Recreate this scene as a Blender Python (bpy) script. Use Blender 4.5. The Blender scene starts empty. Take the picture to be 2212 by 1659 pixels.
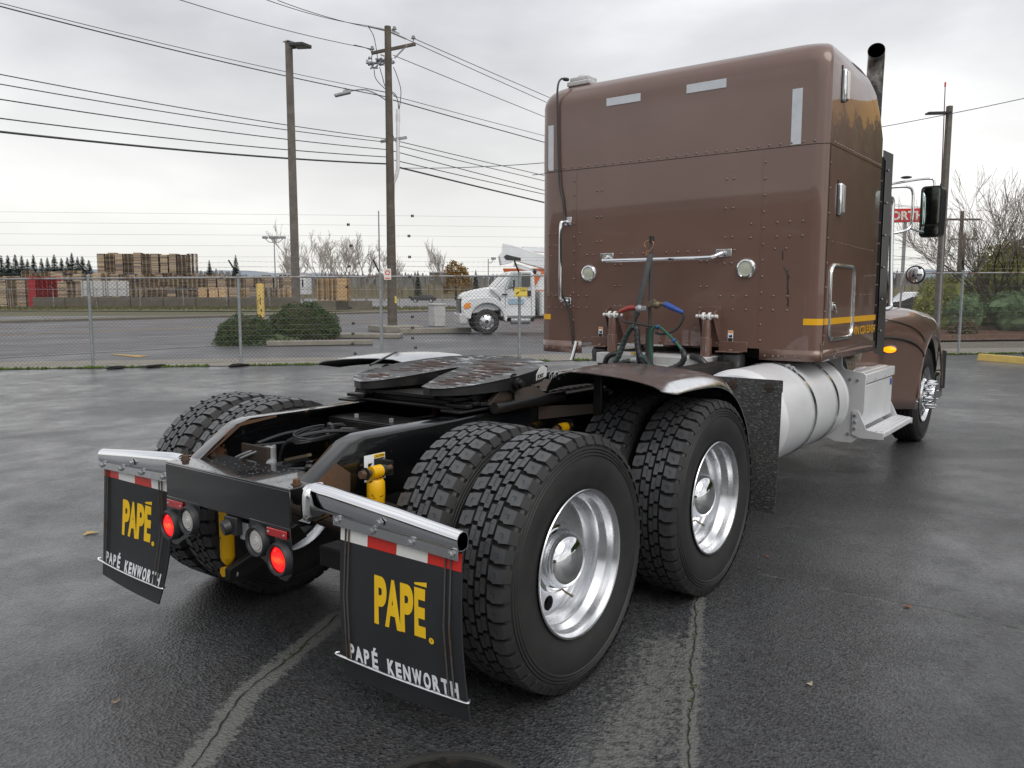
import bpy, math, random
from mathutils import Vector, Matrix, noise
random.seed(7)
PI=math.pi; R_=math.radians
scene=bpy.context.scene; COL=scene.collection
# ------------------------------------------------------------------ camera
CAMP=Vector((-2.6975,-2.8991,1.5966)); YAW=.6491; PIT=.1105; FPX=1756.6
CF=Vector((math.cos(YAW)*math.cos(PIT),math.sin(YAW)*math.cos(PIT),-math.sin(PIT)))
CR=Vector((math.sin(YAW),-math.cos(YAW),0)); CU=CR.cross(CF)
cd=bpy.data.cameras.new('camera'); cam=bpy.data.objects.new('camera',cd); COL.objects.link(cam)
cam.matrix_world=Matrix(((CR.x,CU.x,-CF.x,CAMP.x),(CR.y,CU.y,-CF.y,CAMP.y),(CR.z,CU.z,-CF.z,CAMP.z),(0,0,0,1)))
cd.sensor_width=36; cd.lens=36*FPX/2212; cd.clip_start=.05; cd.clip_end=6000
scene.camera=cam
def ray(u,v): return CF+CR*((u-1106)/FPX)-CU*((v-829.5)/FPX)
def PX(ax,val,u,v):                      # where a sight line meets a world plane
    d=ray(u,v); i='xyz'.index(ax); return CAMP+d*((val-CAMP[i])/d[i])
def AT(dep,u,v): return CAMP+ray(u,v)*dep
# ------------------------------------------------------------------ world and light
w=bpy.data.worlds.new('World'); scene.world=w; w.use_nodes=True
nt=w.node_tree; nt.nodes.clear(); N=nt.nodes.new; LK=nt.links.new
SUN_EL=R_(50); SUN_AZ=R_(-115)      # direction towards the sun
out=N('ShaderNodeOutputWorld'); bg=N('ShaderNodeBackground'); bg.inputs[1].default_value=.1; LK(bg.outputs[0],out.inputs[0])
sky=N('ShaderNodeTexSky'); sky.sky_type='NISHITA'; sky.sun_disc=False; sky.sun_elevation=SUN_EL; sky.sun_rotation=PI/2-SUN_AZ
sky.dust_density=4
tc=N('ShaderNodeTexCoord'); mp=N('ShaderNodeMapping'); mp.inputs['Scale'].default_value=(1,1,2.6); LK(tc.outputs['Generated'],mp.inputs[0])
n1=N('ShaderNodeTexNoise'); n1.inputs['Scale'].default_value=2.1; n1.inputs['Detail'].default_value=7; n1.inputs['Roughness'].default_value=.48
n1.inputs['Distortion'].default_value=.25; LK(mp.outputs[0],n1.inputs[0])
cr=N('ShaderNodeValToRGB'); LK(n1.outputs[0],cr.inputs[0]); e=cr.color_ramp.elements
e[0].position=.36; e[0].color=(.56,.57,.60,1); e[1].position=.66; e[1].color=(1.05,1.05,1.06,1)
m_=e.new(.5); m_.color=(.74,.75,.775,1)
sx=N('ShaderNodeSeparateXYZ'); LK(tc.outputs['Generated'],sx.inputs[0])
hr=N('ShaderNodeValToRGB'); LK(sx.outputs[2],hr.inputs[0]); e=hr.color_ramp.elements   # warm bright break low over the horizon
e[0].position=.0; e[0].color=(.75,.75,.75,1); e[1].position=.30; e[1].color=(0,0,0,1); q=e.new(.12); q.color=(.5,.5,.5,1)
mw=N('ShaderNodeMixRGB'); LK(hr.outputs[0],mw.inputs[0]); LK(cr.outputs[0],mw.inputs[1]); mw.inputs[2].default_value=(.98,.965,.90,1)
sc=N('ShaderNodeMixRGB'); sc.blend_type='MULTIPLY'; sc.inputs[0].default_value=1; LK(mw.outputs[0],sc.inputs[1]); sc.inputs[2].default_value=(10,10,10,1)
mx=N('ShaderNodeMixRGB'); mx.inputs[0].default_value=.93; LK(sky.outputs[0],mx.inputs[1]); LK(sc.outputs[0],mx.inputs[2]); LK(mx.outputs[0],bg.inputs[0])
sl=bpy.data.lights.new('sun','SUN'); sl.energy=1.3; sl.angle=R_(45); sl.color=(1,.96,.9)
so=bpy.data.objects.new('sun',sl); COL.objects.link(so)
sd=Vector((math.cos(SUN_AZ)*math.cos(SUN_EL),math.sin(SUN_AZ)*math.cos(SUN_EL),math.sin(SUN_EL)))
so.rotation_euler=(-sd).to_track_quat('-Z','Y').to_euler()
vs=scene.view_settings; vs.view_transform='Standard'; vs.look='None'; vs.exposure=.16; vs.gamma=1; vs.use_curve_mapping=False
# ------------------------------------------------------------------ materials
def s2l(h):
    h=h.lstrip('#'); r=[int(h[i:i+2],16)/255 for i in (0,2,4)]
    return tuple((c/12.92 if c<.04045 else ((c+.055)/1.055)**2.4) for c in r)
class NB:
    def __init__(s,name):
        s.m=bpy.data.materials.new(name); s.m.use_nodes=True; s.t=s.m.node_tree; s.p=s.t.nodes['Principled BSDF']
        s.co=None
    def n(s,k,**kw):
        x=s.t.nodes.new('ShaderNode'+k)
        for a,b in kw.items():
            if a.startswith('i_'): x.inputs[a[2:].replace('_',' ')].default_value=b
            else: setattr(x,a,b)
        return x
    def l(s,a,b): s.t.links.new(a,b)
    def coord(s):
        if not s.co: s.co=s.n('TexCoord').outputs['Object']
        return s.co
    def noise(s,scale,detail=4,rough=.6,vec=None,dist=0):
        x=s.n('TexNoise'); x.inputs['Scale'].default_value=scale; x.inputs['Detail'].default_value=detail
        x.inputs['Roughness'].default_value=rough; x.inputs['Distortion'].default_value=dist; s.l(vec or s.coord(),x.inputs['Vector']); return x.outputs[0]
    def ramp(s,fac,*st):
        x=s.n('ValToRGB'); s.l(fac,x.inputs[0]); e=x.color_ramp.elements
        while len(e)<len(st): e.new(.5)
        for el,(p,c) in zip(e,st):
            el.position=p; el.color=(c,c,c,1) if isinstance(c,(int,float)) else (*c,1)
        return x.outputs[0]
    def mix(s,f,a,b,bt='MIX'):
        x=s.n('MixRGB',blend_type=bt)
        for i,v in ((0,f),(1,a),(2,b)):
            if hasattr(v,'is_output'): s.l(v,x.inputs[i])
            elif i==0: x.inputs[0].default_value=v
            else: x.inputs[i].default_value=(v,v,v,1) if isinstance(v,(int,float)) else (*v,1)
        return x.outputs[0]
    def set(s,k,v):
        i=s.p.inputs[k]
        if hasattr(v,'is_output'): s.l(v,i)
        elif isinstance(v,tuple): i.default_value=(*v,1) if len(v)==3 else v
        else: i.default_value=v
    def bump(s,h,st=.3,dist=.01,prev=None):
        x=s.n('Bump'); x.inputs['Strength'].default_value=st; x.inputs['Distance'].default_value=dist; s.l(h,x.inputs['Height'])
        if prev: s.l(prev,x.inputs['Normal'])
        s.l(x.outputs[0],s.p.inputs['Normal']); return x.outputs[0]
def mat(name,col,rough=.5,metal=0,var=.15,vs=6,coat=0,crough=.05,spec=.5,bump=0,bs=60,bd=.003,emis=None,es=0,alpha=1,trans=0,dirt=0,dcol=(.06,.05,.04)):
    if isinstance(col,str): col=s2l(col)
    b=NB(name); n=b.noise(vs,5)
    c=b.mix(b.ramp(n,(.3,0),(.7,1)),tuple(x*(1-var) for x in col),tuple(min(1,x*(1+var)) for x in col))
    if dirt:
        c=b.mix(b.ramp(b.noise(vs*1.7,8,.7),(.5-dirt*.25,dirt),(.75,0)),c,dcol)
    b.set('Base Color',c)
    b.set('Roughness',b.ramp(b.noise(vs*2.3,4),(.3,max(0,rough-.06)),(.7,min(1,rough+.08))))
    b.set('Metallic',metal); b.set('Coat Weight',coat); b.set('Coat Roughness',crough); b.set('Specular IOR Level',spec)
    if bump: b.bump(b.noise(bs,4),bump,bd)
    if emis: b.set('Emission Color',emis); b.set('Emission Strength',es)
    if trans: b.set('Transmission Weight',trans)
    return b.m
def rusty(name,col,rough,rcol=(.16,.065,.028),lo=.55,hi=.62,sc=5,metal=0,bump=.2,zfall=None,coat=0,lrough=.85):
    b=NB(name); n=b.noise(sc,9,.68,dist=.3); f=b.ramp(n,(lo,0),(hi,1))
    rc=b.mix(b.noise(sc*7,4),rcol,tuple(x*.45 for x in rcol))
    b.set('Base Color',b.mix(f,col,rc)); b.set('Roughness',b.mix(f,rough,lrough)); b.set('Metallic',b.mix(f,metal,0.))
    if coat: b.set('Coat Weight',coat)
    b.bump(b.noise(90,5),bump,.002); return b.m
M={}
# glossy brown truck enamel, slightly metallic, faint wash marks
b=NB('brown_paint'); n=b.noise(1.3,5,.6,dist=.6)
c=b.mix(b.ramp(n,(.3,0),(.72,1)),s2l('#694f45'),s2l('#72574c'))
c=b.mix(b.ramp(b.noise(2.2,8,.7,dist=.8),(.58,0),(.74,.10)),c,s2l('#8a6a5a')); b.set('Base Color',c)
b.set('Metallic',.15); b.set('Roughness',.40); b.set('Coat Weight',1.); b.set('Coat Roughness',.03); b.bump(b.noise(1.6,3),.25,.008); M['brown']=b.m
M['black']=rusty('black_frame_paint',(.004,.0045,.0055),.16,lo=.68,hi=.7,coat=1,bump=.01)
M['blackd']=rusty('black_chassis_dirt',(.006,.006,.006),.6,rcol=(.03,.022,.016),lo=.5,hi=.6,bump=.4)
M['frame']=rusty('frame_rail_paint',(.0045,.005,.006),.2,lo=.64,hi=.66,coat=.8,sc=4,bump=.05)
M['rust']=rusty('rust_brown',(.026,.019,.014),.7,lo=.45,hi=.65,rcol=(.06,.03,.017),bump=.6,sc=9)
M['rustb']=rusty('rust_patch',(.085,.05,.03),.8,lo=.4,hi=.6,rcol=(.15,.075,.035),bump=.6,sc=12)
M['grease']=rusty('greasy_steel',(.009,.009,.0095),.33,lo=.52,hi=.68,rcol=(.03,.026,.023),bump=.5,sc=8,lrough=.5)
b=NB('fifth_wheel_plate'); mpn=b.n('Mapping'); mpn.inputs['Scale'].default_value=(2.6,.7,1); b.l(b.coord(),mpn.inputs[0]); f=b.ramp(b.noise(15,9,.7,dist=.4,vec=mpn.outputs[0]),(.53,0),(.58,1)); f2=b.ramp(b.noise(4,6,.6),(.42,0),(.56,1))
c=b.mix(b.noise(6,6),(.012,.012,.012),(.045,.043,.041)); c=b.mix(b.mix(1,f,f2,'MULTIPLY'),c,(.5,.52,.55)); b.set('Base Color',c); b.set('Roughness',.42); b.bump(b.noise(24,8),.5,.004); M['plate']=b.m
M['redgrease']=mat('red_grease',(.13,.065,.045),.35,var=.5,vs=30,bump=.5)
M['chrome']=mat('chrome',(.82,.83,.85),.06,1,var=.03)
M['polish']=mat('polished_aluminium',(.78,.79,.80),.17,1,var=.05,vs=12)
M['brush']=mat('rim_aluminium',(.70,.71,.73),.25,1,var=.05,vs=3)
M['alu']=mat('painted_silver',(.72,.73,.75),.38,.15,var=.05,vs=3,coat=.15,dirt=.1,dcol=(.3,.3,.3))
M['aluy']=mat('alu_tread',(.74,.75,.77),.38,.3,var=.08,bump=.3,bs=40)
M['galv']=mat('galvanised',(.36,.375,.39),.5,.5,var=.2,vs=8,dirt=.15)
M['galvr']=rusty('galvanised_rust',(.33,.34,.35),.5,lo=.5,hi=.62,sc=2.5,rcol=(.2,.09,.045),metal=.3)
M['post']=mat('fence_post_paint',(.30,.33,.34),.6,.1,var=.2,vs=8,dirt=.2)
b=NB('tyre_rubber'); f=b.ramp(b.noise(5,6),(.35,0),(.75,1)); b.set('Base Color',b.mix(f,(.016,.016,.017),(.030,.029,.028))); b.set('Roughness',.58); b.bump(b.noise(160,3),.12,.001); M['tyre']=b.m
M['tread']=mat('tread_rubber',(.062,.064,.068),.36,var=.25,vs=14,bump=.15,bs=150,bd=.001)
M['tread_shade']=mat('tread_groove_shade',(.008,.008,.008),.8)  # same tread rubber, coloured near black for the shade in the grooves
M['rubber']=mat('flap_rubber',(.022,.024,.028),.5,var=.2,vs=3,bump=.25,bs=25,dirt=.2,dcol=(.035,.035,.036))
b=NB('guard_rubber'); v=b.n('TexVoronoi'); mpn=b.n('Mapping'); mpn.inputs['Scale'].default_value=(1,1,5); b.l(b.coord(),mpn.inputs[0]); b.l(mpn.outputs[0],v.inputs['Vector']); v.inputs['Scale'].default_value=22
c=b.mix(b.ramp(b.noise(50,5,.7,vec=mpn.outputs[0]),(.55,0),(.62,.8)),(.024,.025,.026),(.26,.26,.25)); c=b.mix(b.ramp(b.noise(3,4),(.4,0),(.8,.35)),c,(.06,.055,.045)); b.set('Base Color',c); b.set('Roughness',.6); M['guard']=b.m
M['yel']=rusty('yellow_shock',s2l('#e3ad0a'),.4,rcol=(.03,.02,.012),lo=.62,hi=.64,sc=22)
M['ylet']=mat('yellow_print',(.93,.58,.015),.5,var=.02)
M['wlet']=mat('white_print',(.84,.87,.9),.5,var=.06,vs=20)
M['redt']=mat('red_reflective',(.62,.03,.02),.3,var=.05,coat=.4)
M['whtt']=mat('white_reflective',(.80,.80,.77),.35,var=.05,coat=.3)
M['strip']=mat('silver_reflective',(.58,.61,.65),.35,var=.08,vs=18,coat=.3)
M['white']=mat('white_paint',(.72,.74,.76),.3,var=.05,vs=3,coat=.6,dirt=.05,dcol=(.4,.4,.4))
M['whd']=mat('dirty_white',(.6,.6,.6),.5,var=.1,vs=4,dirt=.4,dcol=(.25,.25,.24))
M['glass']=mat('dark_glass',(.02,.025,.025),.04,0,coat=.5)
M['glassl']=mat('windscreen_glass',(.22,.27,.27),.05,coat=1)
M['mirror']=mat('mirror_glass',(.62,.78,.74),.02,1,var=0)
M['plast']=mat('black_plastic',(.02,.021,.023),.35,var=.1)
M['hose']=mat('spiral_wrap',(.030,.031,.034),.4,var=.25,vs=30)
M['gray']=mat('grey_foam',(.075,.078,.082),.75,var=.2,vs=30,bump=.2)
M['green']=mat('green_hose',(.01,.10,.065),.4,var=.2)
M['redh']=mat('red_grip',(.35,.04,.03),.45,var=.25,vs=30,dirt=.3)
M['blueh']=mat('blue_grip',(.03,.09,.36),.45,var=.25,vs=30,dirt=.1)
M['cop']=mat('copper_hook',(.55,.25,.12),.35,.6)
M['brass']=mat('dirty_brass',(.2,.16,.1),.5,.6,dirt=.4)
M['warn']=mat('orange_warning',(.85,.28,.03),.5,var=.02)
M['blk']=mat('black_print',(.015,.015,.015),.5,var=0)
M['olens']=mat('work_lamp_lens',(.52,.54,.44),.25,coat=.8,bump=.3,bs=90)
M['wlens']=mat('clear_lens',(.5,.49,.47),.22,coat=1,bump=.6,bs=40)
M['amber']=mat('amber_led',(.9,.25,.0),.3,emis=(1,.28,.0,1),es=1.6)
b=NB('red_lens_lit'); g=b.n('TexGradient',gradient_type='SPHERICAL'); mpn=b.n('Mapping'); mpn.inputs['Scale'].default_value=(14,14,40); b.l(b.coord(),mpn.inputs[0]); b.l(mpn.outputs[0],g.inputs[0])
b.set('Base Color',(.5,.01,.01)); b.set('Emission Color',b.ramp(g.outputs[1],(0,(.85,.008,.008)),(.35,(1,.02,.01)),(.7,(1,.14,.02)),(1,(1,.5,.04)))); b.set('Emission Strength',.95); b.set('Coat Weight',1.); b.set('Roughness',.2); b.bump(b.noise(60,2),.5,.002); M['rlens']=b.m
M['redr']=mat('red_marker',(.45,.012,.015),.25,coat=1)
M['gold']=mat('gold_tape',s2l('#e8ac12'),.35,var=.03,coat=.5)
M['scuff']=mat('scuffed_metal',(.45,.38,.22),.5,.4,var=.5,vs=40)
# setting
b=NB('yard_asphalt'); co=b.n('TexCoord').outputs['Object']; b.co=co
vor=b.n('TexVoronoi'); vor.inputs['Scale'].default_value=80; b.l(co,vor.inputs['Vector'])
agg=b.ramp(vor.outputs['Color'],(0.,.22),(1,2.15))
big=b.noise(.55,6,.6,dist=.4); mid=b.noise(3,6,.65)
c=b.mix(b.ramp(big,(.35,0),(.68,1)),(.025,.026,.028),(.048,.050,.053)); c=b.mix(b.ramp(mid,(.4,0),(.7,.5)),c,(.026,.026,.028))
c=b.mix(1,c,agg,'MULTIPLY')
at=b.n('Attribute',attribute_name='worn'); wf=b.n('Math',operation='ADD'); b.l(at.outputs['Fac'],wf.inputs[0])
nn=b.noise(26,6,.7); sb=b.n('Math',operation='MULTIPLY_ADD'); b.l(nn,sb.inputs[0]); sb.inputs[1].default_value=1.7; sb.inputs[2].default_value=-.85; b.l(sb.outputs[0],wf.inputs[1])
wr=b.ramp(wf.outputs[0],(.38,0),(.62,1)); wc=b.mix(b.noise(40,6,.7),(.085,.088,.082),(.17,.175,.165)); c=b.mix(wr,c,wc)
c=b.mix(b.ramp(b.noise(130,2,.5),(.735,0),(.77,.7)),c,(.30,.28,.24))
b.set('Base Color',c)
film=b.mix(b.ramp(b.noise(.42,6,.6,dist=.6),(.40,.95),(.60,.12)),b.ramp(b.noise(2.6,5,.6),(.35,.6),(.6,1)),1.,'MULTIPLY') if 0 else b.mix(1,b.ramp(b.noise(.40,6,.62,dist=.6),(.42,1.),(.62,.30)),b.ramp(b.noise(2.4,5,.6),(.35,.45),(.6,1)),'MULTIPLY'); b.set('Coat Weight',b.mix(wr,film,.05)); b.set('Coat Roughness',.24); b.set('Roughness',b.mix(wr,.42,.6)); b.set('Specular IOR Level',.5)
h=b.mix(.5,b.noise(70,4,.7),vor.outputs['Distance']); b.bump(h,.9,.014); cb=b.n('Bump'); cb.inputs['Strength'].default_value=.35; cb.inputs['Distance'].default_value=.006; b.l(h,cb.inputs['Height']); b.l(cb.outputs[0],b.p.inputs['Coat Normal']); M['yard_asphalt']=b.m
def asph(name,c1,c2,r=.5,sc=.3):
    b=NB(name); b.set('Base Color',b.mix(b.ramp(b.noise(sc,8,.7,dist=.4),(.3,0),(.7,1)),c1,c2)); b.set('Roughness',b.ramp(b.noise(sc*1.5,5),(.35,r-.12),(.65,r+.1))); b.bump(b.noise(40,3),.25,.01); M[name]=b.m
asph('road_asphalt',(.085,.082,.088),(.125,.12,.125),.6); asph('lot_asphalt',(.07,.072,.078),(.11,.11,.118),.48)
asph('concrete',(.20,.18,.15),(.30,.28,.235),.75,2.5); asph('concrete_dark',(.10,.09,.07),(.17,.15,.12),.8,1.5); asph('far_yard',(.16,.155,.16),(.24,.235,.24),.6,.06)
asph('ground_field',(.07,.08,.035),(.11,.10,.05),.9,.05); asph('verge_grass',(.075,.085,.022),(.14,.12,.05),.9,.25); asph('mulch_soil',(.07,.035,.022),(.14,.075,.045),.9,3)
asph('crack_dark',(.008,.008,.008),(.02,.02,.018),.9,20)
M['linew']=mat('road_paint_white',(.55,.55,.55),.6,var=.15,vs=3,dirt=.35,dcol=(.15,.15,.15)); M['liney']=mat('road_paint_yellow',(.55,.33,.06),.6,var=.15,vs=3,dirt=.3,dcol=(.15,.13,.1))
b=NB('moss'); b.set('Base Color',b.mix(b.noise(14,5,.7),(.05,.09,.012),(.16,.26,.03))); b.set('Roughness',.9); b.bump(b.noise(60,4),1,.03); M['moss']=b.m
M['kerby']=mat('yellow_kerb_paint',(.68,.47,.10),.65,var=.12,vs=6,bump=.3,bs=40,dirt=.25,dcol=(.35,.3,.22))
M['polew']=mat('weathered_pole_wood',(.125,.105,.085),.85,var=.35,vs=3,bump=.5,bs=20,dirt=.4,dcol=(.05,.045,.035))
M['poleg']=mat('grey_wood_light_pole',(.135,.12,.105),.85,var=.25,vs=4,bump=.5,bs=20)
M['wire']=mat('cable_black',(.05,.05,.055),.6); M['fwire']=mat('fence_wire',(.22,.23,.24),.5,.4); M['link']=mat('chain_link_wire',(.13,.125,.12),.6,.3,var=.2)
M['barkg']=mat('bare_bark',(.24,.205,.18),.9,var=.3,vs=2); M['barkd']=mat('dark_bark',(.055,.042,.034),.9,var=.3,vs=2); M['twig']=mat('pale_twigs',(.38,.345,.315),.9,var=.2,vs=2)
def foliage(name,c1,c2,c3=None):
    b=NB(name); f=b.ramp(b.noise(2.2,5,.7),(.3,0),(.7,1)); c=b.mix(f,c1,c2); c=b.mix(b.ramp(b.noise(19,2),(.5,0),(.75,.8)),c,c3 or c2); b.set('Base Color',c); b.set('Roughness',.65); b.set('Specular IOR Level',.3); M[name]=b.m
foliage('yew',(.024,.046,.012),(.05,.095,.022),(.075,.13,.03)); foliage('bush_core',(.035,.028,.016),(.055,.045,.022),(.03,.04,.016))
foliage('laurel',(.17,.22,.06),(.31,.34,.10),(.42,.30,.10)); foliage('shrubdark',(.10,.16,.08),(.18,.26,.13)); foliage('heath',(.10,.075,.045),(.16,.12,.06),(.10,.11,.04))
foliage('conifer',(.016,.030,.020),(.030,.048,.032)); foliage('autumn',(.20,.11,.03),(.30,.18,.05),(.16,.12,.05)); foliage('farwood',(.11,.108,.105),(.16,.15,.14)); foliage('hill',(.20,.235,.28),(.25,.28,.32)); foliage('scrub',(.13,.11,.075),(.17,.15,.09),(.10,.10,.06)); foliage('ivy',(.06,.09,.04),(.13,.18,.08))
def palletmat(name,cols):
    b=NB(name); oi=b.n('ObjectInfo'); sp=b.n('SeparateXYZ'); b.l(b.coord(),sp.inputs[0])
    fl=b.n('Math',operation='DIVIDE'); b.l(sp.outputs[2],fl.inputs[0]); fl.inputs[1].default_value=.144
    fr=b.n('Math',operation='FLOOR'); b.l(fl.outputs[0],fr.inputs[0]); ad=b.n('Math',operation='ADD'); b.l(fr.outputs[0],ad.inputs[0])
    mu=b.n('Math',operation='MULTIPLY'); b.l(oi.outputs['Random'],mu.inputs[0]); mu.inputs[1].default_value=977; b.l(mu.outputs[0],ad.inputs[1])
    wn=b.n('TexWhiteNoise',noise_dimensions='1D'); b.l(ad.outputs[0],wn.inputs['W'])
    b.set('Base Color',b.ramp(wn.outputs[0],*cols)); b.set('Roughness',.85); M[name]=b.m
palletmat('pallet_wood',((0,(.36,.27,.18)),(.3,(.46,.36,.25)),(.55,(.25,.19,.135)),(.8,(.17,.13,.10)),(.93,(.5,.40,.28)),(1,(.09,.09,.13))))
palletmat('pallet_fresh',((0,(.62,.42,.22)),(.5,(.5,.33,.18)),(1,(.68,.5,.3)))); palletmat('pallet_red',((0,(.42,.03,.035)),(.6,(.3,.02,.03)),(1,(.5,.06,.06))))
M['orange']=mat('orange_steel',(.75,.19,.05),.5,var=.08,dirt=.15); M['signred']=mat('sign_red',(.62,.025,.03),.4); M['signw']=mat('sign_white',(.75,.72,.66),.5)
M['signy']=mat('warning_sign_yellow',(.75,.58,.10),.5,var=.05); M['roof']=mat('pale_roof',(.4,.42,.44),.6)
M['hydro']=mat('blue_black_cap',(.02,.02,.025),.4)
# ------------------------------------------------------------------ mesh builder
class B:
    def __init__(s): s.v=[]; s.f=[]; s.mi=[]
    def add(s,vs,fs,mi=0):
        o=len(s.v); s.v+=[tuple(x) for x in vs]; s.f+=[tuple(i+o for i in f) for f in fs]; s.mi+=[mi]*len(fs); return s
    def box(s,x0,x1,y0,y1,z0,z1,mi=0):
        return s.add([(x0,y0,z0),(x1,y0,z0),(x1,y1,z0),(x0,y1,z0),(x0,y0,z1),(x1,y0,z1),(x1,y1,z1),(x0,y1,z1)],
          [(0,3,2,1),(4,5,6,7),(0,1,5,4),(1,2,6,5),(2,3,7,6),(3,0,4,7)],mi)
    def obox(s,c,size,rot=None,mi=0):      # oriented box; rot 3x3
        c=Vector(c); hx,hy,hz=[q/2 for q in size]; rot=rot or Matrix.Identity(3)
        P=[c+rot@Vector((a*hx,b_*hy,d*hz)) for d in (-1,1) for a,b_ in ((-1,-1),(1,-1),(1,1),(-1,1))]
        return s.add(P,[(0,3,2,1),(4,5,6,7),(0,1,5,4),(1,2,6,5),(2,3,7,6),(3,0,4,7)],mi)
    def tube(s,pts,r,seg=8,cap=True,mi=0,flat=1.0,closed=False):
        pts=[Vector(p) for p in pts]; n=len(pts); rr=r if isinstance(r,(list,tuple)) else [r]*n
        t0=(pts[1]-pts[0]).normalized(); up=Vector((0,0,1)) if abs(t0.z)<.9 else Vector((1,0,0))
        nx=t0.cross(up).normalized(); V=[]; F=[]
        for i,p in enumerate(pts):
            if closed: t=(pts[(i+1)%n]-pts[i-1]).normalized()
            else: t=((pts[i+1] if i<n-1 else p)-(pts[i-1] if i else p)).normalized()
            nx=(nx-t*nx.dot(t)); nx=nx.normalized() if nx.length>1e-6 else t.orthogonal().normalized()
            ny=t.cross(nx)
            for k in range(seg):
                a=2*PI*k/seg; V.append(p+nx*(rr[i]*math.cos(a))+ny*(rr[i]*flat*math.sin(a)))
        m=n if closed else n-1
        for i in range(m):
            j=(i+1)%n
            for k in range(seg): F.append((i*seg+k,i*seg+(k+1)%seg,j*seg+(k+1)%seg,j*seg+k))
        if cap and not closed: F.append(tuple(range(seg))[::-1]); F.append(tuple((n-1)*seg+k for k in range(seg)))
        return s.add(V,F,mi)
    def cyl(s,a,b_,r,r2=None,seg=16,mi=0,cap=True): return s.tube([a,b_],[r,r if r2 is None else r2],seg,cap,mi)
    def lathe(s,prof,org=(0,0,0),axis=(0,1,0),seg=32,mi=0,close=False):   # prof (radius, along axis)
        ax=Vector(axis).normalized(); e1=ax.orthogonal().normalized(); e2=ax.cross(e1); o=Vector(org); V=[];F=[]
        n=len(prof)
        for r,a in prof:
            for k in range(seg):
                t=2*PI*k/seg; V.append(o+ax*a+e1*(r*math.cos(t))+e2*(r*math.sin(t)))
        for i in range(n if close else n-1):
            j=(i+1)%n
            for k in range(seg): F.append((i*seg+k,i*seg+(k+1)%seg,j*seg+(k+1)%seg,j*seg+k))
        return s.add(V,F,mi)
    def prism(s,poly,d,mi=0):             # poly: 3D points, extruded by vector d
        d=Vector(d); P=[Vector(p) for p in poly]; n=len(P)
        return s.add(P+[p+d for p in P],[tuple(range(n))[::-1],tuple(range(n,2*n))]+[(i,(i+1)%n,n+(i+1)%n,n+i) for i in range(n)],mi)
    def ell(s,c,r,seg=12,rings=8,mi=0,wob=0,half=False):
        V=[];F=[]; c=Vector(c); r=(r,r,r) if isinstance(r,(int,float)) else r
        top=rings+1
        for i in range(top):
            ph=(-PI/2 if not half else 0)+(PI if not half else PI/2)*i/rings
            for k in range(seg):
                t=2*PI*k/seg; d=Vector((math.cos(ph)*math.cos(t),math.cos(ph)*math.sin(t),math.sin(ph)))
                q=1+(wob*noise.noise(d*2.3+c) if wob else 0)
                V.append(c+Vector((d.x*r[0],d.y*r[1],d.z*r[2]))*q)
        for i in range(rings):
            for k in range(seg): F.append((i*seg+k,i*seg+(k+1)%seg,(i+1)*seg+(k+1)%seg,(i+1)*seg+k))
        return s.add(V,F,mi)
def mesh(name,b,mats,smooth=True,ang=35):
    me=bpy.data.meshes.new(name); me.from_pydata(b.v,[],b.f); me.update()
    for m in (mats if isinstance(mats,(list,tuple)) else [mats]): me.materials.append(M[m] if isinstance(m,str) else m)
    if any(b.mi): me.polygons.foreach_set('material_index',b.mi)
    if smooth:
        me.polygons.foreach_set('use_smooth',[True]*len(me.polygons)); me.set_sharp_from_angle(angle=R_(ang))
    return me
def tag(o,label=None,cat=None,group=None,kind=None):
    if label: o['label']=label
    if cat: o['category']=cat
    if group: o['group']=group
    if kind: o['kind']=kind
    return o
def link(name,me,parent=None,bevel=0,loc=None):
    o=bpy.data.objects.new(name,me); COL.objects.link(o)
    if parent: o.parent=parent
    if loc: o.location=loc
    if bevel:
        m=o.modifiers.new('bevel','BEVEL'); m.width=bevel; m.segments=2; m.limit_method='ANGLE'; m.angle_limit=R_(40)
    return o
def part(name,b,mats,parent,bevel=0,smooth=True,stuff=False,ang=35,label=None):
    o=link(name,mesh(name,b,mats,smooth,ang),parent,bevel)
    if stuff: o['kind']='stuff'
    if label: o['label']=label
    return o
def empty(name,loc,label,cat,group=None,rz=0):
    o=bpy.data.objects.new(name,None); COL.objects.link(o); o.location=loc; o.rotation_euler=(0,0,rz); o.empty_display_size=.2
    return tag(o,label,cat,group)
def single(name,b,mats,label,cat,group=None,bevel=0,smooth=True):   # thing of one mesh, origin at its base
    xs=[v[0] for v in b.v]; ys=[v[1] for v in b.v]; z0=min(v[2] for v in b.v); c=((min(xs)+max(xs))/2,(min(ys)+max(ys))/2,z0)
    b.v=[(x-c[0],y-c[1],z-z0) for x,y,z in b.v]
    return tag(link(name,mesh(name,b,mats,smooth),None,bevel,c),label,cat,group)
def struct(name,b,mats,smooth=False,kind='structure'):
    return tag(link(name,mesh(name,b,mats,smooth)),kind=kind)
def copy_tree(o,parent=None,loc=None,rz=None,label=None,group=None):
    c=o.copy(); COL.objects.link(c); c.parent=parent
    if loc is not None: c.location=loc
    if rz is not None: c.rotation_euler=(0,0,rz)
    if label: c['label']=label
    if group: c['group']=group
    for ch in list(o.children): copy_tree(ch,c)
    return c
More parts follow.
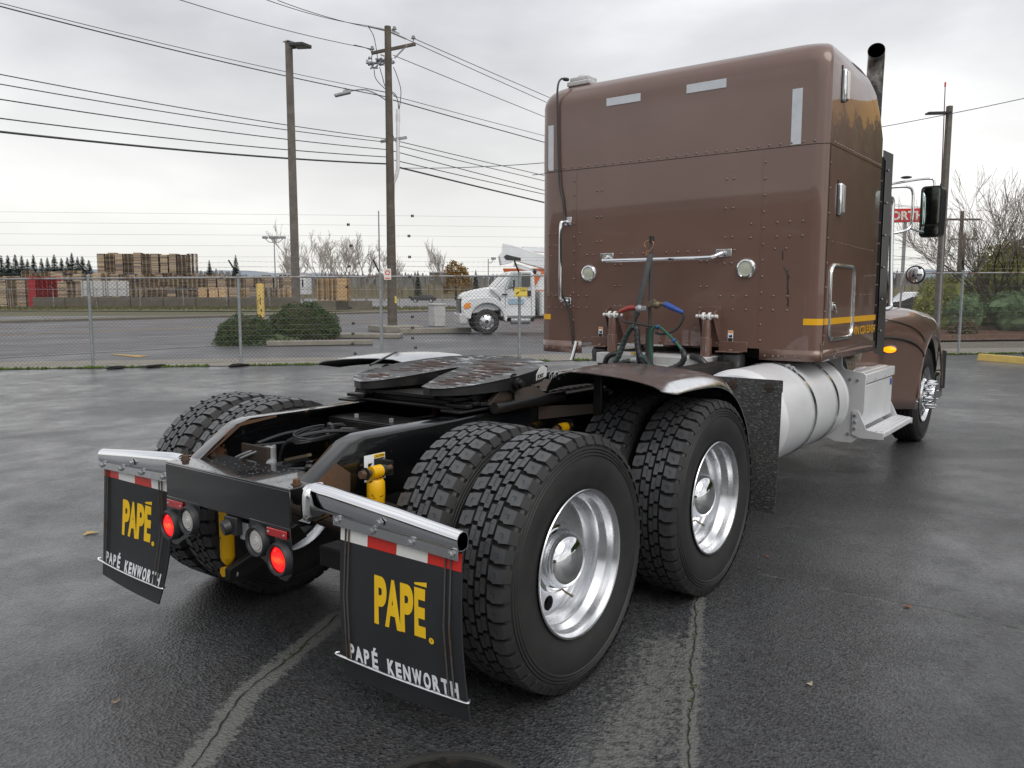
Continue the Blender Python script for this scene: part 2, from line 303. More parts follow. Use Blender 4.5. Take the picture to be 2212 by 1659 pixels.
def text(name,body,size,mat_,parent,origin,xdir,ydir,sx=1,bold=0,ext=.0006,align='LEFT',space=1):
    cu=bpy.data.curves.new('t','FONT'); cu.body=body; cu.size=size; cu.extrude=ext; cu.offset=bold; cu.align_x=align; cu.space_character=space
    o=bpy.data.objects.new('t',cu); COL.objects.link(o); bpy.context.view_layer.update()
    me=bpy.data.meshes.new_from_object(o.evaluated_get(bpy.context.evaluated_depsgraph_get())); bpy.data.objects.remove(o)
    X=Vector(xdir).normalized(); Y=Vector(ydir).normalized(); Z=X.cross(Y); O=Vector(origin)
    me.transform(Matrix(((X.x*sx,Y.x,Z.x,O.x),(X.y*sx,Y.y,Z.y,O.y),(X.z*sx,Y.z,Z.z,O.z),(0,0,0,1))))
    me.materials.clear(); me.materials.append(M[mat_]); me.name=name
    return link(name,me,parent)
def fit(o,x0,x1,y0,y1,xa='x',ya='y',shear=0):   # squeeze a lettering mesh into a box
    vs_=o.data.vertices; xs=[getattr(v.co,xa) for v in vs_]; ys=[getattr(v.co,ya) for v in vs_]; a,c=min(xs),max(xs); d,e_=min(ys),max(ys)
    for v in vs_:
        X=x0+(getattr(v.co,xa)-a)/(c-a)*(x1-x0); Y=y0+(getattr(v.co,ya)-d)/(e_-d)*(y1-y0)+shear*(X-x0); setattr(v.co,xa,X); setattr(v.co,ya,Y)
    return o
def smoothpts(P,n=6):                    # Catmull-Rom through points
    P=[Vector(p) for p in P]; Q=[P[0]]+P+[P[-1]]; out=[]
    for i in range(1,len(Q)-2):
        a,b_,c,d=Q[i-1],Q[i],Q[i+1],Q[i+2]
        for k in range(n):
            t=k/n; out.append(.5*((2*b_)+(c-a)*t+(2*a-5*b_+4*c-d)*t*t+(3*b_-3*c+d-a)*t**3))
    out.append(P[-1]); return out
# ================================================================== SETTING
FA=PX('z',0,196,792); FB=PX('z',0,2211,761); FT=(FB-FA); FL=FT.length; FT.normalize(); FN=Vector((FT.y,-FT.x,0))
if FN.dot(CAMP-FA)<0: FN=-FN             # towards the yard
def FP(s,o=0,z=0): p=FA+FT*s+FN*o; return Vector((p.x,p.y,z))
# ground to the horizon
b=B(); b.add([(-3000,-3000,-.05),(4000,-3000,-.05),(4000,4000,-.05),(-3000,4000,-.05)],[(0,1,2,3)]); struct('ground',b,'ground_field')
# yard asphalt with worn strips in an attribute
def axis(lo,hi,a,c,step,big):
    L=[];x=lo
    while x<a: L.append(x); x+=big
    x=a
    while x<c: L.append(x); x+=step
    x=c
    while x<hi: L.append(x); x+=big
    L.append(hi); return L
def dseg(p,a,c):
    ab=(c[0]-a[0],c[1]-a[1]); t=((p[0]-a[0])*ab[0]+(p[1]-a[1])*ab[1])/(ab[0]**2+ab[1]**2); t=max(0,min(1,t))
    return math.hypot(p[0]-a[0]-ab[0]*t,p[1]-a[1]-ab[1]*t)
def gp(u,v): q=PX('z',0,u,v); return (q.x,q.y)
worn=[([gp(418,1659),gp(470,1590),gp(530,1500),gp(590,1450),gp(650,1400),gp(735,1330)],.060,.95),
      ([gp(1487,1659),gp(1490,1530),gp(1500,1400),gp(1510,1290)],.030,.95),
      ([gp(1340,1659),gp(1400,1520),gp(1450,1400)],.20,.60),
      ([gp(1640,1240),gp(1800,1275),gp(2000,1315),gp(2240,1370)],.022,.62),([gp(1920,1300),gp(2050,1330)],.10,.42)]
XS=axis(-40,60,-2.4,5,.035,4.0); YS=axis(-60,60,-3.2,2.2,.035,4.0)
V=[];att=[]
for y in YS:
    for x in XS:
        d=1
        if -2.5<x<5.1 and -3.3<y<2.3:
            d=max(am*max(0,min(1,1.15-.62*min(dseg((x,y),L[i],L[i+1]) for i in range(len(L)-1))/wd)) for L,wd,am in worn)
        else: d=0
        V.append((x,y,0)); att.append(d)
nx_=len(XS); F=[(j*nx_+i,j*nx_+i+1,(j+1)*nx_+i+1,(j+1)*nx_+i) for j in range(len(YS)-1) for i in range(nx_-1)]
# cut the yard along the fence: project vertices past the line back onto it
def clip(v):
    p=Vector(v); d=(p-FA).dot(FN)-.42
    if d<0: p=p-FN*d
    return (p.x,p.y,0)
b=B(); b.add([clip(v) for v in V],F); yard=struct('yard_asphalt',b,'yard_asphalt')
a_=yard.data.attributes.new('worn','FLOAT','POINT'); a_.data.foreach_set('value',att)
# cracks: thin dark gap with moss here and there, lying in the worn strips
def strip_on(pts,wd,z,jit,seed,taper=False):
    rnd=random.Random(seed); b=B(); P=[Vector((p[0],p[1],0)) for p in pts]; Q=[]
    for i in range(len(P)-1):
        n=max(2,int((P[i+1]-P[i]).length/.03))
        for k in range(n): Q.append(P[i].lerp(P[i+1],k/n))
    Q.append(P[-1]); V=[];F=[]; off=0
    for i,q in enumerate(Q):
        t=(Q[min(i+1,len(Q)-1)]-Q[max(i-1,0)]).normalized(); nn=Vector((-t.y,t.x,0)); off=off*.85+rnd.uniform(-jit,jit)
        h=wd*rnd.uniform(.35,1.3); V+=[q+nn*(off+h)+Vector((0,0,z)),q+nn*(off-h)+Vector((0,0,z))]
        if i: F.append((2*i-2,2*i-1,2*i+1,2*i))
    b.add(V,F); return b
for i,(L,wd,am) in enumerate(worn):
    if i in (2,4): continue
    struct('crack',strip_on(L,.0035 if i<2 else .0022,.004,.008,i),'crack_dark')
rnd=random.Random(4)
for L in (worn[0][0],worn[1][0]):
    b=B()
    for i in range(len(L)-1):
        for k in range(12):
            t=rnd.random(); x=L[i][0]*(1-t)+L[i+1][0]*t+rnd.gauss(0,.006); y=L[i][1]*(1-t)+L[i+1][1]*t+rnd.gauss(0,.006)
            if noise.noise(Vector((x*3,y*3,0)))<.0: continue
            b.ell((x,y,.002),(rnd.uniform(.003,.009),rnd.uniform(.003,.009),.005),5,3)
    struct('crack_moss',b,mat('crack_moss',(.055,.065,.02),.9),kind='stuff')
# manhole cover at the picture's lower edge
mc=gp(962,1624); mh=empty('manhole_cover',(mc[0]-.31*math.cos(YAW+.1),mc[1]-.31*math.sin(YAW+.1),0),'round dark manhole cover set in the wet asphalt','manhole')
b=B(); b.lathe([(0,.006),(.255,.006),(.262,.002),(.262,-.02)],axis=(0,0,1),seg=48); part('cover',b,'blackd',mh)
b=B(); b.lathe([(.268,-.02),(.268,.009),(.30,.009),(.312,.001)],axis=(0,0,1),seg=48); part('ring',b,mat('wet_iron',(.05,.05,.048),.45,bump=.4,bs=40),mh)
b=B()
for i in range(-4,5):
    for j in range(-4,5):
        if math.hypot(i,j)*.055<.235 and (i+j)%2==0: b.box(i*.055-.02,i*.055+.02,j*.055-.02,j*.055+.02,.006,.011)
part('raised_pattern',b,'blackd',mh,stuff=True)
for k,(u,v,sz_,l) in enumerate(((195,1153,.045,'yellow fallen leaf on the wet asphalt left of the left mud flap'),(1660,1205,.02,'tiny brown leaf on the asphalt right of the front drive wheel'),(1960,1312,.022,'small reddish leaf beside the crack at right'),(625,872,.03,'small pale leaf on the asphalt beyond the left wheels'),(1750,1480,.014,'tiny pale leaf scrap in the right foreground'),(250,1520,.016,'tiny leaf scrap in the left foreground'))):
    x,y=gp(u,v); b=B(); rl=random.Random(k); n=9; a0=rl.uniform(0,6)
    V=[(x,y,.008)]+[(x+sz_*(1+.45*math.sin(3*t))*math.cos(t+a0),y+sz_*.8*(1+.45*math.sin(3*t))*math.sin(t+a0),.005+.008*rl.random()) for t in [2*PI*i/n for i in range(n)]]
    b.add(V,[(0,i+1,(i+1)%n+1) for i in range(n)]); single('fallen_leaf',b,mat('leaf_%d'%k,((.42,.30,.08),(.16,.06,.03),(.22,.08,.04),(.35,.25,.14),(.4,.36,.25),(.3,.2,.1))[k],.6),l,'leaf',smooth=False)
# ground strip and moss at the fence foot
def along(s0,s1,o0,o1,z0,z1,n=60,jit=0,seed=1):
    rnd=random.Random(seed); b=B(); V=[];F=[]
    for i in range(n+1):
        s=s0+(s1-s0)*i/n; j0=rnd.uniform(-jit,jit); V+=[FP(s,o0+j0,z0),FP(s,o1,z1)]
        if i: F.append((2*i-2,2*i-1,2*i+1,2*i))
    return b.add(V,F)
struct('mow_strip',along(-30,60,.44,-1.55,.012,.012,200,.03),'concrete')
b=B(); rnd=random.Random(11)
for k in range(5200):
    s=rnd.uniform(-12,34); 
    if noise.noise(Vector((s*.9,0,2)))<-.28: continue
    wd=.05+.05*noise.noise(Vector((s*2,3,0))); o=.42+rnd.gauss(0,max(.02,wd)); p=FP(s,o,.01); a=rnd.uniform(0,PI); h=rnd.uniform(.015,.055); q=rnd.uniform(.015,.04)
    d=Vector((math.cos(a),math.sin(a),0))*q; tl=Vector((rnd.uniform(-.02,.02),rnd.uniform(-.02,.02),h)); b.add([p-d,p+d,p+tl],[(0,1,2)])
struct('moss_strip',b,'moss',kind='stuff')
b=B()
for s in (.7,1.45,7.6,8.4,3.2,23.2,24.4):
    p=FP(s,.62+.1*math.sin(s*3),.03); b.ell(p,(rnd.uniform(.1,.3),.06,.04),9,6,wob=.5)
struct('kerb_debris',b,'blackd',kind='stuff')
# side lot, road, verge
b=B(); b.add([FP(-60,-1.5,-.012),FP(90,-1.5,-.012),FP(90,-45,-.012),FP(-60,-45,-.012)],[(0,1,2,3)]); struct('side_lot',b,'lot_asphalt')
b=B(); b.add([(-150,19.5,-.006),(600,19.5,-.006),(600,46.3,-.006),(-150,46.3,-.006)],[(0,1,2,3)]); struct('road',b,'road_asphalt')
def line(x0,x1,y,wd,m,name='road_marking'):
    b=B(); b.add([(x0,y-wd/2,-.001),(x1,y-wd/2,-.001),(x1,y+wd/2,-.001),(x0,y+wd/2,-.001)],[(0,1,2,3)]); return struct(name,b,m)
for y in (32.15,32.55,38.0): line(-100,420,y,.12,'liney')
for k in range(-6,26): line(k*12-1.2,k*12+3.2,26.05,.13,'linew'); line(k*12+3,k*12+7,42.3,.13,'linew')
line(-60,16,19.75,.1,'linew')
b=B(); A1=PX('z',0,238,764); A2=PX('z',0,320,768); A3=PX('z',0,300,772)
b.add([(A1.x,A1.y,0),(A2.x,A2.y,0),(A3.x,A3.y,0),(A1.x-.1,A1.y-.35,0)],[(0,1,2,3)]); struct('painted_arrow',b,'liney')
b=B(); b.add([(-150,46.5,.10),(600,46.5,.10),(600,50,.10),(-150,50,.10)],[(0,1,2,3)]); struct('pavement',b,'concrete_dark')
b=B(); b.box(-150,600,46.3,46.5,-.01,.12); struct('far_kerb',b,'concrete_dark')
VA=AT(90,71,665.3); VB=AT(90,770,665.3); VT=(VB-VA); VT.z=0; VT.normalize(); VN=Vector((-VT.y,VT.x,0))
if VN.dot(VA-CAMP)<0: VN=-VN
def VP(s,o=0,z=0): p=VA+VT*s+VN*o; return Vector((p.x,p.y,z))
b=B(); V=[];F=[]
for i in range(201):
    s=-90+i*1.5; n0=max(49.8,0)
    p=VP(s,0); q=Vector((p.x,p.y,0)); d=(CAMP-p); d.z=0; d.normalize(); r=q+d*16
    if r.y<49.9: r=q+d*max(.5,(q.y-49.9)/max(.05,-d.y))
    V+=[(q.x,q.y,.02),(r.x,r.y,.02)]
    if i: F.append((2*i-2,2*i-1,2*i+1,2*i))
b.add(V,F); struct('verge',b,'verge_grass')
b=B(); rnd=random.Random(3)
for k in range(9000):
    s=rnd.uniform(-25,75); p=VP(s,-rnd.uniform(0,13)*rnd.random(),.02)
    if p.y<50.2: continue
    h=rnd.uniform(.08,.35); a=rnd.uniform(0,PI); d=Vector((math.cos(a),math.sin(a),0))*.09; b.add([p-d,p+d,p+Vector((rnd.uniform(-.1,.1),rnd.uniform(-.1,.1),h))],[(0,1,2)])
struct('verge_tufts',b,'verge_grass',kind='stuff')
b=B(); b.add([VP(-300,.3,.03),VP(400,.3,.03),VP(400,170,.03),VP(-300,170,.03)],[(0,1,2,3)]); struct('far_yard',b,'far_yard')
# right-hand roadside: asphalt lane, mulch bed
def fq(s,o,z): return FP(s,o,z)
b=B(); b.add([fq(13.5,-1.6,-.004),fq(60,-1.6,-.004),fq(60,-4.6,-.004),fq(13.5,-4.6,-.004)],[(0,1,2,3)]); struct('footpath',b,'concrete_dark')
b=B(); b.add([fq(17.6,-4.7,.05),fq(55,-4.7,.05),fq(55,-22,.05),fq(18.5,-22,.05)],[(0,1,2,3)]); struct('mulch_bed',b,'mulch_soil')
b=B(); rnd=random.Random(8)
for k in range(5000):
    p=fq(rnd.uniform(17,32),-rnd.uniform(4.7,11),.05); a=rnd.uniform(0,PI); d=Vector((math.cos(a),math.sin(a),0))*.05; b.add([p-d,p+d,p+Vector((d.y,-d.x,.05))],[(0,1,2)])
struct('fallen_leaves',b,'mulch_soil',kind='stuff')
# hills and far woods on the horizon
def ridge(name,az0,az1,dist,h0,h1,fr,m,seed,thick=120,kind='structure'):
    b=B(); V=[];F=[]; n=420 if kind=='structure' else 2600; fr*=420/n
    for i in range(n+1):
        a=R_(az0+(az1-az0)*i/n); h=h0+(h1-h0)*(.5+.5*noise.noise(Vector((i*fr,seed,0))))+ (h1-h0)*(.22 if kind=='structure' else .5)*noise.noise(Vector((i*fr*(9 if kind=='structure' else 30),seed,1)))
        for dd,z in ((dist,-1),(dist+thick*.15,h),(dist+thick,h*.95),(dist+thick*1.6,-1)):
            V.append((CAMP.x+dd*math.cos(a),CAMP.y+dd*math.sin(a),z))
        if i:
            for k in range(3): F.append((4*i-4+k,4*i+k,4*i+k+1,4*i-3+k))
    b.add(V,F); return struct(name,b,m,kind=kind)
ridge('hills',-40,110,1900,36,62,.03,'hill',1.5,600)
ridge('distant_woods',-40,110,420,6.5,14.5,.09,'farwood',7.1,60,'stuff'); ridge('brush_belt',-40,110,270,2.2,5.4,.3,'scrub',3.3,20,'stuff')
# ================================================================== FENCE
def su(u,off=0):                        # s on the fence line seen in picture column u
    d=ray(u,700); d=Vector((d.x,d.y,0)); nrm=Vector((d.y,-d.x,0)); A=FA+FN*off-CAMP
    return -(A.x*nrm.x+A.y*nrm.y)/(FT.x*nrm.x+FT.y*nrm.y)
RZ0,RZ1=1.93,2.17
def rz(s): return RZ0+(RZ1-RZ0)*s/FL
posts=[su(-140)]+[su(u) for u in (196,518,824,1122)]
while posts[-1]<FL+9: posts.append(posts[-1]+3.02)
posts=[posts[0]-3,]+posts
fen=empty('chain_link_fence',FA,'galvanised chain link fence with rusty top rail and barbed wire along the wet yard','fence')
def loc(p): return (p[0]-FA.x,p[1]-FA.y,p[2]-FA.z)
def lb(b): b.v=[loc(v) for v in b.v]; return b
for i,s in enumerate(posts):
    b=B(); b.cyl(FP(s,0,-.02),FP(s,0,rz(s)+.05),.034,seg=12); b.lathe([(0,.0),(.03,.0),(.04,-.02),(.04,-.05)],FP(s,0,rz(s)+.09),(0,0,1),12)
    for z in (.5,1.0,1.5): b.lathe([(.038,z-.012),(.038,z+.012)],FP(s),(0,0,1),10)
    po=part('post',lb(b),'post',fen)
    b=B(); p=FP(s,0,rz(s)+.04); q=FP(s-.17,.16,rz(s)+.38); b.obox((p+q)/2,((q-p).length,.035,.02),((q-p).to_track_quat('X','Z').to_matrix())); part('barb_arm',lb(b),'black',po)
b=B(); S0,S1=posts[0],posts[-1]
for i in range(len(posts)-1):
    b.cyl(FP(posts[i],.0,rz(posts[i])),FP(posts[i+1],0,rz(posts[i+1])),.021,seg=10)
    s=posts[i+1]; b.lathe([(.024,-.05),(.028,-.05),(.028,.05),(.024,.05)],FP(s-.4,0,rz(s-.4)),FT,10)
part('top_rail',lb(b),'galvr',fen)
b=B(); c=.092; k=S0
rnd=random.Random(2)
while k<S1:
    for sg in (1,-1):
        s_a,s_b=(k,k+2.05) if sg>0 else (k,k-2.05)
        zt=rz(k); pts=[]
        o=.02+.003*sg
        b.tube([FP(s_a,o,.04),FP((s_a+s_b)/2,o+.004,.04+(zt-.04)/2),FP(s_b,o,zt)],.0031,3,cap=False)
    k+=c
part('wire_mesh',lb(b),'link',fen,stuff=True)
b=B()
for j,(o,zz) in enumerate(((.05,.14),(.10,.25),(.155,.36))):
    for i in range(len(posts)-1):
        a=posts[i];c2=posts[i+1]; P=[FP(a+(c2-a)*t/4-.1,o,rz(a)+zz-.02*math.sin(PI*t/4)) for t in range(5)]; b.tube(P,.0022,3,cap=False)
        n=int((c2-a)/.125)
        for q in range(n):
            p=FP(a+(c2-a)*q/n,o,rz(a)+zz-.02*math.sin(PI*q/n)); b.tube([p+Vector((0,0,-.014)),p+Vector((0,0,.014))],.003,3,cap=False)
part('barbed_wire',lb(b),'fwire',fen,stuff=True)
# electric fence just inside the chain link fence
ef=empty('electric_fence',FA+FN*.28,'tall electric security fence of many horizontal wires with black insulators','fence')
def lb2(b): b.v=[(v[0]-FA.x-FN.x*.28,v[1]-FA.y-FN.y*.28,v[2]) for v in b.v]; return b
def zrow(u,v,o=.28): s=su(u,o); d=ray(u,v); P=FP(s,o); dep=(P-CAMP).dot(CF); return s,AT((dep)/1,u,v)
rows=[466,487,509.6,532,555,576,598,619.7,641.5,664,684,697.5,708,719.6,730,741,751,762,773]
zr=[]
for v in rows:
    s=su(890,.28); p=FP(s,.28); d=ray(890,v); t=(p.x-CAMP.x)/d.x; zr.append(CAMP.z+d.z*t)
for j,z in enumerate(zr):
    b=B(); b.tube([FP(S0,.28,z-.10),FP(su(890,.28),.28,z),FP(S1,.28,z+.09)],.0021,4,cap=False); part('wire',lb2(b),'fwire',ef)
ui=[(893.8,887)[j%2] for j in range(len(rows))]
insu=[(893.8,0),(886,2),(886.8,4),(886.5,6),(887,8),(891,10),(891,12),(891,14),(897,16)]
insl=[(757,1),(762,3),(757,5),(751,7),(757,9),(763,11),(762,13),(761,15),(766,17)]
for u,j in insu+insl:
    s=su(u,.28); b=B(); p=FP(s,.28,zr[j]); b.lathe([(0,-.033),(.022,-.033),(.034,-.022),(.034,-.008),(.018,-.006),(.018,.006),(.034,.008),(.034,.022),(.022,.033),(0,.033)],p,FT,12); part('insulator',lb2(b),'plast',ef)
for s in (su(824,.28)-.02,su(824,.28)+8.0,su(824,.28)+14.5):
    b=B(); b.cyl(FP(s,.28,.0),FP(s,.28,max(zr)+.1),.021,.014,10); part('pole',lb2(b),'post',ef)
# warning sign on the fence
s=su(1125,.33); sp=FP(s,.33); k0=PX('z',0,1125,700)
def zat(v,o=.33,u=1125): p=FP(su(u,o),o); d=ray(u,v); return CAMP.z+d.z*((p.x-CAMP.x)/d.x)
z0,z1=zat(641),zat(621); wsn=empty('warning_sign',(sp.x,sp.y,0),'small yellow 7,000 V warning sign fixed to the fence post','sign')
b=B(); hw=.155
b.prism([FT*(-hw)+Vector((0,0,z0)),FT*hw+Vector((0,0,z0)),FT*hw+Vector((0,0,z1)),FT*(-hw)+Vector((0,0,z1))],FN*.006); part('panel',b,'signy',wsn)
b=B(); b.box(0,0,0,0,0,0); b=B()
for z in (z0+.012,z1-.022): b.prism([FT*(-hw+.01)+Vector((0,0,z))+FN*.0062,FT*(hw-.01)+Vector((0,0,z))+FN*.0062,FT*(hw-.01)+Vector((0,0,z+.008))+FN*.0062,FT*(-hw+.01)+Vector((0,0,z+.008))+FN*.0062],FN*.0015)
b.prism([FT*(-.11)+Vector((0,0,z0+.05))+FN*.0062,FT*(-.05)+Vector((0,0,z0+.09))+FN*.0062,FT*(-.04)+Vector((0,0,z0+.13))+FN*.0062,FT*(-.12)+Vector((0,0,z0+.08))+FN*.0062],FN*.0015)
part('pictogram',b,'blk',wsn)
text('lettering','7,000 V',.062,'blk',wsn,FT*(-.025)+Vector((0,0,z1-.09))+FN*.008,FT,(0,0,1),bold=.001)
s=su(806,.1); p=FP(s,.0); ns=empty('notice_sign',(FP(su(808,.34),.34).x,FP(su(808,.34),.34).y,0),'small white notice with red print hanging beside the tall fence pole','sign')
za,zb=zat(604,.34,840),zat(580,.34,840); o=FT*(su(839,.34)-su(808,.34)+.0)
b=B(); b.prism([o+FT*(-.08)+Vector((0,0,za)),o+FT*.08+Vector((0,0,za)),o+FT*.08+Vector((0,0,zb)),o+FT*(-.08)+Vector((0,0,zb))],FN*.004); part('panel',b,'signw',ns)
b=B(); b.lathe([(.035,.0045),(.055,.0045),(.055,.006),(.035,.006)],o+Vector((0,0,(za+zb)/2+.03)),FN,16); b.prism([o+FT*(-.06)+Vector((0,0,za+.02))+FN*.0045,o+FT*.06+Vector((0,0,za+.02))+FN*.0045,o+FT*.06+Vector((0,0,za+.045))+FN*.0045,o+FT*(-.06)+Vector((0,0,za+.045))+FN*.0045],FN*.001); part('pictogram',b,'signred',ns)
# ================================================================== POLES AND WIRES
pb=AT(35,848,712); PUX,PUY=pb.x,pb.y
up=empty('utility_pole',(PUX,PUY,0),'tall brown wooden utility pole with crossarm, cutouts, conduit and street lamp','utility pole')
def pz(u,v): d=ray(u,v); t=(Vector((PUX,PUY,0))-CAMP).dot(CF); return CAMP.z+d.z*t
ztop=pz(842,80)
b=B(); pts=[(0,0,.0),(0,0,ztop*.35),(0,0,ztop*.7),(0,0,ztop)]; b.tube(pts,[.21,.185,.155,.135],20); part('shaft',b,'polew',up)
LN=-Vector((CR.x,CR.y,0)).normalized()   # picture-left direction at the pole
def rel(u,v,dd=0):                       # point beside the pole in its own depth plane
    t=(Vector((PUX,PUY,0))-CAMP).dot(CF)+dd; p=CAMP+ray(u,v)*t; return Vector((p.x-PUX,p.y-PUY,p.z))
b=B(); a=rel(802,115,-.25); c=rel(898,95,-.25); b.obox((a+c)/2,((c-a).length,.11,.13),(c-a).to_track_quat('X','Z').to_matrix()); part('crossarm',b,'polew',up,.01)
for a,c in (((822,118),(846,127)),((880,97),(852,126))):
    b=B(); b.obox((rel(*a,-.3)+rel(*c,-.18))/2,((rel(*a,-.3)-rel(*c,-.18)).length,.03,.06),((rel(*a,-.3)-rel(*c,-.18)).to_track_quat('X','Z').to_matrix())); part('brace',b,'galv',up)
b=B(); a=rel(797,57); c=rel(878,84); m=rel(838,66,-.1); b.tube([a,m,c],[.04,.06,.04],6); b.obox(rel(850,69),(.5,.14,.10),(c-m).to_track_quat('X','Z').to_matrix()); b.cyl(rel(838,67),rel(838,90),.03,seg=8); part('top_bracket',b,'galv',up)
def insul(u,v,dd=-.25): 
    b=B(); p=rel(u,v,dd); b.lathe([(0,.12),(.05,.12),(.07,.08),(.05,.06),(.10,.02),(.10,-.01),(.03,-.03),(.02,-.12)],p,(0,0,1),12); part('insulator',b,'galv',up)
insul(804,106); insul(893,83); insul(852,63,-.1)
rnd=random.Random(5)
for u,v in ((797,131),(808,140),(817,134),(827,132),(836,137),(845,134)):
    b=B()
    for k in range(5):
        p=rel(u+rnd.uniform(-5,5),v+rnd.uniform(-7,7),rnd.uniform(-.4,0)); q=rel(u+rnd.uniform(-8,8),v+rnd.uniform(-9,9),rnd.uniform(-.4,0)); b.cyl(p,q,.045,.035,8)
    part('fuse_cutout',b,'galv',up)
b=B(); b.tube([rel(795,140),rel(847,128)],.05,6); part('cutout_arm',b,'galv',up)
for P in (((795,57),(806,75),(812,100),(816,128)),((765,97),(800,108),(803,128),(804,140)),((808,150),(812,170),(830,190),(845,200),(858,213),(861,235)),((820,145),(826,165),(834,190),(855,205),(862,235)),((850,145),(858,165),(866,195),(864,225),(862,236)),((848,290),(855,306),(863,310))):
    b=B(); b.tube(smoothpts([rel(u,v,-.2) for u,v in P],5),.018,5); part('drop_cable',b,'wire',up)
b=B(); b.tube([rel(859.5,237,-.15),rel(859.5,365,-.15),rel(856,380,-.15),rel(849.5,395,-.2),rel(850,430,-.2)],[.085,.085,.085,.08,.05],12); b.lathe([(.10,-.15),(.10,.15)],rel(859.5,255,-.15),(0,0,1),12); part('conduit',b,'alu',up)
b=B(); a=rel(822,306,-.2); c=rel(879,297,-.2); b.obox((a+c)/2,((c-a).length,.06,.12),(c-a).to_track_quat('X','Z').to_matrix()); part('comms_arm',b,'galv',up)
b=B(); b.tube(smoothpts([rel(838,219,-.1),rel(815,204,-.1),rel(790,194,-.1),rel(765,195,-.1),rel(752,199,-.1)],5),.03,8); b.tube([rel(782,196,-.1),rel(790,191,-.1),rel(834,200)],.012,5); part('lamp_arm',b,'galv',up)
b=B(); a=rel(757,199,-.1); c=rel(723,207,-.1); dr=(c-a).to_track_quat('X','Z').to_matrix(); b.obox((a+c)/2,((c-a).length,.26,.10),dr); b.obox((a*.75+c*.25)+Vector((0,0,.08)),(.28,.2,.1),dr); b.cyl(a*.7+c*.3+Vector((0,0,.12)),a*.7+c*.3+Vector((0,0,.22)),.05,seg=8); part('lamp_head',b,'galv',up,.03)
b=B(); b.box(-.055,.055,-.225,-.205,1.2,1.5); part('pole_tag',b,'signy',up); 
# overhead wires: each hangs between two world points
def wire(ends,r,label,sag=.25,depth=None,group='overhead lines along the road'):
    P=[]; a,c=[Vector(x) for x in ends]
    for i in range(13): t=i/12; p=a.lerp(c,t); p.z-=sag*4*t*(1-t); P.append(p)
    b=B(); b.tube(P,r,5); return single('power_line',b,'wire',label,'power line',group)
def yP(u,v): return PX('y',PUY,u,v)
def PA(u,v,dd=-.2): return rel(u,v,dd)+Vector((PUX,PUY,0))
def wpair(u0,v0,u1,v1,r,label,y=None,sag=.12):
    q=PX('y',PUY,u0,v0); p0=PA(u1,v1)
    if u0>1000: q=p0+(q-p0)*((PUX+62-p0.x)/(q.x-p0.x)); q.z=max(q.z,5)
    wire((q,p0),r,label,sag)
LL=[((-60,-9),(834,199),.012,'thin upper wire meeting the pole at the street lamp arm, left side'),((-60,-2),(834,209),.02,'thicker wire just under the lamp arm wire, left side'),
 ((380,-3),(804,106),.014,'wire from the top left corner to the left crossarm insulator'),((560,-6),(797,56),.014,'wire reaching the top bracket of the pole from the left'),((600,1),(838,66),.014,'second wire beside the topmost one, left of the pole'),
 ((-60,149),(834,300),.016,'highest of the five low comms wires left of the pole'),((-60,171),(834,307),.016,'second of the five low comms wires left of the pole'),((-60,205),(834,323),.018,'third of the five low comms wires left of the pole'),((-60,248),(834,339),.019,'fourth of the five low comms wires left of the pole'),((-60,278),(834,354),.034,'thick black cable, lowest of the wires left of the pole')]
for a,c,r,l in LL: wpair(a[0],a[1],c[0],c[1],r,l)
RL=[((1240,224),(894,83),.016,'upper wire of the close pair running right from the crossarm'),((1240,238),(866,79),.016,'lower wire of the close pair running right from the pole top'),((1240,268),(849,119),.016,'wire dropping right from behind the crossarm'),
 ((1240,300),(849,207),.014,'thin wire leaving the lamp height to the right'),((1240,315),(849,216),.024,'thicker wire leaving the lamp height to the right'),((1240,384),(864,306),.018,'highest comms wire right of the conduit'),((1240,396),(862,315),.018,'second comms wire right of the conduit'),
 ((1240,418),(849,326),.02,'third comms wire right of the conduit'),((1240,424),(852,346),.02,'fourth comms wire right of the conduit'),((1240,457),(860,361),.038,'thick black cable, lowest of the wires right of the pole')]
for a,c,r,l in RL: wpair(a[0],a[1],c[0],c[1],r,l,sag=.35)
wire((PA(864,363),AT(30,1250,345)),.014,'thin service wire crossing level behind the comms wires',.1)
wire((AT(26,1150,378),AT(26,2330,186)),.012,'single wire rising to the right behind the exhaust stack',.3)
def lightpole(name,u0,v0,vt,dep,wd,label,head,taper=.8):
    p=AT(dep,u0,v0); e=empty(name,(p.x,p.y,0),label,'light pole'); zt=CAMP.z+ray(u0,vt).z*dep
    rt=Matrix.Rotation(YAW+.25,3,'Z'); b=B(); V=[]
    for z,h in ((0,wd/2),(zt,wd/2*taper)): V+=[rt@Vector((x*h,y*h,z)) for x,y in ((-1,-1),(1,-1),(1,1),(-1,1))]
    b.add(V,[(0,1,5,4),(1,2,6,5),(2,3,7,6),(3,0,4,7),(4,5,6,7)]); part('shaft',b,'poleg',e,.015)
    return e,zt
e,zt=lightpole('light_pole',640,655,110,29,.31,'tall square grey wooden light pole behind the clipped bushes',1)
hd=-LN; b=B(); dv=(hd*.9+Vector((CF.x,CF.y,0))*-.5).normalized()
rot=Matrix.Rotation(math.atan2(dv.y,dv.x),3,'Z')@Matrix.Rotation(R_(6),3,'Y'); b.obox(Vector((0,0,zt-.18))+dv*.52,(.62,.48,.12),rot); b.obox(Vector((0,0,zt-.2))+dv*.15,(.3,.08,.08),rot); part('lamp_head',b,'plast',e,.02)
b=B(); b.box(-.14,.14,-.14,.14,zt,zt+.03); part('cap',b,'galv',e)
e,zt=lightpole('light_pole',2030,600,238,31,.2,'tall thin light pole above the hedge right of the mirror',1,.85)
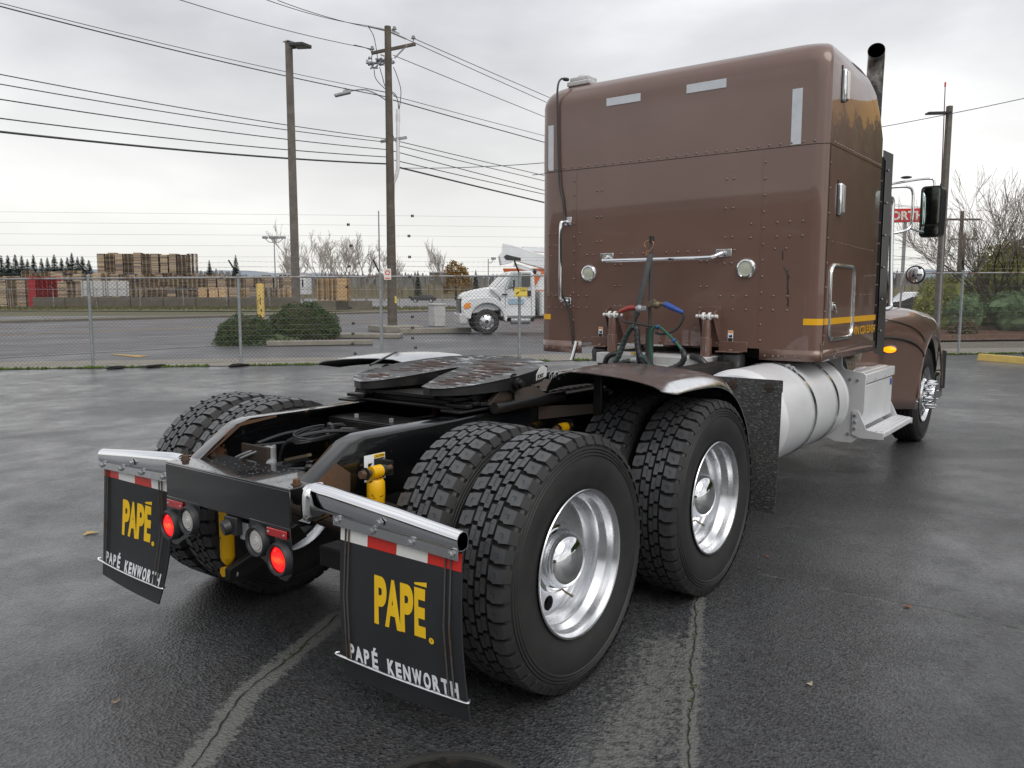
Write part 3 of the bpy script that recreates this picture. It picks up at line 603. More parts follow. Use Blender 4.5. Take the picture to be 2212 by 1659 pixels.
b=B(); a=Vector((0,0,zt-.25)); c=a+LN*.82+Vector((0,0,-.02)); b.obox((a+c)/2,(.85,.3,.07),(c-a).to_track_quat('X','Z').to_matrix()); part('lamp_head',b,'plast',e,.01)
# ================================================================== PLANTS
def leaves(b,c,r,n,sz,seed,low=.15,wob=.18,flat=None,inner=.8):
    rnd=random.Random(seed); c=Vector(c)
    for k in range(n):
        d=Vector((rnd.gauss(0,1),rnd.gauss(0,1),rnd.gauss(0,1))).normalized()
        if d.z<-low: d.z=-d.z*.5
        q=1+wob*noise.noise(d*2.1+Vector((seed,0,0)))+wob*.5*noise.noise(d*6+Vector((0,seed,0)))
        q*=rnd.uniform(inner,1.03) ; p=c+Vector((d.x*r[0],d.y*r[1],d.z*r[2]))*q
        if flat is not None and p.z<flat: continue
        a=(d*.6+Vector((rnd.gauss(0,1),rnd.gauss(0,1),rnd.gauss(0,1)))).normalized(); u=a.orthogonal().normalized(); v=a.cross(u); t=rnd.uniform(0,2*PI)
        u,v=u*math.cos(t)+v*math.sin(t),-u*math.sin(t)+v*math.cos(t); s=sz*rnd.uniform(.5,1.2)
        b.add([p-u*s,p+v*s*.45,p+u*s,p-v*s*.45],[(0,1,2,3)])
    return b
def bush(name,c,r,n,sz,label,m,seed,core=.86,group=None,low=.15,wob=.18,stems=True,cat='bush'):
    e=empty(name,(c[0],c[1],0),label,cat,group)
    b=leaves(B(),(0,0,c[2]),r,n,sz,seed,low,wob,flat=.02); part('foliage',b,m,e,smooth=False,stuff=True)
    b=B(); b.ell((0,0,c[2]),(r[0]*core,r[1]*core,r[2]*core),20,12,wob=wob*1.3)  # solid inner core added to block light through the leaves
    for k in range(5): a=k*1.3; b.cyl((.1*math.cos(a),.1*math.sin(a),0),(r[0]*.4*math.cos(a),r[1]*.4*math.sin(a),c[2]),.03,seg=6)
    part('core_stems',b,m if m in('laurel','shrubdark') else 'bush_core',e,smooth=False); return e
p=AT(28.3,655,700); bush('yew_bush',(p.x,p.y,.25),(1.28,1.22,1.02),15000,.05,'large clipped dark green dome bush, right of the yellow bollard','yew',3,wob=.17)
p=AT(25.8,530,700); bush('yew_bush',(p.x,p.y,.12),(1.0,.8,.80),9000,.05,'low clipped dark green bush, left of the yellow bollard','yew',9,wob=.17)
p=AT(25.9,585,735); bush('ground_ivy',(p.x,p.y,.0),(1.0,.5,.28),1800,.06,'pale variegated ivy trailing at the foot of the clipped bushes','ivy',5,wob=.3,core=.5,cat='plant')
# kerb island pieces
for (u0,v0),(u1,v1),h,wd,l in (((575,748),(806,745),.16,.22,'weathered concrete kerb in front of the clipped bushes'),((700,731),(864,731),.16,.9,'low concrete kerb left of the utility pole'),((864,722),(1019,719.6),.22,.35,'long concrete kerb between utility pole and white truck')):
    a=PX('z',0,u0,v0); c=PX('z',0,u1,v1); t=(c-a).normalized(); nn=Vector((-t.y,t.x,0)); 
    if nn.dot(a-CAMP)<0: nn=-nn
    b=B(); b.prism([a,c,c+nn*wd,a+nn*wd],(0,0,h)); single('kerb',b,'concrete',l,'kerb',bevel=.03)
b=B(); q=[(PUX-1.3,PUY-.9),(PUX-.2,PUY-2.0),(PUX+.7,PUY-.8),(PUX+.7,PUY+.9),(PUX-.6,PUY+.9)]; b.prism([(x,y,0) for x,y in q],(0,0,.26)); single('concrete_plinth',b,'concrete','pale concrete plinth round the foot of the utility pole','plinth',bevel=.03)
b=B(); p=PX('z',0,944,704.5); e=empty('utility_cabinet',(p.x,p.y,0),'pale grey-green utility cabinet left of the white truck','utility cabinet')
b=B(); b.box(-.38,.38,-.3,.3,0,1.02); part('body',b,'aluy' if 0 else 'whd',e,.03); b=B(); b.box(-.41,.41,-.33,.33,1.02,1.12); part('lid',b,'whd',e,.02); e.rotation_euler=(0,0,YAW+.5)
# bollard
p=AT(26.3,564.5,702); zb=CAMP.z+ray(564,613).z*26.3; e=empty('bollard',(p.x,p.y,0),'scraped yellow steel bollard between the two clipped bushes','bollard')
b=B(); b.lathe([(.118,0),(.118,zb-.02),(.105,zb),(0,zb+.01)],axis=(0,0,1),seg=20)
b.v=[Vector(v) for v in b.v]; part('post',b,'kerby',e)
b=B(); cv=Vector((CF.x,CF.y,0)).normalized()*-1; rnd=random.Random(6)
ang0=math.atan2(cv.y,cv.x)
for k in range(16):
    z=zb*rnd.uniform(.38,.82); a=ang0+rnd.uniform(-.6,.6); r=.1195
    h=rnd.uniform(.02,.09); wv=rnd.uniform(.05,.16); b.add([(r*math.cos(a-wv),r*math.sin(a-wv),z),(r*math.cos(a+wv),r*math.sin(a+wv),z-h*.3),(r*math.cos(a+wv*.6),r*math.sin(a+wv*.6),z+h),(r*math.cos(a-wv*.5),r*math.sin(a-wv*.5),z+h*1.3)],[(0,1,2,3)])
part('scrape',b,'rust',e,stuff=True)
# wheel stop on the right
a=PX('z',0,2110,777.5); c=PX('z',0,2300,793); t=(c-a).normalized(); nn=Vector((-t.y,t.x,0)); 
if nn.dot(a-CAMP)<0: nn=-nn
b=B(); h=.15; b.add([a,a+nn*.16,a+nn*.14+Vector((0,0,h)),a+nn*.03+Vector((0,0,h)),c,c+nn*.16,c+nn*.14+Vector((0,0,h)),c+nn*.03+Vector((0,0,h))],[(0,1,2,3),(7,6,5,4),(0,3,7,4),(3,2,6,7),(2,1,5,6)]); single('wheel_stop',b,'kerby','yellow painted concrete wheel stop at the right edge','wheel stop',bevel=.012)
# right-hand shrubs
for i,(u,v,dep,zc,r,n,sz,l,m) in enumerate(((2040,640,37,.95,(1.35,1.2,1.5),11000,.075,'olive green shrub nearest the truck, right of its hood','laurel'),(2185,610,38.5,1.6,(2.7,1.8,2.35),20000,.085,'broadest olive green shrub, behind the bare tree at right','laurel'),
    (2085,670,34.5,.72,(.80,.75,.88),6000,.06,'small round dark green bush under the bare tree, left one','shrubdark'),(2190,660,34.5,.8,(1.35,1.0,.95),8000,.065,'round dark green bush under the bare tree, right one','shrubdark'),
    (2082,700,31.5,.15,(.74,.5,.42),2600,.06,'low brown and green heath clump on the mulch','heath'),(2300,640,37,1.2,(1.8,1.6,2.0),5000,.1,'olive shrub cut off by the right picture edge','laurel'))):
    p=AT(dep,u,v); bush('shrub',(p.x,p.y,zc),r,n,sz,l,m,20+i,wob=.28,inner=.7) if False else bush('shrub',(p.x,p.y,zc),r,n,sz,l,m,20+i,wob=.28)
# trees
def bare(b,bt,base,h,r,seed,levels=5,spread=.6,twig=.012,fan=3,lean=None,split=.28,minr=.006,upw=.15,wood=2):
    rnd=random.Random(seed)
    def grow(p,d,L,r,lv):
        n=3; pts=[p]; rr=[r]
        for i in range(n):
            d=(d+Vector((rnd.gauss(0,.12),rnd.gauss(0,.12),rnd.gauss(0,.08)+upw*.3))).normalized(); p=p+d*(L/n); pts.append(p); rr.append(max(minr,r*(1-.35*(i+1)/n)))
        (b if lv>levels-wood else bt).tube(pts,rr,5 if lv>2 else 3,cap=False)
        if lv<=0: return
        k=fan if lv>1 else fan+1
        for j in range(k):
            t=rnd.uniform(.35 if lv<levels or lean is None else .8,1) if j else 1; q=pts[min(n,int(t*n))] if j else pts[-1]
            ax=d.orthogonal().normalized(); ax=Matrix.Rotation(rnd.uniform(0,2*PI),3,d)@ax
            dd=(d+ax*spread*rnd.uniform(.5,1.3)+Vector((0,0,upw))).normalized(); grow(q,dd,L*rnd.uniform(.62,.88),max(minr,rr[-1]*rnd.uniform(.55,.8)),lv-1)
    grow(Vector(base),Vector((0,0,1)) if lean is None else Vector(lean).normalized(),h*split,r,levels)
def tree(name,pos,h,r,seed,label,group=None,m='barkg',mt='twig',**k):
    e=empty(name,(pos[0],pos[1],0),label,'tree',group); b=B(); bt=B(); bare(b,bt,(0,0,0),h,r,seed,**k); part('trunk',b,m,e); part('crown',bt,mt,e,stuff=True,smooth=False); return e
p=AT(35.5,2160,690)
e=empty('bare_tree',(p.x,p.y,0),'wide bare many-stemmed tree over the dark bushes at right','tree'); b=B(); bt=B(); rnd=random.Random(12)
for k in range(7):
    a=k*.9+.3; bare(b,bt,(0,0,.1),5.9,.085,40+k,levels=5,spread=.58,fan=3,lean=(.80*math.cos(a),.80*math.sin(a),1),split=.40,minr=.0075,upw=.20,wood=3)
part('trunk',b,'barkd',e); part('crown',bt,'barkg',e,stuff=True,smooth=False)
gp_='bare trees standing beyond the pallet yard'
for i,(u,h,dep,l) in enumerate(((625,9.5,150,'leftmost slim bare tree behind the light pole'),(655,13.5,165,'tall bare tree just right of the light pole'),(688,14,170,'tall bare tree in the middle of the far clump'),(722,13,160,'bare tree left of the widest far crown'),(757,14.5,160,'widest bare crown of the far clump'),(792,13,165,'bare tree at the right end of the far clump'),(830,10.5,170,'smaller bare tree partly behind the utility pole'),(955,12,190,'single slim bare tree between utility pole and white truck'))):
    p=AT(dep,u,640); tree('bare_tree',(p.x,p.y),h*1.22,.25,60+i,l,gp_,levels=5,spread=.50 if i not in (0,7) else .28,minr=.032,fan=3,split=.30,upw=.17,wood=2)
p=AT(200,985,640); e=empty('autumn_tree',(p.x,p.y,0),'round orange autumn tree left of the white truck','tree'); b=leaves(B(),(0,0,5.0),(3.4,3.4,4.2),2500,.4,4,low=.7,wob=.4); part('crown',b,'autumn',e,smooth=False,stuff=True); b=B(); b.cyl((0,0,0),(0,0,5),.3,.15,8); part('trunk',b,'barkd',e)
# conifers
def conif(seed):
    rnd=random.Random(seed); b=B()
    for k in range(900):
        t=rnd.random()**.8; z=.08+.92*t; R=(1-t)**.85*.24*rnd.uniform(.6,1.1)+.01; a=rnd.uniform(0,2*PI); L=.05*(1.2-t*.7)
        p=Vector((0,0,z)); d=Vector((math.cos(a),math.sin(a),-.35)); tp=p+d*R; s=Vector((-math.sin(a),math.cos(a),0))*L*.5
        b.add([p+d*R*.25,tp-d*L*.4+s,tp,tp-d*L*.4-s],[(0,1,2,3)])
    return b
cms=[mesh('conifer_crown',conif(k),'conifer',False) for k in range(4)]
tb=B(); tb.cyl((0,0,0),(0,0,.9),.02,.006,6); tm=mesh('conifer_trunk',tb,'barkd')
rnd=random.Random(21)
cl=[(-20,545),(8,552),(22,551),(38,550),(52,552),(64,560),(77,550),(94,558),(107,556),(122,550),(137,557),(150,556),(160,546),(172,555),(182,553),(196,562),(455,562),(512,551),(903,584),(1008,585),(1028,583)]
words=['at the left picture edge','second from the left edge','third from the left edge','fourth from the left edge','fifth from the left edge','lowest of the left row, sixth','seventh from the left edge','eighth from the left edge','ninth from the left edge','tenth from the left edge','eleventh from the left edge','twelfth from the left edge','tallest of the left row','left of the last two in the row','last but one of the left row','last before the tall pallet block','left of the two alone, right of the pallet block','right of the two alone, above a fence arm','tiny one right of the utility pole','tiny one right of the autumn tree','tiny one left of the white truck boom']
for i,(u,v) in enumerate(cl):
    dep=150+rnd.uniform(-8,8) if i<18 else 260; p=AT(dep,u,640); h=CAMP.z+ray(u,v).z*dep
    e=empty('evergreen_tree',(p.x,p.y,0),'dark evergreen tree, '+words[i],'tree','evergreen trees beyond the pallets'); wd=h*rnd.uniform(1.0,1.35) if i<16 else h*.95
    e.scale=(wd,wd,h); c=link('crown',cms[i%4],e); c['kind']='stuff'; link('trunk',tm,e)
# ================================================================== PALLET YARD
PMESH={}
def pallet_mesh(n,seed,m):
    key=(n,seed%4,m)
    if key in PMESH: return PMESH[key]
    rnd=random.Random(seed%4*31+n); b=B()
    for k in range(n):
        z=k*.144; jx,jy=rnd.uniform(-.03,.03),rnd.uniform(-.03,.03); x0,x1,y0,y1=-.6+jx,.6+jx,-.5+jy,.5+jy
        b.box(x0,x1,y0,y1,z+.122,z+.142)
        b.box(x0,x1,y0,y0+.12,z,z+.018); b.box(x0,x1,y1-.12,y1,z,z+.018); b.box(x0,x1,-.06+jy,.06+jy,z,z+.018)
        for yy in (x0,jx-.02,x1-.045): b.box(yy,yy+.045,y0,y1,z+.018,z+.122)
    PMESH[key]=mesh('pallet_stack',b,m,False); return PMESH[key]
YR=math.atan2(VT.y,VT.x)
rnd=random.Random(77)
def stack(u,vt,dep,label,group,m='pallet_wood',seed=0):
    p=AT(dep,u,640); h=CAMP.z+ray(u,vt).z*dep; n=max(1,int(h/.144))
    o=link('pallet_stack',pallet_mesh(n,seed,m),None,0,(p.x,p.y,.03)); o.rotation_euler=(0,0,YR+rnd.uniform(-.12,.12)+(PI/2 if rnd.random()<.4 else 0)); tag(o,label,'pallet stack',group)
    return o
G1='tall pallet block towering over the yard'
i=0
for dep,u0,u1,f in ((116,226,424,lambda u:546+ (u-220)*.02+(4 if 268<u<276 else 0)),(119,230,420,lambda u:547+(u-220)*.02)):
    u=u0
    while u<u1: stack(u,f(u)+rnd.uniform(-1,1.5),dep,'very tall weathered pallet stack in the high block above the fence, front row' if dep==116 else 'very tall pallet stack in the rear row of the high block',G1 if dep==116 else G1+', rear row',seed=i); u+=19.3; i+=1
G2='middle height pallet stacks behind the yard wall'
for dep in (108,104):
    u=2-12*(dep==104)
    while u<640:
        if not (dep==104 and 66<u<132):
            v=(586 if 60<u<170 else 589 if u<280 else 592 if u<420 else 595)+(4 if dep==104 else 0)+rnd.uniform(-2.5,2.5)
            if u<60: v+=6
            stack(u,v,dep,'middle height weathered pallet stack, farther row behind the yard wall' if dep==108 else 'middle height weathered pallet stack, nearer row behind the yard wall',G2+(', far row' if dep==108 else ', near row'),seed=i)
        u+=20.5; i+=1
for k,u in enumerate((77,98,118)): stack(u,598,97,('left','middle','right')[k]+' one of the three red painted pallet stacks','red pallet stacks','pallet_red',seed=k)
G3='low pallet stacks right behind the concrete wall'
u=288
while u<640: stack(u,620+rnd.uniform(-1.5,1.5),97,'low pale pallet stack right behind the concrete wall',G3,'pallet_fresh' if rnd.random()<.35 else 'pallet_wood',seed=i); u+=22; i+=1
for k,u in enumerate((140,160)): stack(u,608,97,('left','right')[k]+' one of two pale pallet stacks right of the red ones','pallet stacks right of the red ones','pallet_wood',seed=k)
for k,(u,v) in enumerate(((701,601),(722,601),(743,600))): stack(u,v,86,('left','middle','right')[k]+' stack of the three fresh yellow pallet stacks left of the utility pole','fresh pallet stacks','pallet_fresh',seed=k)
# concrete block wall in front of the pallets, block by block
bw=empty('concrete_wall',VA,'low dark mossy wall of concrete blocks in front of the pallets','wall')
wb=B(); wb.box(0,3.55,0,.6,0,1.18); wm=mesh('block',wb,'concrete_dark')
for k in range(8):
    for nm in ('block',):
        o=link(nm,wm,bw,.04,(VT.x*3.62*k,VT.y*3.62*k,.01*(k%2))); o.rotation_euler=(0,0,YR)
bw2=empty('concrete_wall',(AT(80,676,665).x,AT(80,676,665).y,0),'short separate concrete wall right of the light pole base','wall')
for k in range(2):
    o=link('block',wm,bw2,.04,(VT.x*2.2*k,VT.y*2.2*k,-.25)); o.rotation_euler=(0,0,YR)
# white boards, yard fence, site cabin, far shed, lamps, parked dark car
def plate(name,u0,u1,v0,v1,dep,th,m,label,cat,base=None):
    a=AT(dep,u0,v1); c=AT(dep,u1,v1); zt=CAMP.z+ray(u0,v0).z*dep; zb=CAMP.z+ray(u0,v1).z*dep if base is None else base
    e=empty(name,(a.x,a.y,zb),label,cat); L=Vector((c.x-a.x,c.y-a.y,0)); b=B(); nn=Vector((-L.y,L.x,0)).normalized()*th; b.prism([(0,0,0),L,L+Vector((0,0,zt-zb)),(0,0,zt-zb)],nn); part('panel',b,m,e,.01); return e,L,zt-zb,nn
for k,(u0,u1,l) in enumerate(((176,228,'left one of two white boards in front of the pallets'),(230,279,'right one of two white boards in front of the pallets'))):
    e,L,h,nn=plate('white_board',u0,u1,606.5,640,91,.08,'whd',l,'board')
    for t in (.08,.5,.92):
        b=B(); q=L*t-nn*.6; b.cyl((q.x,q.y,-1.2),(q.x,q.y,h),.04,seg=6); part('post',b,'galv',e)
yf=empty('yard_fence',VA,'rusty chain link fence along the far pallet yard','fence')
for k in range(24):
    s=-16+k*3.05*1.55; p=VT*s-VN*1.0; b=B(); b.cyl((p.x,p.y,0),(p.x,p.y,2.1),.04,seg=6); po=part('post',b,'galvr',yf)
    q=p-VT*.3; b=B(); b.cyl((p.x,p.y,2.1),(q.x-VN.x*.2,q.y-VN.y*.2,2.45),.02,seg=4); part('barb_arm',b,'galv',po)
b=B(); a=VT*(-16)-VN*1; c=VT*(-16+23*4.73)-VN*1; b.cyl((a.x,a.y,2.05),(c.x,c.y,2.05),.03,seg=6); part('top_rail',b,'galvr',yf)
b=B(); k=-16.0
while k<92: 
    for sg in (1,-1): a=VT*k-VN*1; c=VT*(k+sg*1.9)-VN*1; b.tube([(a.x,a.y,.1),(c.x,c.y,2.0)],.0045,3,cap=False)
    k+=.28
part('wire_mesh',b,'link',yf,stuff=True)
def cabin(u0,u1,vt,dep,h,label,m='white',roof='roof',wins=((.12,.2),(.24,.32),(.70,.78),(.84,.92))):
    a=AT(dep,u0,640);c=AT(dep,u1,640); L=(Vector((c.x,c.y,0))-Vector((a.x,a.y,0))).length; zt=CAMP.z+ray(u0,vt).z*dep
    e=empty('site_cabin',(a.x,a.y,zt-h),label,'cabin',rz=math.atan2(c.y-a.y,c.x-a.x))
    b=B(); b.box(0,L,0,3,0,h-.12); part('wall',b,m,e); b=B(); b.box(-.1,L+.1,-.1,3.1,h-.12,h); part('roof',b,roof,e)
    for x0,x1 in wins:
        b=B(); b.box(L*x0,L*x1,-.03,.02,h*.32,h*.72); wn=part('window',b,'white',e); b=B(); b.box(L*x0+.05,L*x1-.05,-.04,-.03,h*.34,h*.70); part('pane',b,'glass',wn)
    return e
cabin(601,662,590,112,2.9,'long white site cabin with small windows left and right of the light pole')
e=cabin(928,962,588,190,2.6,'small far shed with pale blue roof right of the utility pole','concrete_dark','roof',((.1,.25),))
def lamp(u,vt,dep,label,heads,group=None):
    p=AT(dep,u,640); zt=CAMP.z+ray(u,vt).z*dep; e=empty('flood_light',(p.x,p.y,0),label,'light pole',group); b=B(); b.cyl((0,0,0),(0,0,zt),.10,.06,8); part('pole',b,'galv',e)
    for s in heads:
        q=-LN*s; b=B(); b.tube([(0,0,zt-.6),(q.x*.6,q.y*.6,zt-.55),(q.x,q.y,zt-.1)],.05,5); b.obox((q.x,q.y,zt),(.55,.4,.3)); part('lamp_head',b,'galv',e)
lamp(596,514,100,'far pale flood light mast left of the light pole',(-1.1,-.3,.35,1.1)); lamp(1055,559,110,'single far street light left of the white boom',(.7,))
# simple cars
def car(name,pos,rz_,label,paint,suv=True,group=None):
    e=empty(name,pos,label,'car',group,rz_); L=4.7; W=1.85; H=1.75 if suv else 1.45
    prof=[(-2.3,.35),(-2.35,.75),(-2.25,1.0),(-1.95,1.12) if not suv else (-2.2,1.15),(-1.5,H-.05) if not suv else (-2.0,H-.1),(-.2,H),(.45,H-.08),(1.05,1.08),(2.1,.92),(2.32,.72),(2.34,.35)]
    b=B(); n=len(prof); V=[]
    for yy,s in ((-W/2,0),(-W/2+.05,1),(W/2-.05,1),(W/2,0)):
        for x,z in prof: V.append((x,yy if z<1.2 or s else yy*.82,z if not s else z))
    V=[]
    for yy in (-1,-.93,.93,1):
        for x,z in prof:
            k=.80 if z>1.2 else 1; V.append((x,yy*W/2*k,z-(.06 if abs(yy)==1 and z>1.2 else 0)))
    F=[tuple(range(n))[::-1],tuple(range(3*n,4*n))]+[(j*n+i,j*n+(i+1)%n,(j+1)*n+(i+1)%n,(j+1)*n+i) for j in range(3) for i in range(n)]
    b.add(V,F); part('body',b,paint,e,.04)
    b=B()
    for s in (-1,1):
        y=s*(W/2*.86+.02); y2=s*(W/2*.81); b.add([(-1.85,y,1.16),(.85,y,1.14),(.35,y2,H-.12),(-1.6,y2,H-.14)],[(0,1,2,3)])
    b.add([(-2.235 if suv else -1.98,-.7,1.2),(-2.235 if suv else -1.98,.7,1.2),(-2.06 if suv else -1.56,.62,H-.18),(-2.06 if suv else -1.56,-.62,H-.18)],[(0,1,2,3)])
    part('windows',b,'glass',e,stuff=True)
    for x in (-1.4,1.45):
        for s in (-1,1):
            b=B(); b.lathe([(0,0),(.2,0),(.22,.02),(.33,.02),(.34,-.02),(.34,-.18),(0,-.18)],(x,s*W/2,.34),(0,s,0),20); wl=part('wheel',b,'tyre',e); b=B(); b.lathe([(0,.025),(.2,.025),(.21,.0)],(x,s*W/2,.34),(0,s,0),16); part('rim',b,'brush',wl)
    for s in (-1,1):
        b=B(); b.box(-2.39,-2.2,s*.62-.16,s*.62+.16,.82,1.0); part('tail_light',b,'redr',e,.02)
        b=B(); b.box(2.2,2.36,s*.62-.18,s*.62+.18,.68,.82); part('headlight',b,'wlens',e,.02)
    return e
p=AT(68,1962,690); car('parked_car',(p.x,p.y,0),YAW+1.9,'white parked car seen behind the convex mirror','white')
p=AT(60,1984,700); car('parked_car',(p.x,p.y,0),YAW+1.0,'dark parked car with red tail lights behind the truck hood','plast',False)
p=AT(150,915,640); car('parked_car',(p.x,p.y,0),YAW+1.6,'small dark car far off behind the utility pole','plast',False)
# red roadside sign on its post
p=AT(70,1947,640); e=empty('roadside_sign',(p.x,p.y,0),'red roadside sign with white capital letters on a steel post','sign',rz=YAW-PI/2-.22)
t70=70; zt=CAMP.z+ray(1947,453).z*70; zb=CAMP.z+ray(1947,481.5).z*70
b=B(); b.box(-4.9,1.62,-.22,.22,zb,zt); part('panel',b,'signred',e,.02); b=B(); b.box(1.62,1.95,-.20,.20,zb,zt); part('end_cap',b,'galv',e)
b=B(); b.box(-.12,.12,-.12,.12,0,zb); part('post',b,'galv',e)
text('lettering','KENWORTH',.98,'signw',e,(1.42,-.235,zb+.21),(1,0,0),(0,0,1),sx=.98,bold=.035,align='RIGHT',ext=.01)
# far utility poles behind the right hedge
for k,(u,vt,dep,l) in enumerate(((2068,458,60,'nearer thin utility pole with crossarm behind the mirror side tree'),(2076,505,85,'far utility pole with crossarm behind the bare tree'),(2165,520,95,'farthest utility pole behind the bare tree'))):
    p=AT(dep,u,640); zt=CAMP.z+ray(u,vt).z*dep; e=empty('utility_pole',(p.x,p.y,0),l,'utility pole','poles behind the right hedge'); b=B(); b.cyl((0,0,0),(0,0,zt),.17,.13,8); part('shaft',b,'polew',e)
    b=B(); b.obox((0,0,zt-.6),(2.6,.12,.14),Matrix.Rotation(YAW-PI/2,3,'Z')); part('crossarm',b,'polew',e)
for k,(v0,v1) in enumerate(((432,452),(437,452),(502,540),(545,560),(560,552),(582,585))): wire((AT(55,1860,v0),AT(60,2069,v1)),.014,'thin wire seen between exhaust guard and mirror behind the red sign',.1,group='wires behind the mirror')
# dealership building and trees to the right, outside the frame but mirrored in the paint
bd=empty('dealership_building',(46,-22,0),'long low building with a yellow roof band, right of the yard','building',rz=R_(-90))
b=B(); b.box(-19,19,0,18,0,10.2); part('wall',b,'concrete',bd); b=B(); b.box(-19.6,19.6,-.6,18.6,10.2,13.6); part('fascia',b,'gold',bd)
for k in range(9):
    b=B(); b.box(-17.5+k*3.9,-15+k*3.9,-.08,.05,1,4.4); wn=part('window',b,'glass',bd)
for k in range(11):
    e=empty('evergreen_tree',(37-k*1.2+rnd.uniform(-1,1),-5.2-k*3.1,0),'dark roadside tree in front of the yellow banded building','tree','trees outside the frame at right')
    b=leaves(B(),(0,0,5.4+rnd.uniform(-.7,.9)),(3.1,3.1,4.3),2600,.30,90+k,low=.8,wob=.22); b.ell((0,0,5.4),(2.7,2.7,3.9),18,12,wob=.3); part('crown',b,'yew',e,smooth=False,stuff=True); b=B(); b.cyl((0,0,0),(0,0,3),.22,.18,8); part('trunk',b,'barkd',e)
# parked tractors and a workshop behind the viewer: only seen mirrored in paint and chrome
def rig(x,y,rz_,k):
    e=empty('parked_truck',(x,y,0),'dark semi tractor parked outside the frame behind the viewer','semi truck','tractors outside the frame',rz_); m=('plast','brownlot','smoke','plast','brownlot')[k%5]
    b=B(); b.box(-2.2,-.1,-1.15,1.15,1.1,3.75-.25*(k%3)); part('sleeper',b,m,e,.12); b=B(); b.prism([(-.1,-1.0,1.0),(1.4,-1.0,1.0),(1.4,-1.0,1.7),(1.0,-.95,2.6),(-.1,-.95,2.75)],(0,2.0,0)); part('cab',b,m,e,.08)
    b=B(); b.prism([(1.4,-.85,.7),(3.1,-.85,.7),(3.1,-.85,1.35),(2.7,-.85,1.6),(1.4,-.85,1.75)],(0,1.7,0)); part('hood',b,m,e,.1); b=B(); b.box(3.1,3.14,-.6,.6,.6,1.5); part('grille',b,'chrome',e); b=B(); b.prism([(1.42,-.85,1.75),(1.42,.85,1.75),(1.06,.8,2.5),(1.06,-.8,2.5)],(.02,0,0)); part('windscreen',b,'glass',e)
    b=B(); b.box(-6.0,1.5,-.43,.43,.75,1.0); part('frame_rail',b,'blackd',e)
    for wx in (2.3,-3.6,-4.9):
        for sg in (-1,1): b=B(); b.lathe([(0,.0),(.25,.0),(.3,.03),(.5,.02),(.52,-.05),(.52,-.28),(0,-.28)],(wx,sg*1.2,.52),(0,sg,0),24); part('wheel',b,'tyre',e)
M['brownlot']=mat('dull_brown_paint',(.09,.05,.03),.3,coat=.6); M['smoke']=mat('dull_grey_paint',(.12,.13,.14),.3,coat=.6)
for k in range(8): rig(-15-.4*(k%2),-10+k*3.9,R_(6),k)
wk=empty('workshop_building',(-36,10,0),'long grey workshop outside the frame behind the viewer','building'); b=B(); b.box(-12,0,-45,45,0,6.4); part('wall',b,'concrete_dark',wk); b=B(); b.box(-12.4,.4,-45.4,45.4,6.4,7.0); part('roof',b,'roof',wk)
for k in range(10): b=B(); b.box(0,.06,-40+k*8.4,-35.4+k*8.4,0,4.4); part('roller_door',b,'whd',wk)
# ================================================================== WHITE BUCKET TRUCK
p=PX('z',0,1051.6,722.6); bt_=empty('bucket_truck',(p.x,p.y,0),'white bucket truck with folded boom parked beyond the fence','truck',rz=YAW+PI/2+.16)
# local: x forward (picture left), y away from... left side of the truck faces the camera at y=+; origin under the front left wheel
def bx_(x):
    a=abs(x); q=a*.88 if a<.66 else .58+(a-.66)*(.557 if x>0 else .69); return math.copysign(q,x)
def T(name,b,m,par=None,bevel=0,**k):
    if name not in ('wheel','rim','hand_hole','hub'): b.v=[(bx_(x),y,.5+(z-.5)*.90) for x,y,z in b.v]
    return part(name,b,m,par or bt_,bevel,**k)
def sidebody(prof,y0,y1,tap=.93,zt=1.75):
    b=B(); n=len(prof); V=[]
    for y in (y0,y1):
        for x,z in prof: V.append((x,y if z<zt else (y0+y1)/2+(y-(y0+y1)/2)*tap,z))
    return b.add(V,[tuple(range(n)),tuple(range(n,2*n))[::-1]]+[(i,n+i,n+(i+1)%n,(i+1)%n) for i in range(n)])
YC=.15; Yf=-2.35
cab=sidebody([(-.62,.72),(-.62,1.55),(-.15,1.93),(-.8,1.95) if 0 else (-.35,1.95),(-1.05,2.62),(-1.25,2.70),(-2.35,2.72),(-2.55,2.62),(-2.6,1.9),(-2.62,.72)],Yf+.05,YC-.02,.90,2.2); T('cab',cab,'white',bevel=.05)
hood=sidebody([(1.38,.80),(1.42,1.30),(1.32,1.62),(1.0,1.78),(.3,1.92),(-.25,2.02),(-.6,2.0),(-.6,1.0),(-.55,1.0)],Yf+.25,YC-.2,.9,1.6); T('hood',hood,'white',bevel=.08)
def arch(x0,rad,z0,a0,a1,n=14): return [(x0+rad*math.cos(R_(a0+(a1-a0)*i/n)),z0+rad*math.sin(R_(a0+(a1-a0)*i/n))) for i in range(n+1)]
fo=[(-.93,.50),(-.98,.75)]+[(x,z) for x,z in arch(0,1.0,.58,165,100,6)]+[(.1,1.58),(.9,1.50),(1.22,1.25),(1.30,.95),(1.25,.72),(.86,.64)]+arch(0,.80,.53,8,176,12)
b=B(); n=len(fo); b.add([(x,YC+.06,z) for x,z in fo]+[(x,YC-.35,z) for x,z in fo],[tuple(range(n)),tuple(range(n,2*n))[::-1]]+[(i,n+i,n+(i+1)%n,(i+1)%n) for i in range(n)]); T('fender',b,'white',bevel=.02)
b=B(); b.box(1.38,1.47,Yf+.5,YC-.35,.9,1.5)
T('grille',b,'plast')
for k in range(6):
    b=B(); b.box(1.465,1.49,Yf+.52,YC-.37,.94+k*.09,.975+k*.09); T('grille_bar',b,'chrome')
b=B(); b.box(1.02,1.60,Yf,YC+.05,.40,.86); T('bumper',b,'whd',bevel=.05)
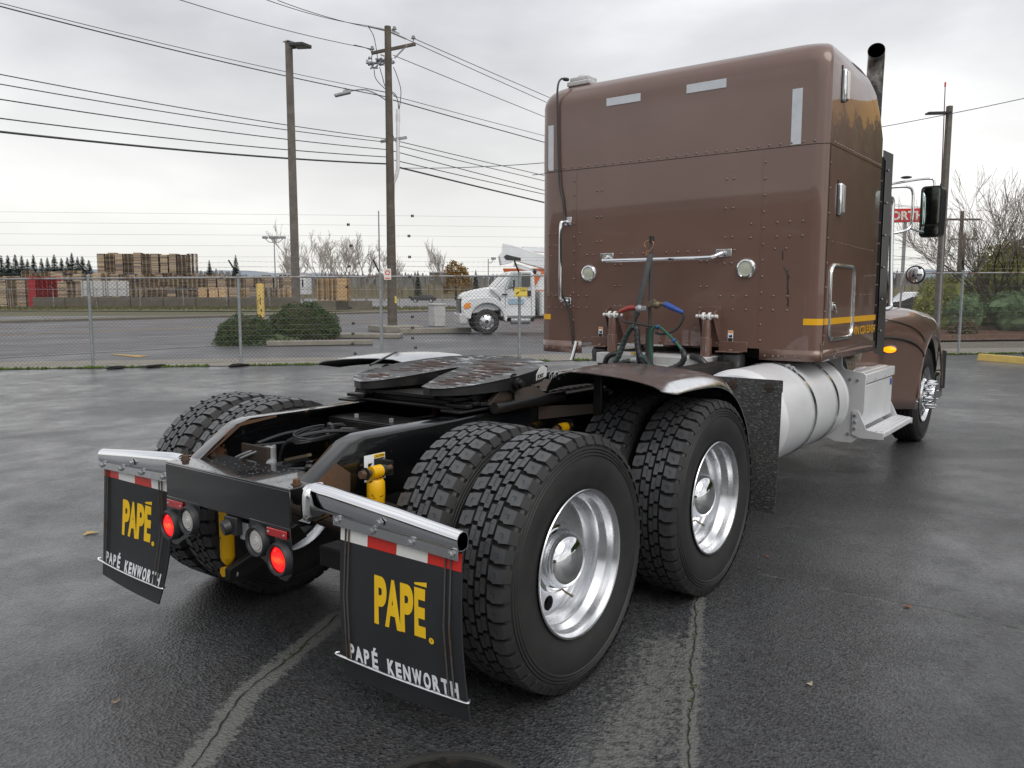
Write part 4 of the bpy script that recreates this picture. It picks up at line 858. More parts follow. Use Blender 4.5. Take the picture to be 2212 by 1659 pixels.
b=B(); b.prism([(.78,YC+.065,1.13),(1.24,YC+.065,1.05),(1.28,YC+.065,1.22),(1.15,YC+.065,1.32),(.82,YC+.065,1.33)],(0,.02,0)); T('headlight',b,'warn',bevel=.01)
b=B(); b.prism([(-.98,YC+.0,2.02),(-1.75,YC+.0,2.02),(-1.75,YC-.055,2.6),(-1.28,YC-.055,2.6)][::-1],(0,.012,0)); T('window',b,'glassl')
b=B(); b.prism([(-1.82,YC+.0,2.02),(-2.3,YC+.0,2.02),(-2.3,YC-.055,2.6),(-1.82,YC-.055,2.6)][::-1],(0,.012,0)); T('window',b,'glass')
b=B(); b.prism([(-.40,YC-.2,1.98),(-1.04,YC-.28,2.60),(-1.04,Yf+.35,2.60),(-.40,Yf+.25,1.98)][::-1],(.03,0,.03)); T('windscreen',b,'glassl')
b=B(); b.box(-.70,-.72,YC,YC,0,0); b=B()
for P in (((-.86,YC+.005,.78),(-.86,YC+.005,2.0),(-1.22,YC-.05,2.66),(-2.33,YC-.05,2.66),(-2.4,YC+.005,.78)),): b.tube(P,.009,4)
T('door_seam',b,'plast')
b=B(); b.box(-2.33,-2.12,YC-.01,YC+.04,1.62,1.86); T('door_handle',b,'plast',bevel=.01)
b=B(); b.box(-1.95,-1.05,YC-.01,YC+.004,1.28,1.50); T('door_logo',b,mat('pale_blue_print',(.35,.5,.62),.5))
b=B(); b.box(-.98,-.66,YC+.01,YC+.03,1.66,1.72); T('fender_badge',b,'plast')
b=B(); b.tube([(-.9,YC,1.9),(-1.2,YC+.35,1.98),(-1.6,YC+.3,1.9),(-1.65,YC,1.85)],.02,6); b.box(-1.3,-1.22,YC+.28,YC+.5,1.85,2.3); T('mirror',b,'plast')
def bwheel(x,y,dual=False):
    b=B(); b.lathe([(.30,.02),(.40,.04),(.47,.02),(.50,-.03),(.50,-.22),(.46,-.27),(.3,-.26)],(x,y,.5),(0,1,0),36); wl=T('wheel',b,'tyre')
    b=B(); b.lathe([(.315,.0),(.29,.01),(.27,-.03),(.22,-.01),(.16,.03),(.10,.05),(0,.06)],(x,y,.5),(0,1,0),36); T('rim',b,'brush',wl)
    for k in range(8):
        a=k*PI/4+.2; b=B(); b.lathe([(0,.012),(.030,.012),(.032,-.02)],(x+.235*math.cos(a),y-.012,.5+.235*math.sin(a)),(0,1,0),10); T('hand_hole',b,'blk',wl)
    b=B(); b.lathe([(0,.09),(.06,.09),(.085,.04)],(x,y,.5),(0,1,0),12); T('hub',b,'plast',wl)
bwheel(0,.0); bwheel(-4.6,.05); 
b=B(); b.lathe([(.30,.02),(.47,.02),(.5,-.03),(.5,-.22),(.3,-.26)],(0,Yf+.35,.5),(0,1,0),24); T('wheel',b,'tyre')
b=B(); b.box(-.2,-8.2,Yf+.6,YC-.55,.65,.95); b.box(-.9,-2.6,Yf+.2,YC-.25,.5,.78); T('chassis',b,'blackd')
b=B(); b.cyl((-1.2,YC-.1,.55),(-2.3,YC-.1,.55),.16,seg=16); b.box(-.95,-2.45,YC-.2,YC+.02,.30,.33); b.box(-.95,-2.45,YC-.2,YC+.04,.68,.71); T('step',b,'galv')
b=B(); b.box(-2.85,-6.9,Yf-.02,YC,.75,1.85); T('utility_body',b,'whd',bevel=.03)
for k in range(5):
    b=B(); b.box(-2.95-k*.78,-3.65-k*.78,YC-.02,YC+.02,.82,1.78); T('locker_door',b,'white',bevel=.01)
b=B(); b.prism([(-2.9,YC-.9,1.9),(-2.9,YC-1.5,1.9),(-3.4,YC-1.5,2.6),(-3.4,YC-.9,2.6)],(-.5,0,0)); T('boom_base',b,'white')
# boom: lower arm rises towards the cab end
def beam(P0,P1,w,h,h2=None,mi='white',nm='boom'):
    P0=Vector(P0);P1=Vector(P1); h2=h2 or h; d=(P1-P0).normalized(); up=Vector((0,0,1)); b=B(); s=Vector((0,w/2,0))
    nrm=Vector((-d.z,0,d.x)) if d.x>0 else Vector((d.z,0,-d.x)); V=[P0+nrm*h/2,P0-nrm*h/2,P1-nrm*h2/2,P1+nrm*h2/2]
    b.prism([v-s for v in V],s*2); return T(nm,b,mi,bevel=.02)
beam((-1.15,-.9,3.62),(-4.2,-.9,2.95),.42,.62,.60)
beam((-2.2,-1.3,3.75),(-5.5,-1.3,3.60),.3,.22)
b=B(); b.prism([(-.95,-.68,3.95),(-1.35,-.68,3.9),(-1.5,-.68,3.1),(-.8,-.68,2.98),(-.70,-.68,3.40),(-.92,-.68,3.6)],(0,-.45,0)); T('boom_knuckle',b,'white',bevel=.03)
b=B(); b.prism([(-.95,-.675,3.35),(-1.1,-.675,3.45),(-1.95,-.675,3.30),(-1.95,-.675,3.18),(-1.1,-.675,3.22)],(0,.02,0)); T('boom_slot',b,'plast')
beam((-1.6,-.95,3.02),(-3.2,-.95,2.62),.2,.16,nm='hydraulic_cylinder')
b=B(); b.ell((-2.75,-.55,2.72),(.12,.1,.13),10,8); T('spotlight',b,'plast')
oc=empty('orange_container',(AT(52,1095,640).x,AT(52,1095,640).y,0),'orange steel container standing behind the white truck','container',rz=YAW-PI/2); zt=CAMP.z+ray(1060,582).z*52
b=B(); b.box(-.2,6.0,0,2.4,.2,zt); part('body',b,'orange',oc,.02)
for k in range(24):
    b=B(); b.box(-.1+k*.25,.02+k*.25,-.03,0,.3,zt-.1); part('rib',b,'orange',oc)
b=B(); b.box(-.25,6.05,-.06,2.45,zt-.02,zt+.06); part('top_rail',b,'orange',oc)
# ================================================================== SEMI TRUCK (rear axle at the origin, nose towards +x)
TR=empty('semi_truck',(0,0,0),'brown sleeper cab semi tractor with bare fifth wheel and yellow lettered mud flaps','semi truck')
def P(name,b,m,par=TR,bevel=0,**k): return part(name,b,m,par,bevel,**k)
# ---- tyres and wheels
def tyre_meshes():
    b=B(); W=.139
    prof=[(.290,.112),(.300,.120),(.318,.124),(.345,.134),(.385,.141),(.42,.141),(.436,.137),(.440,.1415),(.446,.1405),(.449,.136),(.453,.1405),(.459,.1395),(.462,.134),(.466,.1385),(.472,.137),(.475,.131),(.492,.131),(.502,.120),(.506,.105),(.508,.05)]
    full=[(r,-a) for r,a in prof]+[(r,a) for r,a in prof[::-1]]
    b.lathe(full,seg=96); b.mi=[0]*len(b.f)
    ns=96; 
    for i in range(len(full)-1):
        if full[i][0]>.5 and full[i+1][0]>.5:
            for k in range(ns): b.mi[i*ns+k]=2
    NP=46; pitch=2*PI/NP; R0=.505; R1=.5245
    def block(th0,poly,sh=0,ins=.0016):
        n=len(poly); top=[];bot=[]
        cs=sum(p[0] for p in poly)/n; ct=sum(p[1] for p in poly)/n
        for s_,t in poly:
            rt=R1-(.0 if abs(t)<.10 else (abs(t)-.10)*.28); rb=R0
            tb=t
            if sh and abs(t)>.118: rb=.484; tb=math.copysign(.1385,t)
            th=th0+s_*pitch; th_t=th0+(s_+(cs-s_)*.045)*pitch; tt=t+(ct-t)*.06
            top.append((rt*math.cos(th_t),tt,rt*math.sin(th_t))); bot.append((rb*math.cos(th),tb,rb*math.sin(th)))
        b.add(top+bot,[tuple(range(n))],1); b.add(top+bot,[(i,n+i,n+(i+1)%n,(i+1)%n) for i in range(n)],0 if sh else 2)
    def sipe(th0,L,w=.0011):               # fine moulded line on a block, standing in its face
        for (s0,t0),(s1,t1) in zip(L,L[1:]):
            V=[]
            ds=s1-s0; dt=t1-t0; 
            for s_,t in ((s0,t0),(s1,t1)):
                for sg in (-1,1):
                    tt=t+(sg*w if abs(dt)<.004 else 0); ss=s_+(sg*w*.6/.0716 if abs(dt)>=.004 else 0); th=th0+ss*pitch; V.append(((R1+.0006)*math.cos(th),tt,(R1+.0006)*math.sin(th)))
            b.add(V,[(0,1,3,2)],3)
    for k in range(NP):
        th=k*pitch
        z=[(.05,-.0525),(.86,-.0525),(.87,-.030),(1.10,-.026),(1.10,-.004),(.29,-.004),(.28,-.026),(.05,-.030)]
        block(th,z); sipe(th,[(.30,-.040),(.30,-.028),(.80,-.028),(.80,-.014)])
        z2=[(s_,-t) for s_,t in z][::-1]; block(th+pitch*.5,z2); sipe(th+pitch*.5,[(.30,.040),(.30,.028),(.80,.028),(.80,.014)])
        for sg in (-1,1):
            o=pitch*(.28 if sg<0 else .78); pl=[(.03,.0590),(.78,.0590),(.84,.078),(.94,.084),(.88,.121),(.60,.1225),(.14,.121),(.08,.088)]
            pl=[(s_,sg*t) for s_,t in pl]; 
            if sg<0: pl=pl[::-1]
            block(th+o,pl,1); sipe(th+o,[(.42,sg*.078),(.42,sg*.094),(.66,sg*.094)])
    b2=B(); prof2=[(r,a) for r,a in prof[:-3]]+[(.512,.112),(.516,.10),(.516,.07),(.506,.068),(.506,.060),(.517,.058),(.517,.026),(.507,.024),(.507,.016),(.518,.014),(.518,0)]
    b2.lathe([(r,-a) for r,a in prof2]+[(r,a) for r,a in prof2[::-1][1:]],seg=72)
    return mesh('tyre',b,['tyre','tread','tread_shade','tread_shade'],ang=28),mesh('tyre',b2,'tyre',ang=28)
TYD,TYS=tyre_meshes()
def disc_holes(b,r0,r1,y,n,hr,th,sect,offs=0,depth=.015):      # flat disc ring with real round openings
    for k in range(n):
        a0=2*PI*k/n+offs; a1=a0+2*PI/n; m=16
        if k in sect:
            am=(a0+a1)/2; rm=(r0+r1)/2; cx,cz=rm*math.cos(am),rm*math.sin(am); O=[];I=[]
            for q in range(4): t=a0+(a1-a0)*q/4; O.append((r1*math.cos(t),r1*math.sin(t)))
            for q in range(4): r=r1+(r0-r1)*q/4; O.append((r*math.cos(a1),r*math.sin(a1)))
            for q in range(4): t=a1+(a0-a1)*q/4; O.append((r0*math.cos(t),r0*math.sin(t)))
            for q in range(4): r=r0+(r1-r0)*q/4; O.append((r*math.cos(a0),r*math.sin(a0)))
            for (x,z) in O: t=math.atan2(z-cz,x-cx); I.append((cx+hr*math.cos(t),cz+hr*math.sin(t)))
            V=[(x,y,z) for x,z in O]+[(x,y,z) for x,z in I]+[(x,y+depth,z) for x,z in I]
            b.add(V,[(i,(i+1)%m,m+(i+1)%m,m+i) for i in range(m)]+[(m+i,m+(i+1)%m,2*m+(i+1)%m,2*m+i) for i in range(m)])
        else:
            V=[];F=[]
            for q in range(5):
                t=a0+(a1-a0)*q/4; V+=[(r0*math.cos(t),y,r0*math.sin(t)),(r1*math.cos(t),y,r1*math.sin(t))]
                if q: F.append((2*q-2,2*q,2*q+1,2*q-1))
            b.add(V,F)
# local wheel: outer face looks to -y; mirrored by turning about z
def drive_rim():
    b=B()
    b.lathe([(.287,-.112),(.297,-.124),(.303,-.131),(.300,-.135),(.293,-.132),(.286,-.120),(.281,-.108),(.279,-.086),(.276,-.078),(.262,-.058),(.257,-.046),(.2565,-.02),(.253,.005),(.246,.018),(.236,.022)],seg=80)
    disc_holes(b,.158,.236,.022,10,.033,0,(2,7),offs=R_(-4),depth=.03)
    b.lathe([(.158,.022),(.148,.020),(.135,.018),(.118,.018),(0,.018)],seg=64)
    b.lathe([(.257,.05),(.27,.12)],seg=40)
    return b
DR=mesh('rim',drive_rim(),'brush')
b=B(); b.lathe([(.148,.024),(.148,.004),(.141,-.004),(.131,-.006),(.124,-.010),(.121,-.036),(.113,-.064),(.096,-.086),(.070,-.100),(.036,-.108),(0,-.110)],seg=56); HC=mesh('hub_cap',b,'chrome')
b=B(); b.tube(smoothpts([(.085,.02,-.165),(.092,.005,-.178),(.098,-.015,-.188)],4),.0045,6); b.cyl((.098,-.015,-.188),(.101,-.025,-.192),.006,seg=8); VS=mesh('valve_stem',b,'brass')
b=B(); b.lathe([(.287,.112),(.300,.131),(.293,.132),(.27,.10),(.255,.05),(.25,-.11)],seg=48); b.lathe([(.25,.09),(.10,.09)],seg=48); IR=mesh('rim',b,'brush')
b=B(); b.lathe([(0,.088),(.20,.088),(.225,.10),(.235,.13),(.235,.22),(0,.22)],seg=36); DRUM=mesh('brake_drum',b,'blackd')
def dwheel(x,s,outer,rot):
    y=s*(1.075 if outer else .742); o=link('wheel',TYD,TR,0,(x,y,.517)); rz_=0 if s<0 else PI
    o.rotation_euler=(0,rot,rz_)
    if outer:
        for me in (DR,HC,VS): c=link(me.name.split('.')[0],me,o); c.rotation_euler=(0,-rot if rz_==0 else -rot,0)
        link('brake_drum',DRUM,o)
    else: link('rim',IR,o)
for x in (0,1.33):
    for s in (-1,1): dwheel(x,s,True,.03+x*.4+s*.3); dwheel(x,s,False,.1+x*.7+s*.2)
# steer wheels
def steer_rim():
    b=B(); b.lathe([(.287,-.112),(.300,-.131),(.303,-.135),(.296,-.137),(.284,-.120),(.275,-.105),(.268,-.100),(.262,-.102)],seg=72)
    b.lathe([(.262,-.102),(.256,-.112),(.247,-.118),(.236,-.120)],seg=72)
    disc_holes(b,.186,.236,-.120,10,.022,0,range(10),depth=.03)
    b.lathe([(.186,-.120),(.176,-.126),(.168,-.136),(.13,-.14),(.105,-.14),(.10,-.15)],seg=64); return b
SR=mesh('rim',steer_rim(),'polish')
b=B(); b.lathe([(.105,-.14),(.112,-.150),(.112,-.20),(.108,-.215),(.10,-.22),(.095,-.235),(0,-.24)],seg=40); SH=mesh('hub',b,'chrome')
b=B(); b.lathe([(0,-.105),(.006,-.100),(.012,-.07),(.019,-.04),(.022,0),(.023,.02)],seg=14); NT=mesh('nut_cover',b,'chrome')
for s in (-1,1):
    o=link('wheel',TYS,TR,0,(7.0,s*1.04,.515)); o.rotation_euler=(0,0,0 if s<0 else PI)
    link('rim',SR,o); link('hub',SH,o)
    for k in range(10): a=2*PI*k/10+.2; link('nut_cover',NT,o,0,(.1425*math.cos(a),-.14,.1425*math.sin(a)))
# ---- axles, suspension, brake chambers
for x in (0,1.33):
    b=B(); b.cyl((x,-.95,.517),(x,.95,.517),.065,seg=16); b.ell((x,0,.52),(.21,.2,.22),20,12); b.cyl((x-.05,0,.56),(x+.45,0,.62),.1,.07,14); P('axle',b,'blackd')
    for s in (-1,1):
        b=B(); b.lathe([(0,-.06),(.09,-.06),(.095,.07),(.06,.12),(0,.12)],(x-.22,s*.50,.50),(-1,0,.2),18); P('brake_chamber',b,'blackd')
        b=B(); b.prism([(x-.28,s*.40,.42),(x-.28,s*.40,.50),(x-.1,s*.40,.50),(x+.35,s*.40,.66),(x+.45,s*.40,.60),(x+.1,s*.40,.40)],(0,.09,0)); P('suspension_beam',b,'blackd',bevel=.01)
        b=B(); b.lathe([(.0,0),(.10,0),(.13,.03),(.135,.08),(.11,.12),(.135,.16),(.13,.20),(0,.2)],(x+.46,s*.31,.50),(0,0,1),20); P('air_spring',b,'plast')
b=B(); b.cyl((-.48,-.62,.60),(-.30,.62,.60),.025,seg=10); P('torsion_rod',b,'rust')
b=B(); b.cyl((-.35,-.36,.70),(-.25,-1.0,.62),.03,seg=10); P('brake_rod',b,'rust')
b=B(); b.box(-.62,-.52,-1.02,-.34,.50,.585); P('tie_plate',b,'blackd',bevel=.008)
b=B(); b.cyl((-.05,-.16,.72),(-.05,-.62,.66),.13,seg=20) ; P('air_tank',b,'scuff' if 0 else 'blackd')
# ---- frame rails: channel swept along x, dropping at the tail
def rail(s):
    b=B(); top=[(-.72,.862),(-.52,1.000),(-.44,1.020),(.15,1.020),(1.2,1.035),(2.6,1.04),(6.9,1.04)]
    bot=[(-.72,.700),(-.52,.735),(-.44,.74),(.15,.74),(1.2,.75),(2.6,.76),(6.9,.76)]
    y1=s*.432; y0=s*.343; V=[]; t=.009; r=.018
    for (x,zt),(_,zb) in zip(top,bot):
        sec=[(y0,zt),(y0+s*.005,zt),(y1-s*r,zt),(y1-s*r*.3,zt-r*.3),(y1,zt-r),(y1,zb+r),(y1-s*r*.3,zb+r*.3),(y1-s*r,zb),(y0,zb),(y0,zb+t),(y1-s*r,zb+t),(y1-s*t,zb+r+t),(y1-s*t,zt-r-t),(y1-s*r,zt-t),(y0,zt-t)]
        V+=[(x,y,z) for y,z in sec]
    n=15; F=[]
    for i in range(len(top)-1):
        for k in range(n): F.append((i*n+k,i*n+(k+1)%n,(i+1)*n+(k+1)%n,(i+1)*n+k))
    F.append(tuple(range(n))); F.append(tuple((len(top)-1)*n+k for k in range(n))[::-1]); b.add(V,F); return b
for s in (-1,1):
    ro=P('frame_rail',rail(s),'frame',ang=25)
    b=B(); yy=s*.4335; b.prism([(-.715,yy,.72),(-.60,yy,.735),(-.535,yy,.76),(-.53,yy,.88),(-.60,yy,.93),(-.715,yy,.86)],(0,s*.004,0)); P('rust_plate',b,'rustb',ro)
    b=B(); b.prism([(-.705,s*.352,.872),(-.55,s*.345,.982),(-.49,s*.345,1.008),(-.30,s*.345,1.018),(-.30,s*.345,1.008),(-.50,s*.345,.99),(-.6,s*.345,.925),(-.69,s*.352,.866)],(0,-s*.004,0)); P('rust_edge',b,'rustb',ro)
# end crossmember with four bolts
em=B(); em.box(-.825,-.585,-.430,.430,.860,.868); em.box(-.825,-.817,-.430,.430,.705,.8605); eo=P('rear_crossmember',em,'black',bevel=.006)
for x,y in ((-.625,.385),(-.755,.385),(-.625,-.385),(-.755,-.385)):
    b=B(); b.lathe([(0,.868),(.021,.868),(.021,.872),(.0155,.872),(.0155,.886),(.0135,.889),(0,.889)],(x,y,0),(0,0,1),6); P('bolt',b,'rustb',eo,ang=20)
b=B(); rnd=random.Random(31)
for k in range(150):
    x=-.825+.24*rnd.random(); y=rnd.uniform(-.42,.42); r=rnd.uniform(.0015,.0042)
    b.ell((x,y,.868),(r,r*rnd.uniform(.8,1.6),r*.35),7,2,half=True)
P('rain_drops',b,mat('water_drops',(.03,.03,.035),.05,0,var=0,coat=.5),eo,stuff=True)
b=B()
for k in range(90):
    y=-rnd.uniform(.50,1.20); t=(-y-.47)/.75; zt=.878-.062*t; a=rnd.uniform(.9,2.3); b.ell((-.72-.036*math.cos(a),y,zt-.04+.040*math.sin(a)),(.002,.0026,.0018),6,3)
P('rain_drops',b,'chrome',eo,stuff=True)
for x in (.02,1.15,2.4):
    b=B(); b.box(x,x+.22,-.343,.343,.965,.973); b.box(x,x+.008,-.343,.343,.78,.965); b.box(x+.212,x+.22,-.343,.343,.78,.965); co_=P('frame_crossmember',b,'grease',bevel=.003)
    for y in (-.22,-.05,.2):
        b=B(); b.lathe([(0,.973),(.012,.973),(.012,.99),(0,.99)],(x+.06,y,0),(0,0,1),6); P('bolt',b,'galv',co_)
# valve block, levelling arm, lines inside the rails
vb=B(); vb.box(-.53,-.515,.10,.30,.80,.92); P('valve_bracket',vb,'rust',bevel=.004)
b=B(); b.cyl((-.50,.115,.80),(-.50,.115,.92),.020,seg=14); b.cyl((-.50,.115,.85),(-.55,.06,.845),.022,seg=14); b.cyl((-.55,.06,.845),(-.57,.04,.843),.012,seg=10); P('height_valve',b,'galv',bevel=.002)
b=B(); b.obox((-.475,-.035,.885),(.02,.23,.012),Matrix.Rotation(-.25,3,'X')@Matrix.Rotation(-.2,3,'Z')); P('levelling_arm',b,'brass'); b=B(); b.lathe([(0,0),(.016,0),(.018,.01),(.010,.02),(.016,.03),(0,.035)],(-.50,-.145,.855),(0,0,1),12); P('ball_joint',b,'plast')
for k,pts in enumerate((((-.50,.13,.92),(-.52,.2,.90),(-.55,.30,.86),(-.58,.34,.82)),((-.49,.10,.925),(-.52,.17,.90),(-.56,.28,.85),(-.60,.33,.80)),((-.56,.05,.845),(-.58,.2,.85),(-.58,.33,.84)),((-.42,.33,.90),(-.2,.335,.925),(.2,.338,.90),(.8,.338,.88)),((-.44,.33,.89),(-.3,.335,.88),(.1,.338,.87),(.8,.338,.85)),((-.3,.33,.80),(-.31,.25,.90),(-.2,.15,.94),(-.05,.1,.93),(.02,.1,.92)),((-.5,-.12,.85),(-.5,.02,.83),(-.5,.12,.82)))):
    b=B(); b.tube(smoothpts(pts,6),.0055 if k<3 else .008,6); P('air_line',b,'galv' if k in (0,1,2) else 'hose')
b=B()
for k in range(6):
    pts=[(-.14+.17*math.cos(a)*(1+.06*k)+.012*k,.20+.05*math.sin(a)*(1+.12*k),.93+.022*math.sin(a+.5*k)-.004*k) for a in [2*PI*j/18 for j in range(18)]]
    b.tube(pts,.0045,5,closed=True)
b.tube(smoothpts([(-.02,.2,.93),(.06,.10,.92),(.08,.0,.87),(.07,-.02,.78)],6),.006,5); b.tube(smoothpts([(-.02,.21,.925),(.08,.12,.91),(.10,.02,.86),(.09,-.0,.78)],6),.006,5)
b.lathe([(.03,-.01),(.03,.01)],(-.10,.2,.94),(1,0,0),8); P('coiled_cable',b,'hose',stuff=True)
# ---- shock absorbers
def shock(x,s,y=.52,zt=.885,zb=.27):
    r=P('shock_absorber',B().lathe([(0,.10),(.030,.10),(.036,.09),(.037,.06),(.037,.03),(.035,.02),(.034,-(zt-.13-zb-.07)),(.028,-(zt-.13-zb-.05)),(.012,-(zt-.13-zb-.03))],(x,s*y,zt-.13),(0,0,1),24),'yel')
    P('shock_eye',B().cyl((x-.026,s*y,zt),(x+.026,s*y,zt),.026,seg=18),'yel',r); b=B(); b.cyl((x-.06,s*y,zt),(x+.085,s*y,zt+.004),.012,seg=12); b.lathe([(0,.018),(.017,.018),(.019,.0),(0,0)],(x-.062,s*y,zt),(-1,0,0),6); P('mount_bolt',b,'rustb',r)
    b=B(); b.lathe([(0,0),(.026,0),(.026,.004),(0,.004)],(x-.056,s*y,zt),(1,0,0),18); b.cyl((x+.03,s*y,zt),(x+.05,s*y,zt),.022,seg=14); P('bushing',b,'plast',r)
    b=B(); b.box(x+.075,x+.10,min(s*y,s*.434),max(s*y,s*.434),zt-.03,zt+.03); P('top_bracket',b,'blackd',r)
    b=B(); b.cyl((x-.03,s*y,zb),(x+.03,s*y,zb),.024,seg=16); P('lower_eye',b,'yel',r)
    b=B(); b.lathe([(0,.02),(.018,.02),(.021,.008),(.026,.008),(.026,0)],(x-.0,s*(y-.05),zb),(-.5,-s*.85,0),10); P('lower_bolt',b,'galv',r)
    b=B(); b.prism([(x-.04,s*(y-.03),zb-.03),(x-.04,s*(y-.03),zb+.03),(x+.28,s*(y-.14),zb+.20),(x+.34,s*(y-.14),zb+.12),(x+.05,s*(y-.03),zb-.03)],(0,-s*.04,0)); P('shock_bracket',b,'blackd',r,.006)
shock(-.47,-1); shock(-.49,1,.50,.86,.265); shock(.89,-1,.52,.885); shock(.89,1)
# caution sticker on the rail
b=B(); b.prism([(-.452,-.4335,.825),(-.335,-.4335,.825),(-.335,-.4335,.935),(-.452,-.4335,.935)],(0,-.001,0)); st=P('caution_sticker',b,'wlet')
b=B(); b.prism([(-.398,-.4348,.828),(-.338,-.4348,.828),(-.338,-.4348,.915),(-.398,-.4348,.915)],(0,-.0006,0)); P('black_field',b,'blk',st)
b=B(); b.prism([(-.398,-.4348,.917),(-.338,-.4348,.917),(-.338,-.4348,.933),(-.398,-.4348,.933)],(0,-.0006,0)); P('yellow_band',b,'ylet',st)
text('lettering','CAUTION',.0125,'blk',st,(-.396,-.4358,.920),(1,0,0),(0,0,1),bold=.0003,ext=.0002)
b=B()
for k in range(7): b.prism([(-.394,-.4356,.905-k*.011),(-.342-.01*(k%3),-.4356,.905-k*.011),(-.342-.01*(k%3),-.4356,.909-k*.011),(-.394,-.4356,.909-k*.011)],(0,-.0003,0))
P('print_lines',b,'wlet',st,stuff=True)
b=B(); b.prism([(-.438,-.4348,.865),(-.425,-.4348,.865),(-.42,-.4348,.885),(-.408,-.4348,.90),(-.43,-.4348,.90)],(0,-.0006,0)); P('pictogram',b,'blk',st)
for x,z in ((.52,.90),(.60,.905),(.36,.875),(.44,.88),(1.0,.86)):
    b=B(); b.lathe([(0,.05),(.009,.05),(.009,.022),(.017,.022),(.017,0),(0,0)],(x,-.432,z),(0,-1,0),6); P('frame_bolt',b,'galv')
# ---- mud flap hangers
def hanger(s):
    b=B(); V=[];n=18; st_=[(.462,.878,.035,.775),(.55,.876,.035,.772),(.9,.847,.033,.760),(1.195,.819,.030,.752)]
    for y,zt_,r_,zl_ in st_:
        for k in range(n):
            a=2*PI*k/n; up_=math.sin(a)>=0; V.append((-.72-r_*math.cos(a),s*y,(zt_-r_+r_*math.sin(a)) if up_ else (zl_+r_*.5+r_*.5*math.sin(a)*1.0) if abs(math.sin(a))>.5 else (zl_+r_*.9+r_*.9*math.sin(a)*.6)))
    F=[(i*n+k,i*n+(k+1)%n,(i+1)*n+(k+1)%n,(i+1)*n+k) for i in range(3) for k in range(n)]
    # inner wall so that the open end shows thickness
    m=len(V); V+=[(-.72+(x+.72)*.90,s*1.195,.786+(z-.786)*.90) for x,_,z in V[3*n:4*n]]+[(-.72+(x+.72)*.90,s*1.0,.79+(z-.786)*.90) for x,_,z in V[3*n:4*n]]
    F+=[(3*n+k,3*n+(k+1)%n,m+(k+1)%n,m+k) for k in range(n)]+[(m+k,m+(k+1)%n,m+n+(k+1)%n,m+n+k) for k in range(n)]
    b.add(V,F); h=P('flap_hanger',b,'chrome',ang=50)
    b=B(); b.prism([(-.742,s*.575,.780),(-.742,s*1.19,.762),(-.742,s*1.19,.722),(-.742,s*.575,.738)],(.006,0,0)); P('clamp_strip',b,'polish',h,.001)
    b=B()
    for i in range(20):
        a=2*PI*i/20; 
    V=[];
    for d,r1,r2 in ((0,.068,.085),(.008,.068,.085),(.012,.056,.072),(.028,.048,.060)):
        for k in range(24):
            a=2*PI*k/24; c_,s_=math.cos(a),math.sin(a); q=(abs(c_)**4+abs(s_)**4)**-.25; V.append((-.715+r1*c_*q*.92,s*(.436+d),.800+r2*s_*q*.86))
    b.add(V,[(i*24+k,i*24+(k+1)%24,(i+1)*24+(k+1)%24,(i+1)*24+k) for i in range(3) for k in range(24)]+[tuple(range(72,96))]); P('mounting_plate',b,'polish',h,ang=50)
    b=B(); b.box(-.745,-.695,min(s*.46,s*.505),max(s*.46,s*.505),.785,.86); P('bracket',b,'rust',h,.004)
    b=B(); b.lathe([(0,.016),(.011,.016),(.013,.006),(.018,.006),(.018,0)],(-.757,s*.845,.797),(-1,0,0),6); P('bolt',b,'galv',h,ang=20)
    for y in (.60,.79,.98,1.165):
        b=B(); b.lathe([(0,.012),(.009,.012),(.011,.005),(.014,.004),(.014,0)],(-.743,s*y,.775-y*.028),(-1,0,0),6); P('bolt',b,'galv',h,ang=20)
    return h
